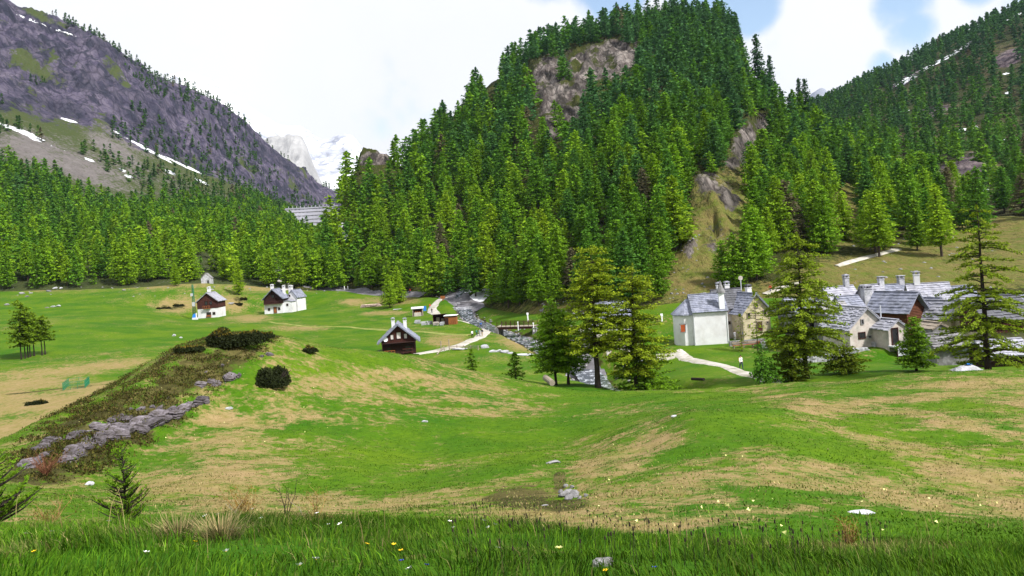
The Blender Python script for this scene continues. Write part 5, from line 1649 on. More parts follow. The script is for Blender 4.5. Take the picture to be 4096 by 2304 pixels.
o = house('stone_house', 'grey house half hidden by the wide larch, with a narrow dark gable door', 'house', G, 957, 336, 118, 34, wpx(19, 118), 6.5, 3.0, 2.1, wall='plaster_cream', roof='slate_pale', over=.4, eave=.4, seed=19, rough=1.8)
opening(o, 'F', wpx(19, 118), 6.5, .6, 1.3, .5, 1.3, kind='door', pane='glass_dark', frame='wood')
o = house('stone_house', 'house with broad white slab roof behind the trunk of the wide larch', 'house', G, 991, 337, 112, 84, 6.0, wpx(34, 112), 3.0, 2.3, wall='plaster_cream', roof='slate_pale', face='L', over=.3, eave=.5, seed=20, rough=1.8)
opening(o, 'L', 6, wpx(34, 112), -1, 1.0, .7, .9); opening(o, 'L', 6, wpx(34, 112), 1.2, 1.0, .7, .9)
o = house('stone_house', 'grey house at the right border with a bluish roof', 'house', G, 1017, 337, 104, 66, 6.0, 7, 2.8, 2.4, wall='stone', roof='slate', face='L', over=.3, eave=.5, seed=21)
o = house('stone_house', 'small house far back in the village, its low grey roof above the others', 'house', G, 972, 314, 138, 92, 5.5, wpx(20, 138), 2.6, 2.0, wall='stone', roof='slate', face='L', over=.2, eave=.4, seed=22)
o = house('stone_hut', 'low stone hut with two dark windows under a flat slab roof', 'hut', None, 941, 341, 104, 10, wpx(17, 104), 3.0, 1.6, .6, wall='stone', roof='wood_grey', over=.2, eave=.2, seed=23)
opening(o, 'F', wpx(17, 104), 3, .25, .6, .55, .6, frame='stone'); opening(o, 'F', wpx(17, 104), 3, .95, .6, .5, .6, frame='stone')
o = house('stone_shed', 'low shed under a broad weathered slab roof left of the wide larch', 'shed', None, 954, 359, 93, 88, 4.6, wpx(34, 93), 1.3, 1.3, wall='stone', roof='stone', face='L', over=.3, eave=.4, seed=24, rough=2.0)
o = house('stone_house', 'white house with dark timber balcony at the right border of the village', 'house', G, 1010, 352, 94, 86, 6.0, wpx(44, 94), 4.2, 2.0, wall='plaster_cream', gable='wood', gable_z=2.5, roof='slate_dark', face='L', over=.4, eave=.8, seed=25)
mb = MB(); mb.box((-3.5, 0, 2.5), (1.0, wpx(42, 94), .12)); mb.box((-3.95, 0, 3.4), (.08, wpx(42, 94), .12))
for i in range(12): mb.box((-3.95, -2.3 + i * .42, 2.95), (.06, .08, .9))
mb.build('balcony', M['wood'], o)
o = house('stone_shed', 'low dark shed with broad white slab roof in front of the balcony house', 'shed', None, 1010, 367, 82, 86, 4.0, wpx(40, 82), 1.3, 1.1, wall='wood_dark', roof='slate_pale', face='L', over=.3, eave=.5, seed=26, rough=1.8)
# roofs and walls behind the village larch
for (u, v, D_, L_, yaw_, seed, lab) in [(818, 332, 122, 36, 95, 27, 'low house with long grey roof behind the village larch'), (842, 334, 116, 24, 92, 28, 'stone house right of the village trunk, its roof broken and grey'),
                                        (806, 325, 134, 26, 98, 29, 'small grey roofed house uphill behind the village larch')]:
    o = house('stone_house', lab, 'house', G, u, v, D_, yaw_, 5.5, wpx(L_, D_), 2.4, 1.9, wall='stone', roof='slate' if seed != 28 else 'stone', face='L', over=.2, eave=.4, seed=seed, rough=1.6)
    opening(o, 'L', 5.5, wpx(L_, D_), .8, .3, .7, 1.5, kind='door', pane='glass_dark', frame='wood')
o = house('stone_house', 'house with bluish slab roof seen between the tall larches at the stream', 'house', G, 614, 330, 138, 92, 6.0, wpx(36, 138), 2.3, 2.2, wall='plaster', roof='slate', face='L', over=.2, eave=.4, seed=30, rough=1.6)
opening(o, 'L', 6, wpx(36, 138), -1.2, .1, .8, 1.7, kind='door', pane='glass_dark', frame='wood')
for (u, v, D_, n, lab) in [(822, 352, 108, 15, 'dry stone wall along the grass behind the village larch'), (845, 345, 108, 12, 'short dry stone wall left of the stained white gable'), (955, 331, 110, 14, 'garden wall of pale stones below the half hidden house'),
                           (580, 331, 140, 12, 'pale stone wall along the lane left of the tall larch trunk')]:
    p = at(u, v, D_); p.z = gz(p.x, p.y)
    o = empty('stone_wall', p, R(random.uniform(-8, 8))); tag(o, lab, 'wall', 'dry stone walls of the village')
    for row in range(3):
        x = -n * .25
        while x < n * .25:
            s = rg4.uniform(.3, .7); mb = MB(); mb.box((x + s / 2, rg4.uniform(-.06, .06), .12 + row * .28), (s - .03, .5, .26), rg4.uniform(-.06, .06)); mb.build('stone', M['stone_pale'], o); x += s
p = at(967, 369.5, 79); p.z = gz(p.x, p.y)
o = empty('covered_heap', p); tag(o, 'pale heap under a grey and blue sheet at the foot of the wide larch', 'heap')
mb = MB(); n = 9
P = [(i * .35 - 1.4, (j - 2) * .4, .55 * math.sin(math.pi * i / 8) * math.sin(math.pi * j / 4) + random.uniform(0, .12)) for j in range(5) for i in range(n)]
mb.poly(P, [(j * n + i, j * n + i + 1, (j + 1) * n + i + 1, (j + 1) * n + i) for j in range(4) for i in range(n - 1)])
mb.build('sheet', M['stone_pale'], o); mb = MB(); mb.box((.1, -.1, .66), (.6, .35, .1)); mb.build('blue_sheet', M['blue'], o)

# --- dam
D = 930
p = at(313, 230, D); o = empty('dam', p, R(6)); tag(o, 'grey concrete dam closing the valley under the snow mountains', 'dam')
W2 = wpx(52, D); Hd = wpx(22.5, D)
mb = MB(); ns = 14
lo, hi = [], []
for i in range(ns + 1):
    x = -W2 / 2 + W2 * i / ns; c = 5.0 * (1 - (2 * i / ns - 1) ** 2)
    lo.append((x, c - 7)); hi.append((x, c))
P = [(x, y, -14) for x, y in lo] + [(x, y, Hd) for x, y in hi] + [(x, y + 4, Hd) for x, y in hi] + [(x, y + 22, -14) for x, y in lo]
m_ = ns + 1
Fc = []
for r in range(3):
    for i in range(ns): Fc.append((r * m_ + i, r * m_ + i + 1, (r + 1) * m_ + i + 1, (r + 1) * m_ + i))
mb.poly(P, Fc); mb.build('wall', M['concrete'], o)
mb = MB()
for i in range(ns):
    (x0, y0_), (x1, y1_) = hi[i], hi[i + 1]
    mb.box(((x0 + x1) / 2, (y0_ + y1_) / 2 - .35, Hd + .1), (x1 - x0 + .2, .9, 1.5))
mb.build('parapet', M['concrete'], o)
for r in range(1, 6):
    mb = MB(); f = r / 6
    for i in range(ns):
        (x0, y0_), (x1, y1_) = hi[i], hi[i + 1]
        mb.box(((x0 + x1) / 2, (y0_ + y1_) / 2 - 7 * f * Hd / (Hd + 14) - .1, Hd * (1 - f)), (x1 - x0 + .1, .8, .45))
    mb.build('joint_band', M['stone'], o)
for i in range(1, ns):
    mb = MB(); mb.box((hi[i][0], hi[i][1] - .4, Hd + 1.8), (.5, .5, 2.2)); mb.build('railing_post', M['metal_grey'], o)

# ------------------------------------------------------------------ paths, water, snow
def chain(pix, step=2.0, dmin=60):
    P = [hit(u, v, dmin).to_2d() for (u, v) in pix]
    out = []
    for i in range(len(P) - 1):
        p0, p1, p2, p3 = P[max(i - 1, 0)], P[i], P[i + 1], P[min(i + 2, len(P) - 1)]
        n = max(2, int((p2 - p1).length / step))
        for k in range(n):
            t = k / n
            out.append(0.5 * ((2 * p1) + (p2 - p0) * t + (2 * p0 - 5 * p1 + 4 * p2 - p3) * t * t + (3 * p1 - p0 - 3 * p2 + p3) * t ** 3))
    out.append(P[-1])
    return out


def strip(name, pts, width, m, off=0.12, ncr=6, wob=0.25, flat=False, kind='structure', seed=0, taper=True):
    pts = [Vector(p) for p in pts]
    V = []
    for i, p in enumerate(pts):
        d = (pts[min(i + 1, len(pts) - 1)] - pts[max(i - 1, 0)]).normalized()
        nrm = Vector((d.y, -d.x))
        wl = width * (0.5 + wob * float(fbm(i * .31, seed + 1.5))); wr = width * (0.5 + wob * float(fbm(i * .29, seed + 7.5)))
        for k in range(ncr):
            f = k / (ncr - 1)
            q = p + nrm * (-wl + (wl + wr) * f)
            V.append((q.x, q.y))
    V = np.array(V)
    z = surf(V[:, 0], V[:, 1])
    if flat:
        zc = z.reshape(-1, ncr).min(1); zc = np.convolve(np.pad(zc, 4, 'edge'), np.ones(9) / 9, 'valid')
        z = np.repeat(zc, ncr)
    else:
        e = np.tile(np.where((np.arange(ncr) == 0) | (np.arange(ncr) == ncr - 1), -0.25, 0.0), len(pts))
        z = z + e
    me = np_mesh(name, np.column_stack([V, z + off]), grid_faces(len(pts), ncr), smooth=True)
    o = link(name, me, m); tag(o, kind=kind)
    return o


strip('path', chain([(417, 354.5), (428, 352.5), (440, 350), (455, 347), (470, 341), (483, 334.5), (492, 330), (500, 327.3)]), 3.2, M['gravel'], seed=1)
strip('road', chain([(490, 330.5), (482, 327), (472, 324), (458, 320.5), (446, 317.5), (436, 314), (432, 310), (435, 305), (442, 299), (448, 295), (452, 292.5)]), 3.4, M['gravel'], off=.14, seed=2)
strip('path', chain([(277, 267), (278.5, 272), (280, 277), (283, 282), (289, 286.5), (284, 289.5), (276, 290.5)]), 4.2, M['gravel'], seed=3)
strip('track', chain([(290, 289.5), (320, 289), (350, 291), (390, 293), (425, 294)]), 5, M['gravelbed'], seed=4)
strip('path', chain([(676, 351), (690, 359.5), (706, 363), (722, 366), (745, 374), (768, 382), (800, 391)]), 2.5, M['gravel'], seed=5)
strip('path', chain([(560, 327), (582, 330), (602, 336), (618, 344), (640, 351), (676, 357)]), 2.6, M['gravel'], seed=6)
strip('path', chain([(836, 266.5), (850, 262.5), (866, 258), (882, 254), (898, 249.5)]), 2.0, M['gravel'], off=.2, seed=7)
strip('path', chain([(764, 295), (776, 290.5), (790, 286.5), (803, 283.5)]), 2.2, M['gravel'], off=.2, seed=8)
strip('track', chain([(355, 328), (380, 330), (410, 332), (440, 334), (470, 335.5)]), 2.6, M['track'], seed=9)
strip('track', chain([(270, 322), (300, 326), (330, 327), (355, 328)]), 1.6, M['track'], seed=10)
strip('gravel_bank', chain([(449, 294), (458, 299), (468, 305), (476, 312)], 1.5), 8.5, M['gravelbed'], off=.25, ncr=9, seed=12)
# stream water, a little below its banks
rv = []
for a, b in zip(RIV[1:-1], RIV[2:]):
    n = max(2, int(np.hypot(*(b - a)) / 3))
    for k in range(n): rv.append(Vector(a + (b - a) * k / n))
strip('stream', rv, 3.8, M['water'], off=0.30, ncr=4, wob=.2, flat=True, seed=13)
strip('stream_bed', rv, 5.4, M['gravelbed'], off=0.10, ncr=9, wob=.2, seed=14)


def patch(name, u, v, rx, ry, m, label, cat, group=None, hgt=.3, D=None, seed=0, dmin=60, an=0.0):
    """low irregular blanket on the ground (old snow); rx across, ry along the view, metres"""
    p = hit(u, v, dmin) if D is None else on(u, v, D)
    n, V, Fc = 18, [], []
    for j in range(5):
        for k in range(n):
            a = 6.283 * k / n
            q = (j / 4) * (1 + .35 * float(fbm(math.cos(a) * 1.3 + seed * 3.3, math.sin(a) * 1.3)))
            dx, dy = q * rx * math.cos(a), q * ry * math.sin(a)
            dx, dy = dx * math.cos(an) - dy * math.sin(an), dx * math.sin(an) + dy * math.cos(an)
            x, y = p.x + dx, p.y + dy
            V.append((x - p.x, y - p.y, gz(x, y) - p.z + (hgt * (1 - (j / 4) ** 2) if j < 4 else -.25) + (.05 if j < 4 else 0)))
    for j in range(4):
        for k in range(n):
            Fc.append((j * n + k, j * n + (k + 1) % n, (j + 1) * n + (k + 1) % n, (j + 1) * n + k))
    me = np_mesh(name, V, np.array(Fc), smooth=True)
    o = link(name, me, m); o.location = p; tag(o, label, cat, group)
    return o


GS = 'snow patches left by the stream'
for i, (u, v, rx, ry, lab) in enumerate([(481, 296, 4.2, 5.0, 'largest old snow patch beside the stream, under the forest'), (472, 290.5, 3.6, 2.4, 'thin snow streak upstream of the large snow patch'), (487, 289, 1.8, 2.2, 'small snow patch higher up among the trees')]):
    patch('snow_patch', u, v, rx, ry, M['snow'], lab, 'snow patch', GS, .4, seed=i)
# grey shelf of bedrock by the weir
p = hit(466, 307.5, 100)
o = empty('bedrock_shelf', p, R(6)); tag(o, 'flat layered grey bedrock shelf at the water above the bridge', 'rock shelf')
for i in range(5):
    mb = MB(); a = 6.2 - i * .9
    pts = []; n = 14
    for z in (i * .42 - .6, i * .42 - .12):
        for k in range(n):
            th = 6.283 * k / n; q = 1 + .18 * math.sin(3 * th + i) + random.uniform(-.07, .07)
            pts.append((a * q * math.cos(th) + i * .35, a * .5 * q * math.sin(th) + i * .8, z))
    mb.poly(pts, [tuple(range(n))[::-1], tuple(range(n, 2 * n))] + [(k, (k + 1) % n, n + (k + 1) % n, n + k) for k in range(n)])
    mb.build('rock_layer', M['stone_pale' if i < 2 else 'gravelbed'], o)

# boulders of the stream: the large ones apart, the rest one mass
rgs = random.Random(21)
def merged_rocks(name, items, m, label, cat):
    base = []
    for k in range(5):
        nb = rock('stone', (0, 0, 0), 1, 1, 1, m, k, 'x', sub=1); me = nb.data
        co_ = np.zeros(len(me.vertices) * 3, np.float32); me.vertices.foreach_get('co', co_); Fc = np.array([list(q.vertices) for q in me.polygons])
        base.append((co_.reshape(-1, 3), Fc)); bpy.data.objects.remove(nb)
    Vs, Fs, n = [], [], 0
    for i, (x, y, z, s) in enumerate(items):
        V, Fc = base[i % 5]
        a = rgs.uniform(0, 6.28); ca, sa = math.cos(a), math.sin(a)
        q = V * [s * rgs.uniform(.8, 1.4), s * rgs.uniform(.7, 1.1), s * rgs.uniform(.45, .8)]
        Vs.append(np.stack([q[:, 0] * ca - q[:, 1] * sa + x, q[:, 0] * sa + q[:, 1] * ca + y, q[:, 2] + z], 1)); Fs.append(Fc + n); n += len(V)
    o = link(name, np_mesh(name, np.concatenate(Vs), np.concatenate(Fs)), M[m]); tag(o, label, cat, kind='stuff')
    return o


items = []
for _ in range(620):
    k = rgs.randrange(len(rv)); w = rgs.gauss(0, 1.7)
    d = (rv[min(k + 1, len(rv) - 1)] - rv[max(k - 1, 0)]).normalized()
    q = rv[k] + Vector((d.y, -d.x)) * w + d * rgs.uniform(-1.5, 1.5)
    items.append((q.x, q.y, gz(q.x, q.y) + .12, rgs.uniform(.18, .5) * (1.5 if rgs.random() < .15 else 1)))
merged_rocks('stream_stones', items, 'stone', 'grey stones and boulders strewn along the stream', 'stones')
items = []
for _ in range(260):                                      # stones on the slopes above, and along the forest edge
    u, v = rgs.choice([(rgs.uniform(660, 740), rgs.uniform(230, 300)), (rgs.uniform(850, 1000), rgs.uniform(235, 290)), (rgs.uniform(0, 440), rgs.uniform(286, 297)), (rgs.uniform(540, 620), rgs.uniform(300, 318))])
    p = hit(u, v, 110); items.append((p.x, p.y, p.z, rgs.uniform(.15, .6)))
merged_rocks('scree_stones', items, 'stone', 'grey stones scattered on the slopes and along the forest edge', 'stones')

BO = [(22, 294, 1.3, .6, 'stone', 'large pale boulder of the group at the far left edge of the meadow'), (27, 297, 1.0, .5, 'stone', 'lower boulder of the group at the far left edge of the meadow'), (31, 293.5, .8, .4, 'stone', 'small boulder right of the group at the far left edge'),
      (49, 291.5, 1.4, .55, 'gravelbed', 'dark flat slab like boulder on the upper left meadow'), (55, 288.5, 1.1, .5, 'stone_pale', 'pale boulder behind the dark flat one on the upper left meadow'), (61, 288.5, .8, .5, 'stone_pale', 'second pale boulder behind the dark flat one'),
      (47, 308, 1.0, .35, 'stone', 'left stone of the row lying on the middle of the left meadow'), (53, 307, 1.1, .4, 'stone_pale', 'middle stone of the row on the left meadow'), (58.5, 306.5, 1.2, .45, 'stone_pale', 'right stone of the row on the left meadow'),
      (7, 305.5, 1.1, .6, 'stone', 'single boulder at the left border of the meadow'), (174, 336, .6, .4, 'stone_pale', 'white boulder on the meadow behind the juniper knoll'), (181, 338, .4, .25, 'stone_pale', 'small white stone beside the boulder behind the juniper knoll'),
      (231, 304, 1.3, .6, 'stone', 'grey boulder on the slope right of the red boarded chalet'), (124, 290.5, .8, .4, 'stone', 'stone at the meadow edge under the close pair of larches'), (212, 290, .7, .4, 'stone', 'pale stone on the slope under the stone hut'),
      (485, 348, 1.1, .7, 'stone_pale', 'white pointed boulder at the end of the wooden fence'), (493, 352, .8, .35, 'stone_pale', 'first stone of the white row on the green below the fence'), (499, 352, .9, .4, 'stone_pale', 'second stone of the white row below the fence'),
      (505, 353, 1.0, .45, 'stone_pale', 'third and largest stone of the white row below the fence'), (511, 354, .7, .35, 'stone_pale', 'fourth stone of the white row below the fence'), (524, 355, 2.0, .25, 'stone_pale', 'long flat stone ending the white row below the fence'),
      (460, 349.5, 1.6, .35, 'stone_pale', 'flat white slab at the foot of the path by the fence'), (637, 361, 1.4, .6, 'stone_pale', 'pale boulder seen under the leaning larch'), (628, 366, 1.2, .5, 'stone_pale', 'boulder by the stream behind the tallest larch')]
for i, (u, v, s, hh, m, lab) in enumerate(BO):
    p = hit(u, v, 70); p.z += hh * .25
    rock('boulder', p, s, s * .7, hh, m, i * 5 + 2, lab, 'boulder', 'boulders lying on the meadow', yaw=random.uniform(-.4, .4))

# the outcrop on the left knoll
oc = empty('rock_outcrop', (0, 0, 0)); tag(oc, 'layered grey and violet rock ledges breaking out of the left knoll', 'rock outcrop')
sa_, sb_ = hit(45, 465, 10), hit(205, 402, 10)
strike = math.atan2((sb_ - sa_).y, (sb_ - sa_).x)
incl = math.atan2((sb_ - sa_).z, (sb_ - sa_).to_2d().length)
OC = [(36, 447, .75), (46, 442, .55), (62, 453, .6), (78, 450, .8), (88, 446, .6), (60, 436, .4), (75, 429, .5), (90, 424, .75), (97, 419, .5), (110, 425, .6), (118, 420, .5), (126, 430, .65), (135, 433, .5), (142, 429, .55), (121, 412, .4), (108, 408, .45),
      (164, 404, .5), (151, 408, .4), (190, 406, .75), (201, 400, .6), (215, 375, .4), (210, 379, .35), (203, 383, .45), (233, 384, .6), (240, 381, .4), (205, 372, .35), (100, 405, .4), (48, 459, .6), (70, 460, .65), (105, 441, .6), (131, 440, .6),
      (147, 423, .45), (262, 358, .5), (55, 446, .4), (82, 437, .45), (112, 433, .5), (158, 418, .55), (172, 414, .6), (180, 409, .5), (92, 454, .5), (118, 445, .5), (66, 441, .45), (140, 438, .45), (176, 396, .35), (188, 390, .3), (222, 388, .35),
      (34, 456, .5), (24, 462, .45), (152, 385, .3), (165, 380, .25), (128, 398, .3), (86, 414, .3)]
LEDGE = []
for q in range(10):                                        # angular split slabs
    r_ = random.Random(q); n = r_.choice((5, 6, 7)); mb = MB(); P0 = []
    an = sorted(r_.uniform(0, 6.28) for _ in range(n)) if q % 2 else [6.283 * k / n + r_.uniform(-.3, .3) for k in range(n)]
    an.sort()
    pts = [(math.cos(t) * r_.uniform(.75, 1.05), math.sin(t) * r_.uniform(.75, 1.05)) for t in an]
    lay = [(.9, -1.0), (1.0, -.3), (.86, -.22), (.97, -.05), (1.04, .3), (.84, .36), (.92, .6), (.7, .95)]
    for (sc_, z) in lay:
        ox, oy = r_.uniform(-.07, .07), r_.uniform(-.07, .07)
        P0 += [(x * sc_ * r_.uniform(.93, 1.07) + ox, y * sc_ * r_.uniform(.9, 1.1) + oy, z + r_.uniform(-.12, .12)) for x, y in pts]
    Fc = [tuple(range(n))[::-1], tuple(range((len(lay) - 1) * n, len(lay) * n))]
    for j in range(len(lay) - 1): Fc += [(j * n + k, j * n + (k + 1) % n, (j + 1) * n + (k + 1) % n, (j + 1) * n + k) for k in range(n)]
    mb.poly(P0, Fc); me = mb.mesh('ledge_mesh'); me.materials.append(M['outcrop']); LEDGE.append(me)
LN = [((60, 463), (204, 404), 34, .52, .24), ((34, 452), (128, 418), 15, .45, .17), ((84, 438), (160, 408), 9, .38, .13), ((200, 384), (238, 381), 5, .42, .2), ((204, 374), (222, 370), 2, .3, .16), ((24, 466), (50, 455), 3, .4, .18),
      ((256, 358), (268, 355), 2, .4, .16), ((120, 414), (176, 394), 4, .3, .12)]
q_ = 0
for (a_, b_, n, s, th) in LN:
    for i in range(n):
        f = (i + random.uniform(-.45, .45)) / max(n - 1, 1); f = min(max(f, 0), 1)
        p = hit(a_[0] + (b_[0] - a_[0]) * f, a_[1] + (b_[1] - a_[1]) * f - 5 * math.sin(f * math.pi) * (n > 15) + random.uniform(-4, 3), 10)
        r = link('rock', LEDGE[(q_ * 7 + i) % 10], None, oc); q_ += 1
        k = random.uniform(.45, 1.45)
        r.location = p + Vector((0, .16 * k, -.04))
        r.scale = (s * k * random.uniform(1.0, 1.7), s * k * random.uniform(.5, .8), th * random.uniform(.7, 1.35))
        r.rotation_euler = (R(random.uniform(4, 24)), -incl * .95 + random.uniform(-.10, .10), strike + random.uniform(-.2, .2))

# loose stones in the hollow
ST = [(564, 497, .17, 'left grey stone of the heap in the bare hollow'), (569, 494, .16, 'upper pale stone of the heap in the bare hollow'), (574, 497, .18, 'right pale stone of the heap in the bare hollow'), (569, 500, .15, 'front stone of the heap in the bare hollow'),
      (577, 494, .10, 'small stone at the right of the heap in the hollow'), (561, 493, .10, 'small stone at the left of the heap in the hollow'), (566, 487, .09, 'small stone above the heap in the hollow'), (572, 488, .08, 'pebble on the slope above the heap in the hollow'),
      (586, 497, .09, 'dark stone right of the heap in the hollow'), (580, 499, .08, 'stone between the heap and the dark stone')]
for i, (u, v, s, lab) in enumerate(ST):
    p = hit(u, v, 6); p.z += s * .3
    s *= .72; rock('stone', p, s * 1.2, s, s * .85, 'stone', i + 40, lab, 'stone', 'stones heaped in the bare hollow')
for i, (u, v, sx, sz, m, lab) in enumerate([(554, 463, .30, .07, 'stone', 'flat grey slab above the bare hollow'), (863, 514, .26, .05, 'stone_pale', 'flat bluish white slab in the grass at the right'), (603, 566, .07, .05, 'stone', 'small grey stone in the near grass'),
                                            (89, 485, .16, .09, 'stone_pale', 'pale stone low on the left slope'), (425, 422, .18, .08, 'stone_pale', 'small white stone in the green hollow'), (674, 417, .14, .06, 'stone_pale', 'small pale stone near the crest of the right knoll'),
                                            (229, 409, .22, .09, 'stone_pale', 'white stone right of the rock ledges'), (545, 506, .09, .03, 'stone', 'thin dark stone on the bare soil of the hollow')]):
    p = hit(u, v, 4); p.z += sz * .3
    rock('stone', p, sx, sx * .6, sz, m, i + 60, lab, 'stone', yaw=random.uniform(-.3, .3))


# ------------------------------------------------------------------ shrubs and saplings
def bush(label, u, v, D, rx, ry, hh, m, n, size, seed, name='juniper_bush', cat='bush', m2=None, group=None):
    p = on(u, v, D) if D else hit(u, v, 4)
    rng = np.random.default_rng(seed)
    o = empty(name, p); tag(o, label, cat, group)
    lob = [(rng.uniform(-.72, .72) * rx, rng.uniform(-.6, .6) * ry, rng.uniform(.3, 1.0)) for _ in range(11)]
    def cloud(n, lo, hi_):
        C = []
        for _ in range(n):
            lx, ly, lh = lob[rng.integers(0, 11)]
            d = rng.normal(size=3); d /= np.linalg.norm(d); d[2] = abs(d[2])
            r = rng.uniform(.55, 1.0) ** .5
            q = np.array([lx + d[0] * rx * .40 * r, ly + d[1] * ry * .40 * r, d[2] * hh * lh * r])
            if lo <= q[2] / hh <= hi_: C.append(q)
        return np.array(C)
    C = cloud(n, 0, 1.2)
    Dr = rng.normal(size=C.shape) * .5 + [0, 0, .8]
    V = tri_cloud(C, size, rng, flat=.9, D=Dr, aspect=1.5)
    link('foliage', np_mesh('foliage', V, tri_faces(len(V) // 3)), M[m], o)
    if m2:
        C = cloud(n // 2, .55, 1.2) + [0, 0, .04]
        V = tri_cloud(C, size * .9, rng, flat=.9, D=np.tile([0, 0, 1.0], (len(C), 1)), aspect=1.5)
        link('foliage_tips', np_mesh('foliage_tips', V, tri_faces(len(V) // 3)), M[m2], o)['kind'] = 'stuff'
    mb = MB()
    for _ in range(9):
        a = rng.uniform(0, 6.28); q = rng.uniform(.3, .8)
        mb.tube([(0, 0, -.1), (rx * q * .5 * math.cos(a), ry * q * .5 * math.sin(a), hh * .3), (rx * q * math.cos(a), ry * q * math.sin(a), hh * .6)], [.05, .035, .015], 5, cap=False)
    mb.build('stems', M['bark_dark'], o)['kind'] = 'stuff'
    return o


bush('wide juniper with rusty olive tips on top of the left knoll', 233, 341, 47.5, 1.75, 1.3, 1.15, 'juniper_dark', 9000, .055, 1, m2='juniper')
bush('round nearly black juniper below the wide one on the knoll', 276, 388, 43.5, 1.15, 1.0, 1.25, 'juniper_dark', 8000, .055, 2)
bush('low brown juniper mat left of the wide one', 190, 357, 46, .9, .7, .35, 'juniper_dark', 1800, .05, 3, m2='juniper')
bush('low brown juniper mat right of the wide one', 262, 344, 50, .8, .6, .4, 'juniper_dark', 1800, .05, 4, m2='juniper')
bush('small green shrub on the crest right of the wide juniper', 308, 353, 51, .6, .5, .5, 'juniper_dark', 1200, .05, 5, m2='juniper')
rh = np.random.default_rng(12)                            # brown heath growing over the ledges
yy = rh.uniform(24, 56, 60000); xx = rh.uniform(-.70, -.22, 60000) * yy
zz = ground.h(xx, yy); uu, vv = project(xx, yy, zz)
kk = (ell(uu, vv, [(110, 424, 120, 40, 29), (190, 376, 72, 32, 28), (45, 462, 50, 18, 20), (232, 350, 50, 20, 10)]) > rh.uniform(.45, .95, 60000)) & (fbm(xx / 1.1, yy / 1.1, 44, 3) > rh.uniform(-.15, .3, 60000))
P_ = np.stack([xx, yy, zz], 1)[kk][:9000]
P_ = np.repeat(P_, 7, 0)
HC_ = P_ + np.stack([rh.normal(size=len(P_)) * .15, rh.normal(size=len(P_)) * .15, np.abs(rh.normal(size=len(P_))) * .05], 1)
V = tri_cloud(HC_, .05, rh, flat=.9, D=np.tile([0, 0, 1.], (len(HC_), 1)))
hcol = np.array([[.035, .03, .009], [.085, .078, .016], [.06, .085, .012], [.12, .09, .03]])[rh.choice(4, len(HC_), p=[.38, .3, .22, .1])] * rh.uniform(.7, 1.3, (len(HC_), 1))
tag(link('heath', np_mesh('heath', V, tri_faces(len(V) // 3), colors=np.repeat(hcol, 3, 0)), M['needle_mass']), 'brown heath and moss covering the ledges of the left knoll', 'heath', kind='stuff')
for i, (u, v, rx, hh, lab) in enumerate([(163, 309, 2.6, .9, 'dark brown heather patch left of the green mast'), (178, 306, 2.2, .8, 'dark brown heather patch behind the green mast'), (238, 305, 1.6, 1.0, 'dark shrub on the slope right of the red boarded chalet'), (38, 404, 1.3, .5, 'dark heather patch on the dry left meadow'),
                                         (244, 300, 1.3, .9, 'second dark shrub higher on the slope by the red boarded chalet')]):
    p = hit(u, v, 70); bush(lab, u, v, p.y, rx, rx * .6, hh, 'juniper_dark', 900, .2, 70 + i, name='heather_patch', m2='juniper', group='heather patches on the meadow')


def twigs(label, u, v, D, hh, seed, m='bark', n=14, spread=.35, name='bare_shrub', m_leaf=None):
    p = on(u, v, D); rng = random.Random(seed)
    o = empty(name, p); tag(o, label, 'shrub')
    mb = MB(); tips = []
    for k in range(n):
        a = rng.uniform(0, 6.28); q = [Vector((rng.uniform(-.03, .03), rng.uniform(-.03, .03), -.03))]
        h2 = hh * rng.uniform(.5, 1.0); dx, dy = math.cos(a) * spread * rng.uniform(.2, 1), math.sin(a) * spread * rng.uniform(.2, 1)
        for i in range(1, 5):
            q.append(Vector((dx * (i / 4) ** 1.3 + rng.uniform(-.02, .02), dy * (i / 4) ** 1.3 + rng.uniform(-.02, .02), h2 * i / 4)))
        mb.tube(q, [.010, .008, .006, .004, .002], 4, cap=False)
        for _ in range(3):
            b = q[rng.randint(2, 4)]; e = b + Vector((rng.uniform(-.12, .12), rng.uniform(-.12, .12), rng.uniform(.03, .14)))
            mb.tube([b, e], [.004, .0015], 3, cap=False); tips.append(e)
    mb.build('stems', M[m], o)['kind'] = 'stuff'
    if m_leaf:
        C = np.array([list(t + (Vector((rng.gauss(0, .02), rng.gauss(0, .02), rng.gauss(0, .02))))) for t in tips for _ in range(7)])
        V = tri_cloud(C, .011, np.random.default_rng(seed), D=np.tile([0, 0, 1.], (len(C), 1)))
        c = link('leaves', np_mesh('leaves', V, tri_faces(len(V) // 3)), M['needle'], o); c.color = (*m_leaf, 1); c['kind'] = 'stuff'
    return o


M['twig_red'] = pm('reddish_twigs', (0.13, 0.05, 0.025), (0.2, 0.09, 0.05), 8, .9)
M['twig_tan'] = pm('tan_twigs', (0.2, 0.12, 0.04), (0.3, 0.19, 0.07), 8, .9)
twigs('reddish bare shrub at the lower left end of the rock ledges', 45, 470, 24.5, .75, 1, 'twig_red', 60, .75)
twigs('tan twiggy shrub behind the near grass rim', 243, 523, 11.5, .55, 2, 'twig_tan', 22, .28, m_leaf=(0.2, .13, .02))
twigs('crooked dark bare stem right of the tan twiggy shrub', 286, 523, 11.8, .62, 3, 'bark_dark', 4, .22)
twigs('thin pale dead stems left of the tan twiggy shrub', 236, 524, 11.0, .28, 4, 'bark_grey', 3, .08)
twigs('thin pale stem between the crooked stem and the grass', 302, 523, 11.0, .22, 5, 'bark_grey', 2, .04)
twigs('sparse yellowish shrub on the hollow edge right of the crooked stem', 318, 522, 12.2, .5, 6, 'twig_tan', 9, .3, m_leaf=(.16, .16, .02))
twigs('yellow green twiggy shrub left of the little larch', 50, 531, 10.8, .4, 7, 'twig_tan', 18, .4, m_leaf=(.13, .16, .02))
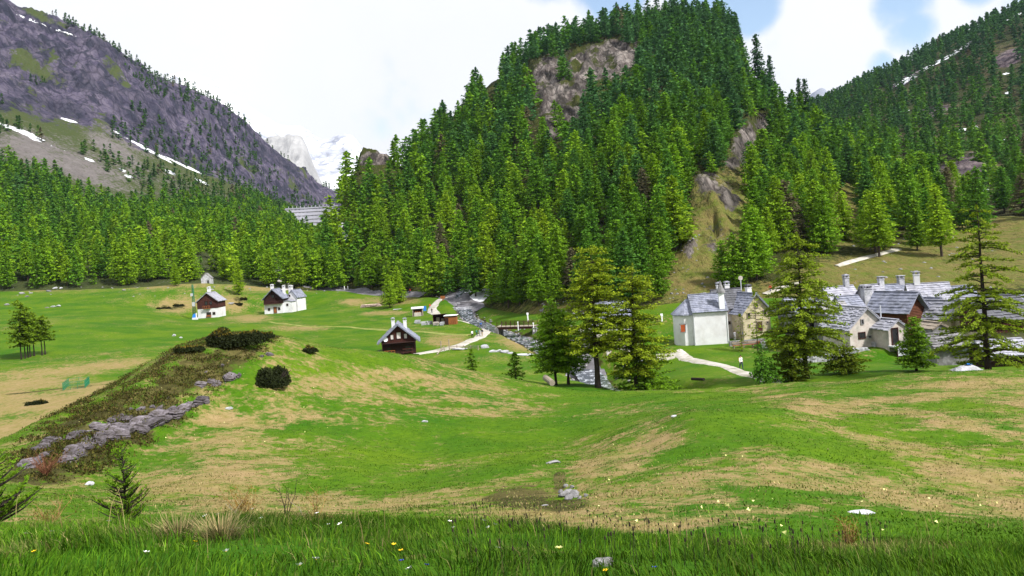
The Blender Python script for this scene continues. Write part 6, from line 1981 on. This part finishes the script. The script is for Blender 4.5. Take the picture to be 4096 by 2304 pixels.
twigs('small yellow shrub on the grass at the right', 849, 551, 7.6, .24, 8, 'twig_tan', 14, .14, m_leaf=(.17, .17, .02))
big_larch('little dark green larch sapling standing behind the near grass', 127, 524, 12.5, 446, .48, .06, MIDG * .8, 90, nwh=13, nbr=6, trunk_r=.020, size=.018, dens=5, step=.022, spread=.014, droop=-.15, rise=.35, power=.95, name='larch_sapling')
big_larch('larch sapling cut by the left border with long low branches', -8, 533, 10.2, 452, .75, .06, MIDG * .8, 91, nwh=12, nbr=6, trunk_r=.022, size=.018, dens=5, step=.022, spread=.014, droop=-.1, rise=.3, power=.8, name='larch_sapling')

# ------------------------------------------------------------------ fences, logs
def post(parent, p, hh, r, m='wood_grey', lean=(0, 0)):
    mb = MB(); mb.tube([(p[0], p[1], p[2] - .4), (p[0] + lean[0], p[1] + lean[1], p[2] + hh)], r, 6); return mb.build('post', M[m], parent)


o = empty('pole_fence', hit(441, 350.5, 100)); tag(o, 'weathered pole fence with tall gate posts beside the gravel path', 'fence')
org = o.location
PF = [(441, 351, 1.9), (444.5, 351.5, 1.0), (449.5, 350.5, 2.1), (457, 350, .9), (464, 350, .9), (471, 350, .9), (478, 350.2, .9)]
pp = []
for (u, v, hh) in PF:
    q = hit(u, v, 100) - org; pp.append(q); post(o, q, hh, .09, lean=(random.uniform(-.1, .1), 0))
for a, b in zip(pp[2:-1], pp[3:]):
    for z in (.4, .75):
        mb = MB(); mb.tube([a + Vector((0, 0, z)), b + Vector((0, 0, z))], .06, 5); mb.build('rail', M['wood_grey'], o)
mb = MB(); a, b = hit(437, 355, 100) - org, hit(444, 349.5, 100) - org; mb.tube([a + Vector((0, 0, .15)), b + Vector((0, 0, .5))], .1, 5); mb.build('rail', M['wood_grey'], o)

cs = [hit(63, 391, 70), hit(85, 388.5, 70), hit(89.5, 384, 70), hit(69, 386, 70)]
o = empty('wire_enclosure', cs[0]); tag(o, 'small green wire enclosure with thin posts on the lower left meadow', 'enclosure')
for a, b in zip(cs, cs[1:] + cs[:1]):
    Ln = (b - a).length; n = max(2, int(Ln / .9))
    for i in range(n):
        q = a + (b - a) * i / n; q.z = gz(q.x, q.y); q = q - cs[0]
        post(o, q, 1.15, .035, 'metal_green')
    for z in (.15, .6, 1.08):
        mb = MB(); mb.tube([a - cs[0] + Vector((0, 0, z)), b - cs[0] + Vector((0, 0, z))], .022, 4); mb.build('rail', M['metal_green'], o)
    mb = MB(); w_ = n * 5
    for i in range(w_): q = a - cs[0] + (b - a) * i / w_; mb.tube([q + Vector((0, 0, .1)), q + Vector((0, 0, 1.08))], .008, 3, cap=False)
    mb.build('wire_mesh', M['metal_green'], o)['kind'] = 'stuff'
for i, (a, b, r, m, lab) in enumerate([((545.5, 380), (552.5, 385.5), .34, 'wood_grey', 'pale sawn log lying at the foot of the bright green larch'), ((692, 380), (704, 380.5), .16, 'bark_dark', 'dark log on the grass below the chapel')]):
    A_, B_ = at(*a, 90), at(*b, 88)
    A_.z, B_.z = max(A_.z, gz(A_.x, A_.y)) + r * .8, max(B_.z, gz(B_.x, B_.y)) + r * .8
    o = empty('log', A_); tag(o, lab, 'log')
    mb = MB(); mb.tube([(0, 0, 0), tuple(B_ - A_)], r, 10); mb.build('stem', M[m], o, smooth=False)
for i, (u, v, lab) in enumerate([(344.5, 290, 'white post at the grey track, left one'), (348, 290, 'small white post beside the left one at the grey track'), (436, 290, 'white post on the forest edge above the road bend'), (528, 321, 'slim white post on the far river bank above the bridge'),
                                 (662, 322, 'white post on the grass left of the chapel'), (443, 301, 'small brown notice board on the gravel road')]):
    p = hit(u, v, 100); o = empty('marker_post', p); tag(o, lab, 'post')
    hh = 1.6 if i != 3 else 2.0
    mb = MB(); mb.tube([(0, 0, -.3), (0, 0, hh)], .16, 6); mb.build('post', M['white' if i != 5 else 'wood_orange'], o)
    if i in (2, 3, 4): mb = MB(); mb.box((0, 0, hh - .2), (.5, .25, .5)); mb.build('plate', M['white'], o)
    if i == 5: mb = MB(); mb.box((0, 0, 1.2), (1.5, .1, .9)); mb.build('board', M['wood_orange'], o)
p = hit(425, 313, 100); o = empty('notice_panel', p); tag(o, 'blue information panel between the stall and the gravel road', 'panel')
mb = MB(); mb.box((0, 0, 1.4), (.95, .08, 1.5)); mb.build('panel', M['blue'], o)
for x in (-.35, .35): mb = MB(); mb.box((x, .06, .5), (.08, .08, 1.6)); mb.build('post', M['wood'], o)

# ------------------------------------------------------------------ people
def body_mesh(walk):
    k = .22 if walk else .05
    J = {'pel': ((0, 0, .93), .13), 'wst': ((0, 0, 1.08), .125), 'chs': ((0, -.01, 1.30), .15), 'nek': ((0, -.01, 1.47), .055), 'hdb': ((0, -.03, 1.56), .08), 'hdt': ((0, -.02, 1.68), .085)}
    E = [('pel', 'wst'), ('wst', 'chs'), ('chs', 'nek'), ('nek', 'hdb'), ('hdb', 'hdt')]
    for s, n in ((-1, 'l'), (1, 'r')):
        f = k * s
        J.update({n + 'hip': ((s * .09, 0, .88), .10), n + 'kne': ((s * .10, -f * .7 - .02, .49), .065), n + 'ank': ((s * .10, -f * 1.1 + .06 * (s < 0) * walk, .09), .045), n + 'toe': ((s * .11, -f * 1.1 - .14, .04), .04),
                  n + 'sho': ((s * .18, 0, 1.40), .065), n + 'elb': ((s * .24, f * .7 + .03, 1.13), .048), n + 'wri': ((s * .24, f * .9 - .10, .92), .034), n + 'hnd': ((s * .235, f * .9 - .14, .82), .04)})
        E += [('pel', n + 'hip'), (n + 'hip', n + 'kne'), (n + 'kne', n + 'ank'), (n + 'ank', n + 'toe'), ('chs', n + 'sho'), (n + 'sho', n + 'elb'), (n + 'elb', n + 'wri'), (n + 'wri', n + 'hnd')]
    keys = list(J); idx = {a: i for i, a in enumerate(keys)}
    me = bpy.data.meshes.new('skeleton'); me.from_pydata([J[a][0] for a in keys], [(idx[a], idx[b]) for a, b in E], [])
    o = bpy.data.objects.new('skeleton', me); col.objects.link(o)
    o.modifiers.new('s', 'SKIN')
    if not me.skin_vertices: me.skin_vertices.new()
    for i, a in enumerate(keys):
        r = J[a][1]; me.skin_vertices[0].data[i].radius = (r, r * .8 if a in ('chs', 'wst', 'pel') else r)
    me.skin_vertices[0].data[0].use_root = True
    sb_ = o.modifiers.new('u', 'SUBSURF'); sb_.levels = 1; sb_.render_levels = 1
    return o


tmp = [body_mesh(False), body_mesh(True)]
dg = bpy.context.evaluated_depsgraph_get()
BODY = []
SKIN = pm('skin', (.42, .25, .18), (.46, .28, .2), 5, .7)
for t_ in tmp:
    me = bpy.data.meshes.new_from_object(t_.evaluated_get(dg)); me.materials.clear()
    for _ in range(4): me.materials.append(SKIN)
    for pl in me.polygons:
        c = pl.center
        pl.material_index = 3 if c.z < .10 else (2 if c.z < .96 and abs(c.x) < .21 else (0 if c.z > 1.47 or (abs(c.x) > .2 and c.z < .95) else 1))
        pl.use_smooth = True
    BODY.append(me)
for t_ in tmp:
    m_ = t_.data; bpy.data.objects.remove(t_); bpy.data.meshes.remove(m_)
CL = {n: pm('cloth_' + n, c, tuple(x * 1.2 for x in c), 5, .9) for n, c in dict(white=(.7, .7, .72), black=(.015, .015, .018), blue=(.03, .12, .4), grey=(.3, .3, .33), red=(.5, .03, .02), yellow=(.6, .33, .02), navy=(.02, .03, .07), tan=(.3, .22, .12),
                                                                                         orange=(.6, .16, .02), green=(.04, .2, .12), hair=(.03, .02, .012)).items()}
hair = MB(); n = 10
hp_ = []
for j, (r, z) in enumerate(((.092, 1.60), (.098, 1.67), (.07, 1.74), (.0, 1.765))):
    for k in range(n): hp_.append((r * math.cos(6.283 * k / n), r * math.sin(6.283 * k / n) + .005 + (.012 if j == 0 else 0), z + (.03 if (j == 0 and math.sin(6.283 * k / n) < -.3) else 0)))
hair.poly(hp_, [(j * n + k, j * n + (k + 1) % n, (j + 1) * n + (k + 1) % n, (j + 1) * n + k) for j in range(3) for k in range(n)])
HAIR = hair.mesh('hair_mesh', True)
pk = MB(); pk.hull6([(-.16, .10, 1.02), (.16, .10, 1.02), (.15, .30, 1.04), (-.15, .30, 1.04)], [(-.13, .10, 1.46), (.13, .10, 1.46), (.11, .24, 1.44), (-.11, .24, 1.44)]); PACK = pk.mesh('pack_mesh')
PEOPLE = [(472.5, 338, 'white', 'black', 1, 20, None, 'walker in white jacket and dark trousers, leftmost of the four on the path'), (477.2, 337, 'black', 'navy', 1, -30, 'green', 'walker in dark clothes with a pack, second of the four'),
          (480, 336.6, 'grey', 'grey', 0, 160, None, 'walker in pale grey between the two dark ones on the path'), (482.3, 336.3, 'black', 'tan', 1, 170, 'navy', 'walker in black jacket, rightmost of the four on the path'),
          (481.2, 328, 'blue', 'navy', 1, 170, 'white', 'walker in blue on the gravel road above the junction'), (485.3, 325.2, 'black', 'black', 1, 170, 'red', 'walker in black with a red pack behind the one in blue'),
          (741.5, 369.5, 'white', 'navy', 1, 185, 'yellow', 'hiker with big yellow backpack beside the village path'), (430.2, 309, 'red', 'grey', 1, 200, None, 'person in red on the gravel road behind the blue panel'),
          (410.2, 293.2, 'red', 'navy', 0, 160, None, 'person in red at the forest edge above the meadow'), (735, 340.5, 'grey', 'grey', 0, 0, None, 'person in pale grey on the terrace next to the chapel'),
          (744.2, 340, 'blue', 'navy', 0, 20, None, 'person in bright blue on the terrace in front of the cream gable'), (770.5, 292.5, 'red', 'navy', 1, 120, None, 'person in red on the path above the village'), (615.5, 330.5, 'blue', 'black', 0, 0, None, 'person in dark blue by the wall between the tall larches'),
          (785.5, 318, 'orange', 'navy', 0, 0, None, 'person in orange at the corner of the cream house'), (432, 313.5, 'black', 'navy', 1, 190, None, 'person in black walking on the road in front of the one in red')]
for (u, v, ja, tr, wk, rz, pack, lab) in PEOPLE:
    p = hit(u, v, 80)
    o = empty('person', p, R(rz + 180)); tag(o, lab, 'person')
    b = link('body', BODY[wk], None, o); s = random.uniform(.97, 1.06); o.scale = (s, s, s)
    for i, mm in ((1, CL[ja]), (2, CL[tr]), (3, CL['black'])):
        b.material_slots[i].link = 'OBJECT'; b.material_slots[i].material = mm
    hm = link('hair', HAIR, None, o)
    if not HAIR.materials: HAIR.materials.append(CL['hair'])
    if pack:
        pb = link('backpack', PACK, None, o)
        if not PACK.materials: PACK.materials.append(CL['navy'])
        pb.material_slots[0].link = 'OBJECT'; pb.material_slots[0].material = CL[pack]
        if pack == 'yellow': pb.scale = (1.3, 1.25, 1.0)

# ------------------------------------------------------------------ grass
def blades(n, d0, d1, hmin, hmax, wmin, wmax, cols, seed, tw=.80, lean=.35, power=1.0, dens=None, vary=.35):
    rng = np.random.default_rng(seed)
    y = d0 + (d1 - d0) * rng.random(n) ** power; x = rng.uniform(-tw, tw, n) * (y + .5)
    if dens is not None:
        k = dens(x, y, rng); x, y = x[k], y[k]; n = len(x)
    z = ground.h(x, y)
    u, v = project(x, y, z)
    tan = gatt(x, y, z, u, v)['tan']
    cl_ = vn(x / .28, y / .28, 3) * .55 + vn(x / .9, y / .9, 4) * .45
    h = rng.uniform(hmin, hmax, n) * (0.35 + 1.3 * cl_) * np.clip((13.5 - y) / 5.0, .35, 1) if d0 < 4 else rng.uniform(hmin, hmax, n) * (0.35 + 1.3 * cl_); w = rng.uniform(wmin, wmax, n)
    a = rng.uniform(0, 6.28, n); ln = rng.uniform(.1, 1, n) ** .8 * lean * h; b = rng.normal(size=n) * .9 + 6.283 * vn(x / .6, y / .6, 14) * 1.3
    wx, wy = np.cos(a) * w, np.sin(a) * w; lx, ly = np.cos(b) * ln, np.sin(b) * ln
    base = np.stack([x, y, z - .01], 1)
    mid = base + np.stack([lx * .35, ly * .35, h * .6], 1); tip = base + np.stack([lx, ly, h * (1 - .25 * (ln / h) ** 2)], 1)
    W = np.stack([wx, wy, np.zeros(n)], 1)
    V = np.stack([base - W, base + W, mid + W * .8, mid - W * .8, tip], 1).reshape(-1, 3)
    i = np.arange(n)[:, None] * 5
    T = np.concatenate([i + [0, 1, 2], i + [0, 2, 3], i + [3, 2, 4]], 0)
    k = np.clip((tan + .5 * fbm(x / 1.3, y / 1.3, 77) + .45 * rng.normal(size=n) * .5 - .36) * 1.5 + .02, 0, 1)[:, None]
    g = cols[0] + (cols[1] - cols[0]) * rng.random((n, 1)); t = cols[2] + (cols[3] - cols[2]) * rng.random((n, 1))
    c = (g * (1 - k) + t * k) * rng.uniform(1 - vary, 1 + vary, (n, 1)) * (.75 + .5 * vn(x / .4, y / .4, 6))[:, None] * (.72 + .6 * vn(x / 2.2, y / 2.2, 16))[:, None]
    hk = np.clip(1.4 * ell(u, v, [(110, 424, 120, 40, 29), (190, 376, 72, 32, 28), (45, 462, 50, 18, 20), (232, 350, 50, 20, 10)]) * (y > 20) * (.55 + .7 * fbm(x / 1.4, y / 1.4, 78, 3)), 0, .85)[:, None]
    c = c * (1 - hk) + np.array([.075, .066, .014]) * rng.uniform(.4, 1.5, (n, 1)) * hk
    return V, T, np.repeat(c, 5, 0)


GC = [np.array([.024, .082, .004]), np.array([.085, .17, .006]), np.array([.17, .135, .045]), np.array([.38, .29, .145])]
V, T, C = blades(125000, 3.2, 13.5, .04, .125, .0022, .0046, [g_ * .95 for g_ in GC], 1, power=.8, lean=.85, dens=lambda x, y, r: r.random(len(x)) < np.where(y < 9.2, 1, .35))
g = link('grass', np_mesh('grass', V, T, colors=C), M['blade']); tag(g, 'dense dark green grass along the near rim', 'grass', kind='stuff')
V, T, C = blades(260000, 9, 64, .018, .06, .006, .016, GC, 2, tw=.74, lean=1.3, power=.75, vary=.2)
g = link('grass', np_mesh('grass', V, T, colors=C), M['blade']); tag(g, 'short green and straw coloured turf on the knolls', 'grass', kind='stuff')
V, T, C = blades(260, 4.5, 15, .3, .55, .0016, .0026, [GC[2], GC[3], GC[2], GC[3]], 3, lean=.5)
g = link('grass_stalks', np_mesh('grass_stalks', V, T, colors=C), M['blade']); tag(g, 'thin pale dry grass stalks above the turf', 'grass stalks', kind='stuff')
for i, (u, v, lab) in enumerate([(178, 541, 'straw coloured grass tussock in the near grass, left of two'), (221, 541, 'straw coloured grass tussock in the near grass, right of two')]):
    p = hit(u, v, 4); rng = np.random.default_rng(i); n = 420
    a = rng.uniform(0, 6.28, n); r = np.abs(rng.normal(size=n)) * .07; ln = rng.uniform(.05, .22, n); h = rng.uniform(.08, .24, n)
    B = np.stack([np.cos(a) * r, np.sin(a) * r, np.zeros(n) - .02], 1); Tp = B + np.stack([np.cos(a) * ln, np.sin(a) * ln, h], 1); W = np.stack([-np.sin(a), np.cos(a), 0 * a], 1) * .003
    V = np.stack([B - W, B + W, (B + Tp) / 2 + W * .8 + [0, 0, .03], (B + Tp) / 2 - W * .8 + [0, 0, .03], Tp], 1).reshape(-1, 3); j = np.arange(n)[:, None] * 5
    T = np.concatenate([j + [0, 1, 2], j + [0, 2, 3], j + [3, 2, 4]], 0)
    k = rng.random((n, 1)) ** .7; c = GC[3] * k + GC[0] * (1 - k)
    o = link('grass_tussock', np_mesh('grass_tussock', V, T, colors=np.repeat(c, 5, 0)), M['blade']); o.location = p; tag(o, lab, 'tussock', 'straw tussocks')

# ---- flowers
M['petal_white'] = pm('white_petal', (.78, .79, .8), (.84, .84, .84), 30, .6)
M['petal_yellow'] = pm('yellow_petal', (.75, .48, .01), (.8, .55, .02), 30, .6)
M['petal_cream'] = pm('cream_petal', (.6, .6, .2), (.7, .68, .3), 30, .6)
M['petal_blue'] = pm('blue_petal', (.04, .06, .5), (.08, .12, .6), 30, .6)
M['stem_green'] = pm('flower_stem', (.04, .12, .01), (.06, .15, .015), 10, .8)
M['seed_head'] = pm('brown_seed_head', (.012, .008, .006), (.03, .02, .015), 40, .9)
def flower(u, v, kind, lab, group, size=.026, lift=.16):
    t, e = tang(u, v)
    q = hit(u, v + 9, 3.6); D = q.y
    head = Vector((t * D, D, e * D)); foot = Vector((t * D + random.uniform(-.02, .02), D + random.uniform(0, .05), 0)); foot.z = float(ground.h(foot.x, foot.y)[0])
    if head.z - foot.z < .05: head.z = foot.z + .07
    if head.z - foot.z > .34: head.z = foot.z + .30
    o = empty('flower', foot); tag(o, lab, 'flower', group)
    hd = head - foot
    mb = MB(); mb.tube([(0, 0, -.01), tuple(hd * .5 + Vector((.006, 0, 0))), tuple(hd)], .0022, 5); mb.build('stem', M['stem_green'], o)
    mb = MB(); n = 6; ti = Matrix.Rotation(random.uniform(-.5, .1), 3, 'X') @ Matrix.Rotation(random.uniform(-.4, .4), 3, 'Y')
    for k in range(n):
        a = 6.283 * k / n; ca, sa = math.cos(a), math.sin(a)
        L_ = lambda r, w, z: ti @ Vector((ca * r - sa * w, sa * r + ca * w, z)) * size + hd
        mb.poly([L_(.1, -.1, 0), L_(.1, .1, 0), L_(.65, .42, .35), L_(1.05, .18, .62), L_(1.05, -.18, .62), L_(.65, -.42, .35)], [(0, 1, 2, 5), (5, 2, 3, 4)])
    mb.build('petals', M['petal_' + kind], o)
    mb = MB(); mb.tube([tuple(ti @ Vector((0, 0, 0)) + hd), tuple(ti @ Vector((0, 0, .35)) * size + hd)], size * .25, 6); mb.build('flower_centre', M['petal_yellow'], o)
    return o


WF = [(252, 509.5, 'highest white flower, above the grass rim right of the straw tussocks'), (218, 514.5, 'white flower on the rim right above the tussocks'), (205, 516.5, 'white flower leaning on the rim above the left tussock'), (190, 522, 'broad white flower at the rim over the left tussock'),
      (231, 531, 'white flower touching the right tussock'), (238, 529, 'white flower close right of the one touching the tussock'), (261, 518.6, 'white flower on the rim right of the highest one'), (109, 521.6, 'white flower on the rim left of the larch sapling'),
      (146, 553, 'single white flower low in the grass below the sapling'), (226, 551.6, 'small white flower in the grass below the right tussock'), (316, 559.5, 'white flower low in the grass, right one of the lower two'), (300, 570, 'lowest white flower near the lower border'),
      (328, 525, 'small white flower below the crooked bare stem'), (340, 524.8, 'white flower right of the small one below the crooked stem'), (317, 513.6, 'tiny white flower under the sparse yellowish shrub'), (484, 521, 'upper white flower of the three in the middle of the rim'),
      (495, 524.8, 'right white flower of the three in the middle of the rim'), (488, 528, 'lower white flower of the three in the middle of the rim'), (453, 528, 'white flower left of the three, lower of a pair'), (450, 522, 'white flower left of the three, upper of a pair'),
      (410, 574, 'white flower at the lower border beside a blue one'), (497, 548.5, 'small white flower in the grass under the middle three'), (25, 534, 'white flower near the left border'), (51, 531.7, 'white flower at the foot of the yellow green shrub')]
for (u, v, lab) in WF: flower(u, v, 'white', lab, 'white flowers of the near grass', random.uniform(.017, .023))
for (u, v, k, lab) in [(34, 552, 'yellow', 'yellow flower in the grass near the left border'), (367, 544.6, 'yellow', 'first yellow flower from the left in the middle grass'), (394, 545, 'yellow', 'second yellow flower in the middle grass'), (401, 551, 'yellow', 'lowest yellow flower of the middle three'),
                       (195, 542, 'yellow', 'tiny yellow flower between the tussocks'), (606, 571, 'yellow', 'yellow flower beside the small grey stone'), (559, 549, 'cream', 'cream coloured bloom standing at the right of the lush grass'), (402, 567, 'blue', 'small blue flower near the lower border'),
                       (427, 572, 'blue', 'pale blue flower right of the small one at the lower border'), (655, 573.5, 'blue', 'deep blue gentian cut by the lower border')]:
    flower(u, v, k, lab, 'coloured flowers of the near grass', .015 if k != 'cream' else .024)
mb = MB()
rq = random.Random(9)
for _ in range(170):
    D = rq.uniform(4.2, 9.2); x = rq.uniform(-.1, .45) * D; z = float(ground.h(x, D)[0]); hh = rq.uniform(.12, .27)
    mb.tube([(x, D, z), (x + rq.uniform(-.02, .02), D, z + hh)], .0015, 3, cap=False); q = mb.v[-1]
    mb.tube([(q[0], D, z + hh - .01), (q[0], D, z + hh + .012)], [.006, .004], 5)
tag(mb.build('seed_heads', M['seed_head']), 'small dark brown seed heads on thin stalks in the near grass', 'seed heads', kind='stuff')
# little yellow blossoms sprinkled over the knoll
rr_ = np.random.default_rng(4)
Cc = []
for _ in range(230):
    u, v = (rr_.uniform(60, 330), rr_.uniform(360, 450)) if rr_.random() < .6 else (rr_.uniform(560, 1000), rr_.uniform(420, 540))
    p = hit(u, v, 5); Cc.append((p.x, p.y, p.z + .06))
V = tri_cloud(np.array(Cc), .03, rr_, flat=1)
tag(link('blossoms', np_mesh('blossoms', V, tri_faces(len(V) // 3)), M['petal_cream']), 'tiny pale yellow blossoms dotted over the knolls', 'blossoms', kind='stuff')

# ------------------------------------------------------------------ the blue air of the valley
hb = MB(); hb.box((0, 2900, 480), (9000, 6200, 1100 + 2 * 40))
hz = hb.build('haze', None)
hz['kind'] = 'stuff'
hm = bpy.data.materials.new('haze'); hm.use_nodes = True
hm.node_tree.nodes.clear()
ho_ = nd(hm.node_tree, 'ShaderNodeOutputMaterial')
hv = nd(hm.node_tree, 'ShaderNodeVolumePrincipled')
hv.inputs['Color'].default_value = (0.5, 0.62, 1.0, 1); hv.inputs['Density'].default_value = 0.000028; hv.inputs['Anisotropy'].default_value = 0.2
hm.node_tree.links.new(hv.outputs[0], ho_.inputs['Volume'])
hz.data.materials.append(hm)
